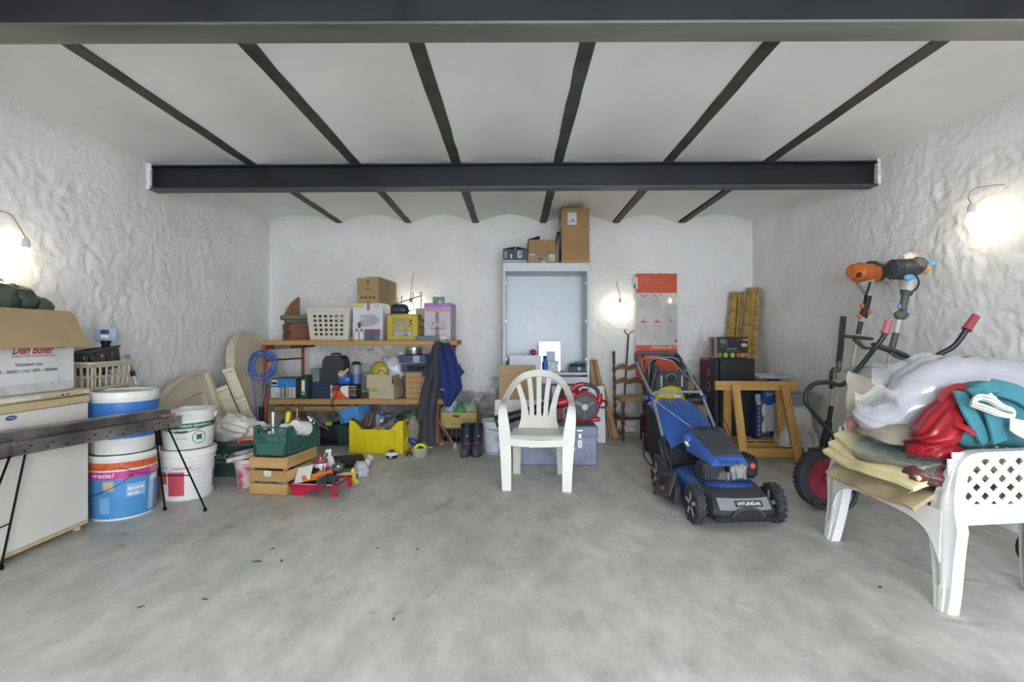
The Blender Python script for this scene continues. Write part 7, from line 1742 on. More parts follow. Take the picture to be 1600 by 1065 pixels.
# handlebars
for sx in (-1, 1):
    m = M(); m.tube(smoothpath([(sx * .225, .26, .27), (sx * .222, .45, .48), (sx * .215, .66, .70), (sx * .215, .72, .755)], 4), .0125, 10); m.obj('lower_handle', MT, mw)
    m = M(); m.blob((sx * .222, .66, .695), (.028, .03, .03), 10, .1, 2, 2); m.obj('clamp_knob', plastic('#2a3f78', .4), mw)
m = M(); m.tube(smoothpath([(-.212, .66, .705), (-.20, .665, .735), (-.16, .67, .745), (.16, .67, .745), (.20, .665, .735), (.212, .66, .705)], 5), .0125, 10); m.obj('cross_bar', MT, mw)
m = M(); m.tube(smoothpath([(-.215, .66, .70), (-.235, .90, .88), (-.238, 1.04, .98), (-.215, 1.12, 1.035)], 6), .0125, 10); m.obj('upper_handle', MT, mw)
m = M(); m.tube(smoothpath([(.215, .66, .70), (.20, .90, .88), (.19, 1.04, .98), (.175, 1.12, 1.035)], 6), .0125, 10); m.obj('upper_handle', MT, mw)
m = M(); m.tube(smoothpath([(-.235, 1.03, .975), (-.222, 1.11, 1.03), (-.17, 1.145, 1.06), (.12, 1.145, 1.06), (.165, 1.13, 1.045), (.185, 1.05, .985)], 6), .019, 12); m.obj('foam_grip', plastic('#4b5059', .7), mw)
m = M(); m.tube(smoothpath([(-.205, .93, .90), (-.195, 1.02, .99), (-.13, 1.055, 1.02), (.10, 1.055, 1.02), (.155, 1.02, .98), (.17, .93, .90)], 5), .006, 8); m.obj('brake_bail', MT, mw)
m = M(); m.tube(smoothpath([(-.17, .90, .88), (-.10, 1.05, 1.00), (.06, 1.05, 1.00), (.13, .95, .92), (.20, .80, .80)], 5), .006, 8); m.obj('drive_bail', MT, mw)
m = M(); m.bar((.175, .95, .90), (.155, 1.12, 1.04), .045, .05, b=.012); m.obj('control_box', MK, mw)
m = M(); m.tube(smoothpath([(.17, .95, .89), (.22, .75, .74), (.27, .50, .56), (.25, .25, .42), (.20, .05, .36)]), .004, 6); m.obj('control_cable', BLACK, mw)
m = M(); m.tube(smoothpath([(.18, .93, .90), (.26, .70, .66), (.30, .42, .52), (.285, .25, .30)]), .0035, 6); m.obj('control_cable', BLACK, mw)
m = M(); m.tube([(-.21, .64, .68), (-.03, .12, .49)], .003, 6); m.obj('starter_cord', mat('#b5b7ba', .6), mw)
m = M(); m.bar((-.24, .68, .69), (-.28, .70, .705), .05, .035, b=.008); m.obj('blue_clamp', plastic('#2a3f78', .4), mw)

# ------------------------------------------------------------------ pressure washer
PYL = plastic('#d9c739', .35)
t = thing('pressure_washer', 'yellow and black pressure washer standing behind the mower handle', 'pressure washer', (1.62, 5.40, 0), .05)
m = M(); rs_ = []
for (z, w, d, y) in ((.06, .17, .15, 0), (.20, .18, .155, 0), (.50, .18, .15, .01), (.66, .16, .13, .02), (.74, .13, .11, .03)):
    rs_.append([(w * math.copysign(abs(cos(a)) ** .6, cos(a)), y + d * math.copysign(abs(sin(a)) ** .6, sin(a)), z) for a in [i * 2 * pi / 24 for i in range(24)]])
m.rings(rs_); m.obj('yellow_body', PYL, t, ang=50)
m = M(); m.prism([(-.175, .62), (-.155, .80), (-.12, .86), (.12, .86), (.155, .80), (.175, .62), (.11, .69), (0, .715), (-.11, .69)], -.02, .135, 0, RX); m.obj('dark_fascia', plastic('#34373b', .45), t, ang=30)
m = M(); m.lathe([(0, 0), (.036, 0), (.034, .02), (0, .022)], 24, mtx=Matrix.Translation((0, -.136, .785)) @ RX); m.obj('dial', BLACK, t)
m = M(); m.tube([(.052 * cos(a), -.138, .785 + .052 * sin(a)) for a in [pi * i / 14 for i in range(15)]], .004, 6); m.obj('dial_scale', mat('#a7aab0', .5), t)
for x in (-.115, .10):
    m = M(); m.box(x, x + .018, -.142, -.134, .70, .82, .003); m.obj('silver_strip', mat('#bfc1c4', .4), t)
m = M(); m.box(-.02, .12, -.158, -.14, .44, .55, .004); m.obj('dark_label', BLACK, t)
label_patch(t, (.05, -.158, .60), .07, .035, PAPER, name='spec_label')
for sx in (-1, 1):
    m = M(); m.tube(smoothpath([(sx * .18, .03, .30), (sx * .20, .02, .55), (sx * .195, .03, .75), (sx * .15, .05, .92), (sx * .10, .06, .985)]), [.026] * 8 + [.03] * 10 + [.022] * 7, 12); m.obj('handle_frame', MK, t)
m = M(); m.tube(smoothpath([(-.10, .06, .985), (0, .06, 1.0), (.10, .06, .985)]), .02, 12); m.obj('carry_handle', MK, t)
m = M(); m.tube(smoothpath([(-.165, -.05, .68), (-.15, -.06, .80), (-.125, -.05, .88)]), .024, 12); m.obj('yellow_trim', mat('#c9bd5a', .4), t)
m = M(); m.bar((-.20, -.05, .42), (-.135, -.06, .92), .06, .05, up=(0, 1, 0), b=.015); m.obj('spray_gun', plastic('#3a3d42', .5), t)
for sx in (-1, 1):
    m = M(); m.lathe([(0, -.03), (.085, -.03), (.09, -.02), (.09, .02), (.085, .03), (0, .03)], 24, mtx=Matrix.Translation((sx * .19, .06, .09)) @ Matrix.Rotation(pi / 2, 4, 'Y')); m.obj('wheel', BLACK, t)
m = M(); m.box(-.16, .16, -.15, .12, .0, .065, .02); m.obj('base', MK, t)
t = thing('rubber_hose', 'coiled black rubber hose lying on the carton between washer and fridge', 'hose', (1.92, 5.62, .50))
m = M()
for k in range(4): m.tube([(.11 * cos(a), .02 * k + .01 * sin(2 * a), .12 + .13 * sin(a) + .02 * k) for a in [i * 2 * pi / 26 for i in range(26)]], .011, 7, closed=True)
m.obj('coil', BLACK, t)
m = M(); m.tube([(-.02, -.03, .02), (.12, -.05, .03)], .028, 10); m.obj('nozzle', plastic('#3c4d50', .5), t)
t = carton('brown_carton', 'plain brown carton on the floor between the pressure washer and the black fridge', 1.88, 2.10, 0, .47, 5.52, .30, cardboard('#a08055'), rz=.05)
label_patch(t, (-.02, -.001, .30), .06, .08, mat('#c4a877', .7), name='label')
m = M(); m.box(-.11, .11, -.001, .30, .47, .473); m.obj('tape', cardboard('#8a6d46'), t)
m = M(); m.tube(smoothpath([(-.05, -.02, .30), (.0, -.04, .2), (.03, -.02, .1)]), .012, 8); m.obj('strap', mat('#6d5a3f', .8), t)
t = carton('light_carton', 'small light brown carton against the wall behind the coiled hose', 1.93, 2.12, 0, .78, 6.10, .22, cardboard('#b89a70'))
m = M(); m.box(-.095, .095, -.002, .0, .60, .62); m.obj('tape', cardboard('#c8ae86'), t)

# ------------------------------------------------------------------ pallet and what stands on it
PLW = wood('#bfa06c', '#9c7f4d', 0, .7, 9)
t = thing('pallet', 'wooden pallet on the floor along the right wall under the black fridge', 'pallet', (2.57, 5.83, 0))
for k in range(6):
    m = M(); y = -.42 + k * .165; m.box(-.49, .49, y - .05, y + .05, .118, .138, .002); m.obj('deck_board', PLW, t)
for y in (-.40, 0, .40):
    m = M(); m.box(-.49, .49, y - .045, y + .045, .0, .018, .002); m.obj('bottom_board', PLW, t)
    for x in (-.43, 0, .43): m = M(); m.box(x - .05, x + .05, y - .045, y + .045, .018, .098, .002); m.obj('block', wood('#a98a57', '#86693c', 0, .7, 9), t)
for x in (-.43, 0, .43):
    m = M(); m.box(x - .05, x + .05, -.46, .46, .098, .118, .002); m.obj('stringer', wood('#b59663', '#937545', 1, .7, 9), t)
PZ = .139
t = thing('mini_fridge', 'black mini fridge with round stickers on its door, standing on the pallet', 'fridge', (2.39, 5.74, PZ))
m = M(); m.box(-.165, .215, -.22, .22, .02, .835, .008); m.obj('cabinet', plastic('#26282b', .35), t)
m = M(); m.box(-.222, -.170, -.222, .222, .03, .833, .010); m.obj('door', plastic('#2c3144', .3), t)
m = M(); m.box(-.20, .21, -.222, .222, .828, .838, .003); m.obj('top_plate', plastic('#2a2c30', .4), t)
for (y, z, r) in ((-.045, .68, .042), (-.05, .53, .055)):
    m = M(); m.lathe([(0, 0), (r, 0), (r, .0015), (0, .0015)], 28, mtx=Matrix.Translation((-.2222, y, z)) @ Matrix.Rotation(-pi / 2, 4, 'Y')); st = m.obj('sticker', mat('#b3b7bf', .4), t)
    m = M(); m.lathe([(r * .62, 0), (r * .80, 0), (r * .80, .001), (r * .62, .001), (r * .62, 0)], 28, mtx=Matrix.Translation((-.224, y, z)) @ Matrix.Rotation(-pi / 2, 4, 'Y')); m.prism([(y - r * .4, z - r * .35), (y + r * .4, z - r * .35), (y + r * .1, z + r * .45)], -.2252, -.2240, 0, Matrix(((0, 0, 1, 0), (1, 0, 0, 0), (0, 1, 0, 0), (0, 0, 0, 1)))); m.obj('sticker_print', mat('#5c6270', .5), st)
label_patch(t, (-.2222, .06, .815), .06, .014, mat('#9aa0aa', .5), 'nx', 'badge')
for x in (-.14, .18):
    for y in (-.19, .19): m = M(); m.lathe([(0, 0), (.02, 0), (.02, .022), (0, .022)], 12, c=(x, y, 0)); m.obj('foot', BLACK, t)
FT = PZ + .839
t = carton('printed_box', 'black box printed with coloured eggs standing on the mini fridge', 2.24, 2.575, FT, .235, 5.62, .26, plastic('#25211f', .45), rz=-.03)
m = M(); m.box(-.1695, -.1677, .003, .257, .002, .233); m.obj('pale_side', mat('#b9aca0', .6), t)
label_patch(t, (-.1705, .13, .12), .08, .20, mat('#4d5a78', .6), 'nx', 'side_print'); label_patch(t, (-.1705, .22, .12), .07, .2, mat('#c09a84', .6), 'nx', 'side_print')
for i, (x, c_) in enumerate(((-.140, '#7a8a4a'), (-.075, '#8fb43a'), (.0, '#9dbd4a'), (.065, '#b5533a'), (.110, '#c98a5c'), (.145, '#b06a45'))):
    m = M(); m.lathe([(0, 0), (.024, 0), (.024, .001), (0, .001)], 18, mtx=Matrix.Translation((x, -.0003, .035)) @ RX @ Matrix.Diagonal((1, 1.15, 1, 1))); m.obj('printed_egg', mat(c_, .5), t)
m = M(); m.lathe([(0, 0), (.042, 0), (.038, .001), (0, .001)], 24, mtx=Matrix.Translation((-.10, -.0003, .185)) @ RX @ Matrix.Diagonal((1, .75, 1, 1))); m.obj('printed_emblem', mat('#6d6d70', .5), t)
m = M(); m.prism([(-.16, .16), (-.04, .16), (-.10, .10)], .0003, .0013, 0, RX); m.obj('printed_emblem', mat('#48484b', .5), t)
text('Sandy Five', t, (-.01, -.002, .105), w=.11, h=.018, material=PAPER); text('Collezione Assortimento', t, (.0, -.002, .080), w=.14, h=.009, material=mat('#a9a7a2', .6)); text('120', t, (.135, -.002, .205), w=.05, h=.022, material=PAPER, bold=.02)
label_patch(t, (.07, -.001, .205), .05, .02, mat('#4a4a4c', .5), name='print_panel')
m = M(); m.blob((.125, -.001, .145), (.035, .003, .02), 12, .2, 3, 4); m.obj('printed_picture', mat('#c9b28c', .5), t)
# box SIAMP
t = thing('printed_box', 'white and blue box lettered SIAMP standing on the pallet beside the fridge', 'box', (2.775, 5.56, PZ), .04)
m = M(); m.box(-.065, .075, 0, .26, 0, .53, .003); m.obj('body', plastic('#d5d8de', .5), t)
m = M(); m.box(-.0665, .0765, -.0015, .26, .36, .53, .002); m.obj('blue_band', plastic('#2b62b4', .45), t)
m = M(); m.box(-.0665, .0765, -.0015, .26, .0, .05, .002); m.obj('navy_base', plastic('#26366f', .45), t)
m = M(); m.prism([(-.066, .365), (.076, .365), (.03, .335), (-.035, .335)], .0005, .0017, 0, RX); m.obj('blue_wave', plastic('#2b62b4', .45), t)
m = M(); m.add([(-.066, 0, .53), (.076, 0, .53), (.10, -.06, .62), (-.05, -.06, .62), (-.066, .004, .53), (.076, .004, .53), (.10, -.056, .622), (-.05, -.056, .622)], [(0, 1, 2, 3), (7, 6, 5, 4), (0, 3, 7, 4), (1, 5, 6, 2), (2, 6, 7, 3)]); m.obj('front_flap', plastic('#2a3f92', .45), t)
m = M(); m.add([(-.066, 0, .53), (-.066, .26, .53), (-.13, .26, .60), (-.13, 0, .60)], [(0, 1, 2, 3)]); m.obj('side_flap', plastic('#2a3f92', .45), t)
text('SIAMP', t, (.01, -.003, .452), w=.085, h=.026, material=PAPER, bold=.03); text('universale', t, (.0, -.003, .425), w=.045, h=.008, material=PAPER)
for i in range(5): label_patch(t, (-.01, -.001, .30 - i * .025), .07, .004, mat('#a9afba', .6), name='print_line', t=.0005)
text('SIAMP', t, (-.02, -.003, .028), w=.06, h=.016, material=PAPER)
t = thing('printed_box', 'torn navy box with white print in front of the fridge corner', 'box', (2.605, 5.395, PZ), .04)
m = M(); m.box(-.055, .0, 0, .11, 0, .40, .003); m.obj('body', plastic('#26305f', .5), t)
m = M(); m.box(.0, .045, .02, .11, 0, .41, .003); m.obj('brown_inside', cardboard('#6f5a42'), t)
for z in (.30, .12): m = M(); m.blob((.035, .0, z), (.022, .02, .06), 10, .25, 3, 6); m.obj('white_fittings', PAPER, t)
for i in range(7):
    label_patch(t, (-.018, -.001, .05 + i * .045), .022, .030, mat('#8f97b8', .5), name='printed_symbol')
label_patch(t, (-.02, -.001, .375), .045, .04, mat('#b9bcc6', .6), name='label')
m = M(); m.box(-.056, -.0, -.0012, 0, .395, .47, .002); m.obj('grey_flap', mat('#a8abb5', .5), t)
# toilet pedestal, seat ring and grey tub
CER = plastic('#d2cfc9', .15, var=.02)
t = thing('cistern', 'large white plastic tank standing on the pallet beside the lettered box', 'tank', (2.945, 5.22, .0), .0)
m = M(); rs_ = []
for (z, w, d) in ((.10, .15, .10), (.115, .205, .14), (.20, .20, .135), (.30, .165, .12), (.42, .145, .11), (.50, .14, .105)):
    rs_.append([(-.06 + w * math.copysign(abs(cos(a)) ** .5, cos(a)) * (.8 if cos(a) > 0 else 1.0), d * math.copysign(abs(sin(a)) ** .5, sin(a)), z) for a in [i * 2 * pi / 32 for i in range(32)]])
m.rings(rs_); m.obj('tank', CER, t, ang=60)
m = M(); m.box(-.205, .055, -.11, .11, .50, .52, .008); m.obj('lid', CER, t)
m = M(); m.box(-.20, .09, -.10, .10, 0, .10, .004); m.obj('wood_block', wood('#a98a57', '#86693c', 0), t)
t = thing('toilet_ring', 'cream toilet seat ring leaning beside the white tank', 'toilet seat', (2.965, 5.03, .01), -.25, rot=(-.12, -.25, .55))
m = M(); pth = [(.10 * cos(a), 0, .165 + .15 * sin(a)) for a in [i * 2 * pi / 36 for i in range(36)]]
m.sweep(pth, [(-.028, -.010), (.028, -.010), (.028, .006), (0, .012), (-.028, .006)], (0, -1, 0), closed=True); m.obj('ring', plastic('#cfc8b4', .3), t, ang=50)
t = thing('plastic_tub', 'grey plastic tub resting on top of the white tank', 'tub', (2.88, 5.20, .521), .03)
m = M(); tub(m, .36, .19, .12, .16, rim=.016); m.obj('tub', plastic('#8a8f93', .5), t, ang=20)
t = thing('shallow_tray', 'pale grey shallow tray resting on the open flaps of the lettered box', 'tray', (2.80, 5.64, .765), .04)
m = M(); tub(m, .36, .34, .035, .05, rim=.012); m.obj('tray', mat('#b9bbbd', .5), t, ang=20)

# ------------------------------------------------------------------ reed screens
RD1, RD2 = mat('#c9aa68', .7, hex2='#a2803f', scale=14, name='reed_light'), mat('#bb9850', .7, hex2='#937036', scale=14, name='reed_dark')
def reed_roll(lab, p, q, r, seed, n=150):
    p, q = Vector(p), Vector(q)
    T = thing('reed_screen', lab, 'reed screen', (p.x, p.y, 0), group='rolled reed screens')
    d = (q - p); dn = d.normalized(); a, b = frame(dn, Vector((0, 1, 0)))
    rg = random.Random(seed); m = M()
    for i in range(n):
        rr = r * sqrt(rg.random()) if i % 2 else r * rg.uniform(.9, 1.03); th = rg.uniform(0, 2 * pi)
        o = (a * cos(th) + b * sin(th)) * rr; e = rg.uniform(-.03, .04)
        m.tube([o + Vector((0, 0, .0)), o + d * .5 + a * rg.uniform(-.006, .006), o + d + dn * e], rg.uniform(.0032, .0055), 5, m=i % 2)
    o = m.obj('reeds', [RD1, RD2], T, ang=60, recalc=False); o['kind'] = 'stuff'
    for k in range(7):
        c = d * (.1 + .13 * k); m = M(); m.tube([c + (a * cos(t_) + b * sin(t_)) * (r + .006) for t_ in [i * 2 * pi / 24 for i in range(24)]], .0022, 5, closed=True); m.obj('binding_wire', mat('#6b5730', .6), T)
reed_roll('rolled reed screen leaning on the wall, the lower one touching the egg box', (2.66, 6.36, .02), (2.85, 6.53, 1.775), .08, 1)
reed_roll('rolled reed screen leaning on the wall, the taller one farther from the egg box', (2.83, 6.30, .02), (3.01, 6.42, 1.82), .08, 2)

# ------------------------------------------------------------------ sawhorse
SW = wood('#c69a55', '#a97c3a', 0, .55, 8); SWV = wood('#c69a55', '#a97c3a', 2, .55, 8)
t = thing('sawhorse', 'wooden trestle sawhorse with a notched top rail before the black fridge', 'sawhorse', (2.40, 5.06, 0), -.06)
m = M(); m.box(-.40, .39, -.022, .022, .685, .775, .003)
rg = random.Random(3)
m.obj('top_rail', SW, t)
m = M()
for k in range(7): x = -.36 + k * .11 + rg.uniform(-.02, .02); m.box(x - .02, x + .02, -.024, .024, .772, .780, .002)
o = m.obj('worn_ridges', wood('#8f6f3f', '#6f522a', 0), t); o['kind'] = 'stuff'
for sx in (-1, 1):
    for sy in (-1, 1):
        xt = (.255 if sx > 0 else -.215); xb = (.325 if sx > 0 else -.185) + (.0 if sy < 0 else (.015 if sx > 0 else -.03))
        m = M(); m.bar((xt - (0 if sy < 0 else (.02 if sx > 0 else .05)), sy * .035, .74), (xb + (.0), sy * .19, 0.0), .075, .032, up=(0, sy, .2), b=.002); m.obj('leg', SWV, t)
for sy in (-1, 1):
    m = M(); m.bar((-.17, sy * .168 - sy * .028, .10), (.34, sy * .168 - sy * .028, .10), .024, .082, b=.002); m.obj('lower_rail', SW, t)
# ------------------------------------------------------------------ right side: wheelbarrow, brush cutters, loaded armchair
BKT = plastic('#2b2d2f', .4); GRIP = plastic('#b0474f', .5)
t = thing('wheelbarrow', 'upended wheelbarrow with black tube handles, red grips and a red wheel hub', 'wheelbarrow', (2.20, 3.62, 0))
m = M(); R_ = .215; W_ = .085
mt = Matrix.Translation((0, 0, R_)) @ Matrix.Rotation(.08, 4, 'Z') @ Matrix.Rotation(pi / 2, 4, 'X')
m.lathe([(R_ * .62, -W_ * .35), (R_ * .78, -W_ * .5), (R_ * .95, -W_ * .42), (R_, -W_ * .2), (R_, W_ * .2), (R_ * .95, W_ * .42), (R_ * .78, W_ * .5), (R_ * .62, W_ * .35), (R_ * .62, -W_ * .35)], 44, mtx=mt)
for k in range(40):
    a = 2 * pi * k / 40
    for s_ in (-1, 1): m.add([tuple(mt @ Vector((r * cos(a + da), r * sin(a + da), z))) for r, da, z in ((R_ * .99, 0, s_ * .006), (R_ * 1.012, 0, s_ * .006), (R_ * .985, .05 * s_, s_ * W_ * .46), (R_ * .965, .05 * s_, s_ * W_ * .46), (R_ * .99, .07, s_ * .006), (R_ * 1.012, .07, s_ * .006), (R_ * .985, .07 + .05 * s_, s_ * W_ * .46), (R_ * .965, .07 + .05 * s_, s_ * W_ * .46))], [(0, 1, 2, 3), (7, 6, 5, 4), (1, 5, 6, 2), (0, 3, 7, 4), (3, 2, 6, 7)])
wh = m.obj('wheel', plastic('#33353a', .75), t, ang=40)
m = M(); m.lathe([(0, -.04), (.03, -.04), (.035, -.02), (R_ * .45, -.018), (R_ * .60, -.034), (R_ * .66, -.034), (R_ * .66, .034), (R_ * .60, .034), (R_ * .45, .018), (.035, .02), (.03, .04), (0, .04)], 36, mtx=mt); m.obj('red_rim', mat('#8f2238', .45, var=.2, scale=12), wh)
b0 = Vector((2.20, 3.62, 0))
def path(pp): return smoothpath([P(*q) - b0 for q in pp], 7)
h1 = path([(1302, 730, 3.66), (1306, 690, 3.60), (1280, 655, 3.58), (1259, 625, 3.58), (1268, 602, 3.60), (1292, 597, 3.64), (1318, 600, 3.68), (1345, 571, 3.65), (1368, 542, 3.59), (1379, 528, 3.57), (1384, 517, 3.56)])
m = M(); m.tube(h1, .0165, 12); m.obj('handle_tube', BKT, t)
m = M(); m.tube([P(1383, 520, 3.56) - b0, P(1389, 500, 3.55) - b0], [.025, .022], 14); m.tube([P(1383, 520, 3.56) - b0, P(1383.5, 518, 3.56) - b0], .029, 14); m.obj('grip', plastic('#c06a72', .5), t)
h2 = path([(1400, 740, 3.55), (1410, 680, 3.45), (1400, 620, 3.40), (1430, 585, 3.36), (1462, 557, 3.32), (1490, 541, 3.28), (1508, 518, 3.25), (1512, 512, 3.25)])
m = M(); m.tube(h2, .0165, 12); m.obj('handle_tube', BKT, t)
m = M(); m.tube([P(1510, 515, 3.25) - b0, P(1525, 493, 3.25) - b0], [.025, .023], 14); m.tube([P(1510, 515, 3.25) - b0, P(1511, 513.5, 3.25) - b0], .029, 14); m.obj('grip', GRIP, t)
m = M(); m.tube(smoothpath([P(1302, 742, 3.70) - b0, P(1330, 720, 3.62) - b0, P(1400, 740, 3.55) - b0]), .014, 10); m.obj('axle_yoke', BKT, t)
m = M(); m.tube(smoothpath([P(1268, 765, 3.60) - b0, P(1272, 785, 3.56) - b0, P(1290, 793, 3.54) - b0, P(1330, 790, 3.5) - b0, P(1345, 740, 3.5) - b0]), .013, 10); m.obj('stand_foot', BKT, t)
def tray(u, v):
    p = P(1322, 602, 3.66).lerp(P(1400, 602, 3.50), u) - b0
    return p + Vector((.03 * v, .09 * v, .115 * sin(v * pi * .5) - .03 * (2 * u - 1) ** 2))
m = M(); m.shell(tray, 14, 8, .012); m.obj('tray', mat('#a5aaab', .45, var=.12), t, ang=60)
m = M(); m.tube([tray(u / 14, 1) + Vector((0, 0, .008)) for u in range(15)], .010, 8); m.obj('tray_rim', mat('#7d8385', .45), t)
m = M(); m.box(.10, .42, -.10, .0, .40, .46, .02); m.obj('tray_floor', mat('#8f9496', .5), t)

def cutter(lab, base, top, hue, cap_col, seed):
    """brush cutter stood on its shaft: engine on top, grip, loop disc, long tube"""
    base, top = Vector(base), Vector(top)
    T = thing('brush_cutter', lab, 'brush cutter', base, group='brush cutters on the right wall')
    d = top - base; dn = d.normalized()
    side = Vector((dn.z, 0, -dn.x)).normalized()      # towards +X, across the shaft
    mt_ = Matrix((side, dn.cross(side) * -1, dn)).transposed().to_4x4(); mt_.translation = d
    L = d.length
    m = M(); m.blob((0, .0, .04), (.06, .045, .05), 12, .15, 2, seed); m.obj('gear_head', DGREY, T)
    return T, mt_, d, dn, side
# orange machine
T, mt, d, dn, side = cutter('orange and black brush cutter standing against the wall beside the strimmer bar', P(1322, 720, 4.05) * Vector((1, 1, 0)) if False else (2.66, 4.12, 0), P(1355, 425, 4.20), 0, 0, 3)
IN = lambda px, py, dd: P(px, py, dd) - Vector((2.66, 4.12, 0))
ORG = plastic('#c96a2c', .4)
eng = IN(1352, 427, 4.18)
m = M(); m.tube(smoothpath([IN(1329, 423, 4.12), IN(1340, 425, 4.14), IN(1356, 427, 4.17), IN(1366, 427, 4.18)]), [.035] * 2 + [.06] * 4 + [.078] * 6 + [.082] * 6 + [.08], 18); m.obj('orange_shroud', ORG, T)
m = M(); m.tube([IN(1360, 424, 4.18), IN(1376, 426, 4.19)], [.078, .072], 16); m.obj('dark_cylinder', plastic('#34373a', .5), T)
m = M(); m.tube(smoothpath([IN(1374, 424, 4.2), IN(1384, 426, 4.21), IN(1391, 428, 4.22)]), [.085] * 6 + [.08] * 6 + [.05], 16); m.obj('white_tank', mat('#c9c5b6', .45), T)
m = M(); m.tube([IN(1352, 438, 4.17), IN(1356, 452, 4.17), IN(1358, 462, 4.17)], [.07, .045, .03], 14); m.obj('clutch_cone', mat('#b5b3a9', .4), T)
m = M(); m.blob(IN(1363, 411, 4.18), (.05, .03, .02), 10, .2, 3, 4); m.obj('air_lid', DGREY, T)
m = M(); m.blob(IN(1342, 429, 4.07), (.022, .01, .018), 10, .2, 3, 9); m.obj('dark_vent', BLACK, T)
m = M(); m.tube(smoothpath([IN(1360, 440, 4.10), IN(1357, 452, 4.10), IN(1353, 462, 4.12), IN(1354, 470, 4.14)]), .008, 6); m.obj('cable', BLACK, T)
m = M(); m.tube([IN(1357, 460, 4.17), IN(1353, 480, 4.165), IN(1348, 495, 4.16)], [.028, .026, .034], 12); m.obj('rear_grip', plastic('#2f3134', .5), T)
for (px, py) in ((1343, 494), (1358, 487), (1347, 478)): m = M(); m.blob(IN(px, py, 4.14), (.018, .018, .022), 8, .1, 2, 3); m.obj('orange_trigger', ORG, T)
m = M(); m.tube([IN(1347, 496, 4.16), IN(1345, 503, 4.155)], .024, 12); m.obj('clamp', mat('#b9b9b4', .4), T)
m = M(); m.tube([IN(1345, 503, 4.155), IN(1341, 522, 4.15)], .019, 12); m.obj('black_tube', plastic('#333538', .5), T)
m = M(); m.tube([IN(1341, 522, 4.15), IN(1331, 575, 4.13), Vector((0, 0, .05))], .0125, 10); m.obj('lower_tube', mat('#bdbcb4', .4), T)
q = IN(1341, 527, 4.13)
m = M(); m.tube([q + Vector((.11 * cos(a), .05 * sin(a), -.012 * cos(a))) for a in [i * 2 * pi / 30 for i in range(30)]], .011, 8, closed=True); m.blob(q, (.10, .045, .006), 12, 0); m.obj('handle_disc', plastic('#3c3d3e', .5), T)
m = M(); m.tube(smoothpath([q + Vector((-.03, 0, -.01)), q + Vector((.02, 0, -.06)), q + Vector((.06, 0, -.085)), q + Vector((.16, 0, -.085))]), [.02] * 7 + [.014] * 6 + [.012] * 6, 8); m.obj('handle_bracket', plastic('#54554f', .5), T)
# white and black machine
T, mt, d, dn, side = cutter('white and black brush cutter with a blue cap standing nearest the right bulb', (2.62, 3.98, 0), P(1418, 430, 3.72), 0, 0, 5)
IN = lambda px, py, dd: P(px, py, dd) - Vector((2.62, 3.98, 0))
m = M(); m.tube(smoothpath([IN(1391, 420, 3.68), IN(1400, 421, 3.69), IN(1416, 420, 3.70), IN(1428, 416, 3.71)]), [.05] * 3 + [.068] * 6 + [.075] * 6 + [.07] * 4, 18); m.obj('dark_cylinder', plastic('#2f3338', .45), T)
m = M()
for k in range(4): c = IN(1394 + k * 3.2, 421 - k * .2, 3.67); m.tube([c + Vector((-.004, 0, 0)), c + Vector((.004, 0, 0))], .073, 16)
m.obj('cooling_fins', plastic('#3f444a', .5), T)
m = M(); m.tube(smoothpath([IN(1408, 404, 3.70), IN(1420, 402, 3.71), IN(1432, 405, 3.72)]), [.03] * 4 + [.04] * 6 + [.03] * 3, 12); m.obj('white_tank', mat('#cbc6b4', .4), T)
m = M(); m.cbox(IN(1432, 412, 3.69), (.10, .11, .085), (0, .15, 0), b=.02); m.obj('grey_cover', plastic('#5f615f', .5), T)
m = M(); m.tube([IN(1441, 418, 3.68), IN(1449, 421, 3.68)], [.045, .035], 14); m.obj('amber_bowl', mat('#c9a065', .3), T)
m = M(); m.tube([IN(1449, 413, 3.66), IN(1459, 411, 3.66)], [.020, .024], 12); m.obj('blue_cap', plastic('#6aa5cc', .4), T)
m = M(); m.lathe([(0, 0), (.042, 0), (.040, .006), (0, .008)], 20, mtx=Matrix.Translation(IN(1421, 433, 3.63)) @ RX @ Matrix.Diagonal((1, .5, 1, 1))); m.obj('blue_badge', plastic('#5d9ad6', .4), T)
m = M(); m.tube([IN(1421, 436, 3.70), IN(1420, 446, 3.70), IN(1417, 455, 3.70)], [.062, .058, .045], 14); m.obj('clutch_cone', mat('#c3c1b8', .35), T)
m = M(); m.tube([IN(1417, 454, 3.70), IN(1416, 461, 3.70)], [.042, .034], 14); m.obj('dark_collar', plastic('#4b4c4a', .5), T)
m = M(); m.tube(smoothpath([IN(1430, 428, 3.62), IN(1436, 440, 3.62), IN(1432, 450, 3.64), IN(1425, 455, 3.66)]), .006, 6); m.obj('cable', BLACK, T)
m = M(); m.tube([IN(1415, 461, 3.70), IN(1410, 484, 3.70)], [.026, .025], 12); m.obj('rear_grip', plastic('#5a5b55', .55), T)
m = M(); m.blob(IN(1408, 492, 3.69), (.05, .035, .035), 12, .15, 2, 7); m.obj('throttle_housing', plastic('#5d5e58', .5), T)
for (px, py) in ((1405, 478), (1419, 486)): m = M(); m.blob(IN(px, py, 3.66), (.012, .012, .02), 8, .1, 2, 3); m.obj('blue_trigger', plastic('#6a9fd0', .4), T)
m = M(); m.tube([IN(1405, 498, 3.70), IN(1400, 520, 3.70)], .019, 12); m.obj('white_tube', mat('#cfcdc4', .4), T)
m = M(); m.tube([IN(1400, 520, 3.70), IN(1393, 545, 3.70)], .022, 12); m.obj('dark_sleeve', plastic('#55564f', .5), T)
m = M(); m.tube([IN(1393, 545, 3.70), IN(1386, 575, 3.70), Vector((0, 0, .05))], .013, 10); m.obj('lower_tube', mat('#bdbcb4', .4), T)
q = IN(1391, 547, 3.68)
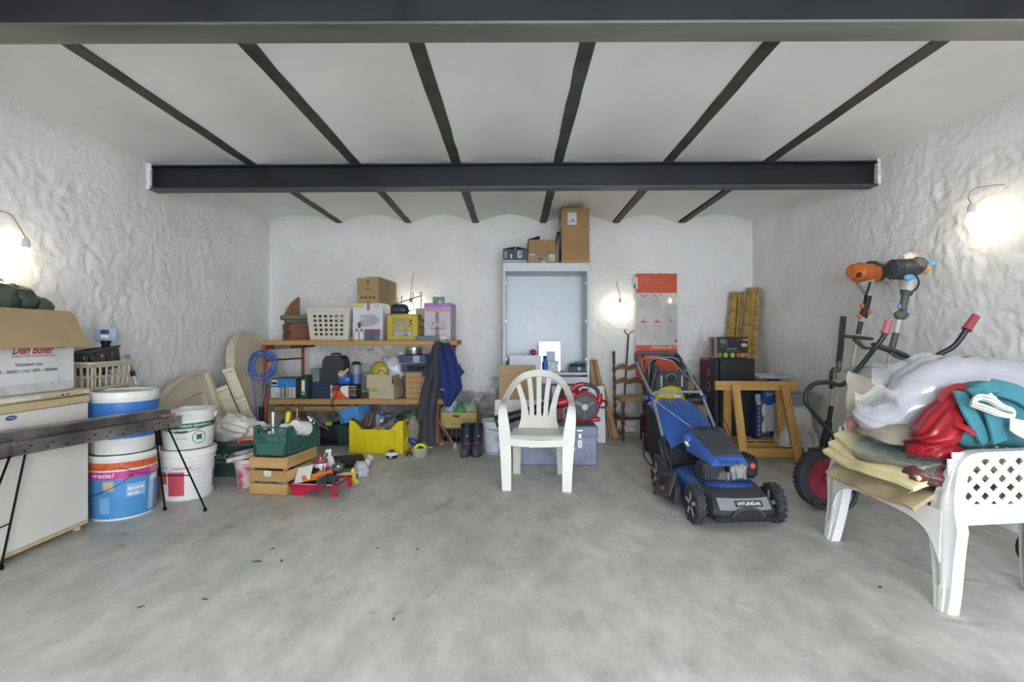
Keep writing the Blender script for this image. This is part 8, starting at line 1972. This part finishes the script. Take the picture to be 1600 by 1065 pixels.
m = M(); m.tube([q + Vector((.125 * cos(a), .05 * sin(a), -.045 * cos(a))) for a in [i * 2 * pi / 30 for i in range(30)]], .011, 8, closed=True); m.blob(q, (.11, .045, .008), 12, 0, mtx=Matrix.Translation(q) @ Matrix.Rotation(.35, 4, 'Y') @ Matrix.Translation(-q)); m.obj('handle_disc', plastic('#4a4b47', .5), T)
m = M(); m.tube(smoothpath([q + Vector((.0, 0, -.01)), q + Vector((.05, 0, -.045)), q + Vector((.14, 0, -.075))]), .014, 8); m.obj('handle_bracket', plastic('#5d5e58', .5), T)

b0 = Vector((2.80, 4.62, 0))
t = thing('hedge_trimmer', 'long reach hedge trimmer standing upright on the right wall beside the orange brush cutter', 'hedge trimmer', b0)
IN = lambda px, py, dd=4.62: P(px, py, dd) - b0
m = M(); m.bar(IN(1318, 494), IN(1311, 566), .05, .024, up=(0, -1, 0), b=.004); m.obj('blade_cover', plastic('#46474a', .5), t)
m = M()
for k in range(14): c = IN(1317.5 - k * .45, 500 + k * 4.6, 4.60); m.cbox(c, (.030, .006, .008), (0, 0, 0))
m.obj('blade_teeth', BLACK, t)
m = M(); m.tube(smoothpath([IN(1310, 564), IN(1311, 575), IN(1302, 580), IN(1303, 592)]), [.022] * 7 + [.028] * 6 + [.03] * 5 + [.022], 10); m.obj('knuckle_joint', metal('#8b8880', .5), t)
m = M(); m.tube(smoothpath([IN(1301, 578, 4.6), IN(1298, 588, 4.6), IN(1299, 607, 4.6)]), .014, 8); m.obj('lever', BLACK, t)
m = M(); m.tube([IN(1303, 590), IN(1299, 634)], .016, 10); m.obj('steel_tube', mat('#c4c3bd', .35, .3), t)
for py in (594, 604, 618, 633): m = M(); px = 1303 - (py - 590) * .09; m.tube([IN(px, py), IN(px - .2, py + 2)], .0175, 10); m.obj('yellow_band', mat('#c9b32c', .5), t)
m = M(); m.tube([IN(1299, 634), IN(1295, 658)], .02, 10); m.obj('black_grip', BLACK, t)
m = M(); m.tube([IN(1295, 658), IN(1292, 675), Vector((-.02, 0, .16))], [.03, .036, .034], 12); m.tube([Vector((-.02, 0, .16)), Vector((-.02, 0, 0))], [.034, .05], 12); m.obj('motor_end', BLACK, t)

# ------------------------------------------------------------------ wide white armchair (front towards the middle of the room)
PW2 = plastic('#dfdedb', .35, var=.03)
AC = thing('garden_armchair', 'wide white plastic garden armchair with lattice sides heaped with cloth and bags', 'armchair', (2.16, 2.66, 0), -pi / 2)
def aseat(u, v):
    x = (u - .5) * (.74 - .12 * v); y = -.235 + .50 * v
    return (x, y, .435 - .012 * sin(pi * u) - .03 * v - .06 * max(0, (.10 - v) / .10) ** 2)
m = M(); m.shell(aseat, 16, 16, .008)
m.shell(lambda u, v: ((u - .5) * .76, -.262 + .012 * v, .432 - (.070 + .03 * abs(2 * u - 1) ** 2 + .13 * abs(2 * u - 1) ** 8) * (1 - v)), 20, 4, .008)
for sx in (-1, 1): m.shell(lambda u, v, sx=sx: (sx * (.375 - .06 * u), -.24 + .50 * u, .36 + .07 * v), 8, 3, .008)
m.obj('seat', PW2, AC, ang=50)
for sx in (-1, 1):
    m = M()
    pts = smoothpath([(sx * .405, -.275, 0), (sx * .398, -.262, .09), (sx * .385, -.250, .22), (sx * .376, -.245, .36), (sx * .375, -.235, .48), (sx * .378, -.205, .60), (sx * .38, -.165, .665)], 5)
    W = [.074, .092, .118, .165, .11, .066, .056]; sc = []
    for i in range(6):
        for j in range(5): sc.append(W[i] + (W[i + 1] - W[i]) * j / 5)
    sc.append(W[-1])
    m.sweep(pts, [(-.5, .10), (-.2, .10), (-.14, .20), (.14, .20), (.2, .10), (.5, .10), (.5, -.9), (.40, -.9), (.40, -.06), (-.40, -.06), (-.40, -.9), (-.5, -.9)], (0, -1, 0), [(q, .05) for q in sc]); m.obj('leg', PW2, AC, ang=40)
    m = M(); pts = smoothpath([(sx * .235, .315, 0), (sx * .26, .28, .2), (sx * .30, .245, .40)], 5)
    m.sweep(pts, Lsec, (sx * .5, 1, 0), [(.07 + .02 * i / 10, .045) for i in range(11)]); m.obj('leg', PW2, AC, ang=40)
    m = M(); pts = smoothpath([(sx * .379, -.20, .615), (sx * .381, -.165, .668), (sx * .383, -.11, .690), (sx * .383, .05, .697), (sx * .37, .22, .705), (sx * .33, .33, .73)], 5)
    m.sweep(pts, [(-.5, -.022), (-.44, -.022), (-.42, -.004), (.42, -.004), (.44, -.022), (.5, -.022), (.5, 0), (.46, .007), (-.46, .007), (-.5, 0)], [(0, -.6, .8)] * 5 + [(0, -.2, 1)] * (len(pts) - 5), [(.062, 1)] * len(pts)); m.obj('armrest', PW2, AC, ang=40)
    # lattice side panel between armrest and seat
    pl = lambda u, z, o, sx=sx: (sx * (.372 - .03 * (u + .2) - .0) + o, u, z)
    m = M()
    z0, z1 = .455, .672
    diag(m, pl, -.205, .285, z0, z1, .078, .027, .007)
    for (a, b, za, zb) in ((-.22, .30, .385, .458), (-.22, -.19, .44, .66), (.28, .31, .44, .70), (-.2, .30, .665, .690)):
        m.add([pl(a, za, -.004), pl(b, za, -.004), pl(b, zb, -.004), pl(a, zb, -.004), pl(a, za, .004), pl(b, za, .004), pl(b, zb, .004), pl(a, zb, .004)], [(3, 2, 1, 0), (4, 5, 6, 7), (0, 1, 5, 4), (1, 2, 6, 5), (2, 3, 7, 6), (3, 0, 4, 7)])
    m.obj('lattice_side', PW2, AC, ang=20)
m = M()
bp = lambda u, z, o: (u, .275 + (z - .42) * .32 + o, z)
diag(m, bp, -.27, .27, .50, .685, .056, .021, .007)
for (a, b, za, zb) in ((-.30, .30, .42, .51), (-.30, -.25, .42, .72), (.25, .30, .42, .72), (-.30, .30, .675, .725)):
    m.add([bp(a, za, -.005), bp(b, za, -.005), bp(b, zb, -.005), bp(a, zb, -.005), bp(a, za, .005), bp(b, za, .005), bp(b, zb, .005), bp(a, zb, .005)], [(3, 2, 1, 0), (4, 5, 6, 7), (0, 1, 5, 4), (1, 2, 6, 5), (2, 3, 7, 6), (3, 0, 4, 7)])
m.obj('lattice_back', PW2, AC, ang=20)

# ---- the heap on the armchair (laid from the seat upwards)
def sheet(name, label, cat, fn, nu, nv, th, mt, base, group=None, part='cloth'):
    t = thing(name, label, cat, base, group=group); b_ = Vector(base)
    m = M(); m.shell(lambda u, v: Vector(fn(u, v)) - b_, nu, nv, th); m.obj(part, mt, t, ang=75); return t
def drape(xf, xb, y0, y1, zf, zb, sag, amp, fr, seed, droop=0.0, curl=0.0):
    def fn(u, v):          # u along y (0 near camera .. 1 far), v from front edge (0) to back (1)
        y = y0 + (y1 - y0) * u; x = xf + (xb - xf) * v + .02 * noise.noise(Vector((u * 3, seed, 1)))
        z = zf + (zb - zf) * v - sag * sin(pi * u) + amp * noise.noise(Vector((x * fr, y * fr, seed))) - droop * max(0, (.22 - v) / .22) ** 1.5 + curl * max(0, u - .8) * 5 * max(0, .3 - v)
        return (x, y, z)
    return fn
t = sheet('folded_blanket', 'brown folded blanket hanging over the front of the white armchair seat', 'blanket', drape(1.825, 2.35, 2.335, 2.985, .482, .482, .0, .024, 9, 3, .075), 40, 24, .022, cloth('#b09d7c', scale=6), (2.1, 2.66, .44))
b_ = Vector((2.1, 2.66, .44))
m = M(); m.shell(lambda u, v: Vector((1.87 + .30 * v, 2.42 + .56 * u, .507 + .014 * noise.noise(Vector((u * 5, v * 4, 8))) - .05 * max(0, (.2 - v) / .2))) - b_, 24, 14, .02); m.obj('upper_fold', cloth('#a89a7e', scale=6), t, ang=75)
m = M(); m.shell(lambda u, v: Vector((1.865 + .16 * v, 2.86 + .17 * u, .515 + .012 * noise.noise(Vector((u * 5, v * 4, 3))))) - b_, 10, 8, .02); m.obj('green_corner', cloth('#8f9780', scale=6), t, ang=75)
YF_ = cloth('#e6d7a6', scale=4)
lab = ('pale yellow foam sheet, lowest of three on the armchair', 'pale yellow foam sheet, middle one of three on the armchair', 'pale yellow foam sheet, topmost of three under the wire mesh')
for k in range(3):
    def fn(u, v, k=k):
        y = 2.335 + .01 * k + (.65 - .012 * k) * u; x = 1.825 + .03 * k + .42 * v - .03 * sin(u * pi) * (1 - v) - .05 * max(0, u - .6) * (1 - v)
        z = .565 + .036 * k + .012 * sin(u * 5 + k) * (1 - v) + .055 * max(0, u - .62) * 2 * (1 - .4 * v) + .006 * noise.noise(Vector((u * 4, v * 4, k))) - .055 * max(0, (.40 - v) / .40) ** 1.4
        return (x, y, z)
    sheet('foam_sheet', lab[k], 'foam sheet', fn, 26, 12, .024, YF_, (2.1, 2.66, .545 + .034 * k), 'foam sheets on the armchair', 'foam')
t = sheet('grey_blanket', 'grey beige blanket with a pink patch bundled at the far side of the armchair', 'blanket', lambda u, v: (1.93 + .32 * u + .03 * noise.noise(Vector((u * 4, v * 5, 2))), 2.96 - .30 * u + .02 * noise.noise(Vector((u * 6, v * 3, 5))), .65 + .36 * v * (1 - .35 * u) + .03 * sin(v * 9 + u * 4) * .3), 24, 24, .03, cloth('#a39a8b', scale=5), (2.05, 2.9, .62))
m = M(); m.blob((.10, -.18, .08), (.26, .26, .10), 20, .2, 2.2, 13, fold=.12); m.obj('lower_bundle', cloth('#9b9183', scale=5), t, ang=75)
m = M(); m.blob((-.105, .035, .09), (.035, .04, .045), 10, .2, 2, 3); m.obj('pink_patch', cloth('#b07f80'), t, ang=75)
t = thing('foam_block', 'cream foam slab lying behind the clear bag on the far arm', 'foam', (2.20, 2.99, .74))
m = M(); m.box(-.16, .22, -.05, .12, .0, .16, .02, mtx=Matrix.Rotation(.06, 4, 'Y')); m.obj('slab', cloth('#d8cda2', scale=4), t)
m = M(); m.box(-.18, .25, -.10, .08, .162, .19, .012, mtx=Matrix.Rotation(.04, 4, 'Y')); m.obj('top_sheet', cloth('#d8cb9c', scale=4), t)
t = thing('plastic_sheet', 'folded white plastic panel standing at the far side of the armchair seat', 'plastic sheet', (1.97, 2.99, .44))
m = M(); m.shell(lambda u, v: (-.03 + .09 * u + .05 * v, .03 + .02 * sin(3 * u), .0 + .46 * v), 8, 8, .012); m.obj('panel', plastic('#c6c9cb', .35), t)
m = M(); m.shell(lambda u, v: (-.075 + .09 * u + .02 * v, .01 + .02 * sin(3 * u), .03 + .21 * v), 8, 8, .010); m.obj('front_fold', plastic('#d3d6d8', .35), t)

# big clear bag stuffed with white wadding
STF = mat('#b2b0b8', .25, var=.05, scale=3, bump=.9, bscale=9, coat=.6, name='white_wadding_in_film')
b_ = P(1480, 622, 2.62)
t = thing('stuffed_bag', 'large clear plastic bag stuffed with white wadding on top of the heap', 'bag', b_)
def bag(path, radii, seed, n=26, amp=.10, pleat=0.0, np_=9):
    path = smoothpath(path, 5); rr = []
    for i in range(len(radii) - 1):
        for j in range(5): rr.append([radii[i][k] + (radii[i + 1][k] - radii[i][k]) * j / 5 for k in (0, 1)])
    rr.append(list(radii[-1]))
    out = []
    for i, p in enumerate(path):
        tt = (path[min(i + 1, len(path) - 1)] - path[max(i - 1, 0)]).normalized()
        a, up = frame(tt, Vector((0, 0, 1)))
        ring = []
        for j in range(n):
            th = 2 * pi * j / n; dv = a * cos(th) * rr[i][0] + up * sin(th) * rr[i][1]
            k = 1 + amp * noise.fractal((p + dv) * 7 + Vector((seed, 0, 0)), 1, 2, 3) + amp * .6 * abs(noise.noise((p + dv) * 16))
            if pleat: k += pleat * (1 - .6 * i / len(path)) * sin(np_ * th + 3 * noise.noise(Vector((i * .12, th, seed)))) + pleat * .6 * (1 - 2 * abs(noise.noise(Vector((th * 3, i * .25, seed)))))
            ring.append(p + dv * k)
        out.append(ring)
    return out
m = M(); m.rings([[v - b_ for v in r] for r in bag([P(1334, 638, 2.80), P(1360, 652, 2.76), P(1400, 652, 2.72), P(1432, 635, 2.69), P(1462, 624, 2.68), P(1510, 616, 2.68), P(1570, 612, 2.66), P(1625, 616, 2.66), P(1660, 620, 2.66)], [(.015, .02), (.08, .075), (.12, .11), (.14, .165), (.15, .205), (.15, .19), (.14, .145), (.13, .12), (.04, .04)], 3, 56, .15, .035, 7)])
m.obj('wadding', STF, t, ang=80)
FLM = mat('#e6e8ec', .12, var=.02, alpha=.30, bump=.5, bscale=14, name='thin_clear_film')
m = M()
def film(u, v):
    px = 1362 + 250 * u; top = 556 + 14 * abs(u - .35) * 2 + 6 * sin(u * 14); bot = 600 + 10 * sin(u * 7)
    py = bot + (top - bot) * v
    return P(px, py, 2.80 - .10 * v + .05 * sin(v * pi) + .02 * noise.noise(Vector((u * 6, v * 5, 2)))) - b_
m.surf(film, 40, 12); m.obj('loose_film', FLM, t, ang=80)
m = M()
def film2(u, v):
    p = P(1336 + 70 * u, 640 - 28 * v - 10 * u + 6 * sin(u * 9), 2.72 - .10 * sin(v * 2) + .02 * noise.noise(Vector((u * 6, v * 5, 7)))) - b_
    return p
m.surf(film2, 18, 10); m.obj('loose_film', FLM, t, ang=80)
# red bag
b_ = P(1470, 650, 2.45)
RB = mat('#a01c28', .28, var=.15, scale=6, bump=1.0, bscale=11, name='red_film')
t = thing('carrier_bag', 'red plastic carrier bag between the clear bag and the turquoise fabric', 'bag', b_)
m = M(); m.rings([[v - b_ for v in r] for r in bag([P(1502, 608, 2.46), P(1494, 625, 2.45), P(1478, 650, 2.44), P(1462, 680, 2.43), P(1462, 715, 2.44), P(1470, 740, 2.45)], [(.02, .012), (.06, .03), (.085, .055), (.095, .08), (.10, .085), (.06, .06)], 7, 64, .16, .10)]); m.obj('film', RB, t, ang=75)
m = M(); m.ribbon(smoothpath([P(1470, 628, 2.44) - b_, P(1476, 615, 2.46) - b_, P(1490, 606, 2.47) - b_, P(1505, 604, 2.47) - b_, P(1516, 609, 2.47) - b_]), .035, .004, (0, -1, .5)); m.obj('handle_loop', RB, t, ang=75)
m = M(); m.ribbon(smoothpath([P(1492, 662, 2.33) - b_, P(1508, 668, 2.31) - b_, P(1524, 678, 2.30) - b_]), .028, .004, (0, -1, .5)); m.obj('loose_tail', RB, t, ang=75)
# turquoise fabric and cord
TQ = cloth('#43838f', scale=5)
b_ = P(1560, 660, 2.40)
t = thing('folded_fabric', 'turquoise folded fabric bundle on the near end of the heap', 'fabric', b_)
m = M(); m.rings([[v - b_ for v in r] for r in bag([P(1492, 690, 2.44), P(1510, 675, 2.43), P(1545, 655, 2.44), P(1590, 655, 2.44), P(1630, 652, 2.44), P(1665, 650, 2.44)], [(.03, .04), (.09, .09), (.12, .125), (.12, .12), (.11, .11), (.04, .05)], 15, 48, .09, .03, 8)]); m.obj('bundle', TQ, t, ang=75)
for k, (a, w_) in enumerate((((( 1500, 612), (1515, 645), (1540, 690)), .06), (((1522, 606), (1548, 640), (1562, 690)), .07), (((1545, 603), (1590, 615), (1625, 640)), .085), (((1512, 615), (1540, 606), (1560, 606)), .05))):
    m = M(); m.ribbon(smoothpath([P(p_[0], p_[1], 2.33 - .02 * (k % 2) + .05 * (k == 3) + (.06 if i == 0 else 0)) - b_ for i, p_ in enumerate(a)]), w_, .012, (0, -1, .4)); m.obj('fold', TQ, t, ang=75)
m = M(); m.rings([[v - b_ for v in r] for r in bag([P(1495, 610, 2.52), P(1530, 606, 2.52), P(1580, 618, 2.52), P(1640, 630, 2.52)], [(.02, .02), (.05, .035), (.07, .05), (.03, .03)], 25, 18, .08)]); m.obj('upper_fold', TQ, t, ang=75)
b_ = P(1560, 640, 2.28)
t = thing('cord_hank', 'bundled white cord lying on the turquoise fabric', 'cord', b_)
CW = cloth('#d8d5d0', scale=40)
rg = random.Random(9)
m = M()
for k in range(9):
    o = Vector((rg.uniform(-.01, .01), rg.uniform(-.012, .012) - k * .002, rg.uniform(-.006, .012)))
    pth = [P(1516, 632, 2.28), P(1522, 622, 2.29), P(1540, 624, 2.28), P(1560, 636, 2.27), P(1578, 642, 2.27), P(1580, 651, 2.26), P(1560, 648, 2.26), P(1538, 640, 2.27)]
    pth = [p_ - b_ + o * (1 + .5 * sin(i)) + Vector((0, 0, .004 * (k % 3))) for i, p_ in enumerate(pth)]
    m.tube(smoothpath(pth + [pth[0]], 4), .0048, 6)
m.obj('hank', CW, t)
m = M()
for k in range(7):
    m.tube(smoothpath([P(1535 + k * 2, 620 - k, 2.29) - b_, P(1548 + k, 617 + k * .7, 2.28) - b_, P(1557, 622 + k * 1.2, 2.27) - b_]), .0048, 6)
m.obj('hank_loop', CW, t)
m = M()
for k in range(10):
    m.tube(smoothpath([P(1578, 652 + k * 2, 2.26) - b_, P(1590, 656 + k * 2.5, 2.25) - b_, P(1612, 660 + k * 3.2, 2.25) - b_]), .005, 6)
m.obj('hank_tail', CW, t)
# wire mesh roll
b_ = P(1415, 715, 2.48)
t = thing('wire_mesh_roll', 'loosely rolled green grey wire mesh lying across the foam sheets', 'wire mesh', b_)
pa, pb = P(1352, 700, 2.74) - b_, P(1482, 742, 2.33) - b_
dn = (pb - pa).normalized(); a_, u_ = frame(dn, Vector((0, 0, 1)))
def mp(s, th):
    r = .062 + .016 * th / (2 * pi) + .006 * sin(s * 9)
    return pa + (pb - pa) * s + a_ * r * 1.15 * cos(th) + u_ * r * .85 * sin(th)
m = M()
for i in range(52):
    s_ = i / 51; m.tube([mp(s_, .3 + 7.6 * j / 30) for j in range(31)], .0011, 3, cap=False)
for j in range(44):
    th = .3 + 7.6 * j / 43; m.tube([mp(i / 8, th) for i in range(9)], .0011, 3, cap=False)
o = m.obj('mesh', metal('#5a6a68', .5), t, ang=0, recalc=False); o['kind'] = 'stuff'
# purple dark lining seen through the mesh
t = thing('dark_red_cloth', 'dark red film under the near end of the wire mesh', 'cloth', P(1460, 745, 2.34))
m = M(); m.blob((.03, .05, .0), (.11, .09, .05), 16, .2, 2.4, 5, fold=.1); m.obj('film', mat('#6d3a40', .4, var=.3), t, ang=75)

# small spoked wheel just in view at the far right edge
t = thing('trolley_wheel', 'small black rubber wheel at the right edge behind the armchair', 'wheel', (2.72, 2.62, .0), -.3)
m = M(); mtw = Matrix.Translation((0, 0, .115)) @ Matrix.Rotation(pi / 2, 4, 'X')
m.lathe([(.07, -.03), (.10, -.035), (.115, -.015), (.115, .015), (.10, .035), (.07, .03), (.07, -.03)], 32, mtx=mtw); m.obj('tyre', plastic('#26282b', .7), t)
m = M(); m.lathe([(0, -.03), (.03, -.03), (.035, -.012), (.072, -.015), (.072, .015), (.035, .012), (.03, .03), (0, .03)], 24, mtx=mtw); m.obj('rim', plastic('#55595a', .5), t)
# leaf scraps blown over the floor
LF = mat('#3c6b3a', .7)
WHERE = ('largest green leaf scrap on the bare floor before the roller tray', 'green leaf scrap farther right and nearer the roller tray', 'small green leaf scrap right of the largest one', 'green leaf scrap on the bare floor midway between bucket stack and picture foot', 'green leaf scrap nearest the freezer corner on the bare floor', 'tiny dark scrap on the floor before the plastic bag and black case', 'tiny dark scrap on the floor nearest the white plastic chair', 'dark brown leaf scrap on the floor before the wide white armchair', 'brown leaf scrap lowest on the bare floor before the camera')
k = 0
for (px, py, r) in ((402, 877, .013), (426, 857, .008), (440, 876, .009), (320, 936, .009), (220, 948, .008), (590, 856, .006), (652, 858, .005), (1375, 917, .008), (615, 967, .006)):
    d_ = FD(py); rg = random.Random(k)
    m = M(); poly = [(r * (1 + .4 * rg.random()) * cos(a) * 1.6, r * (1 + .4 * rg.random()) * sin(a) * .6) for a in [i * 2 * pi / 9 for i in range(9)]]
    m.prism(poly, 0, .003); o = m.obj('leaf_scrap', LF if k < 5 else mat('#4b463c', .8), loc=(WX(px, d_), d_, .0), rot=(0, 0, k))
    tag(o, WHERE[k], 'leaf', 'leaf scraps on the floor'); k += 1
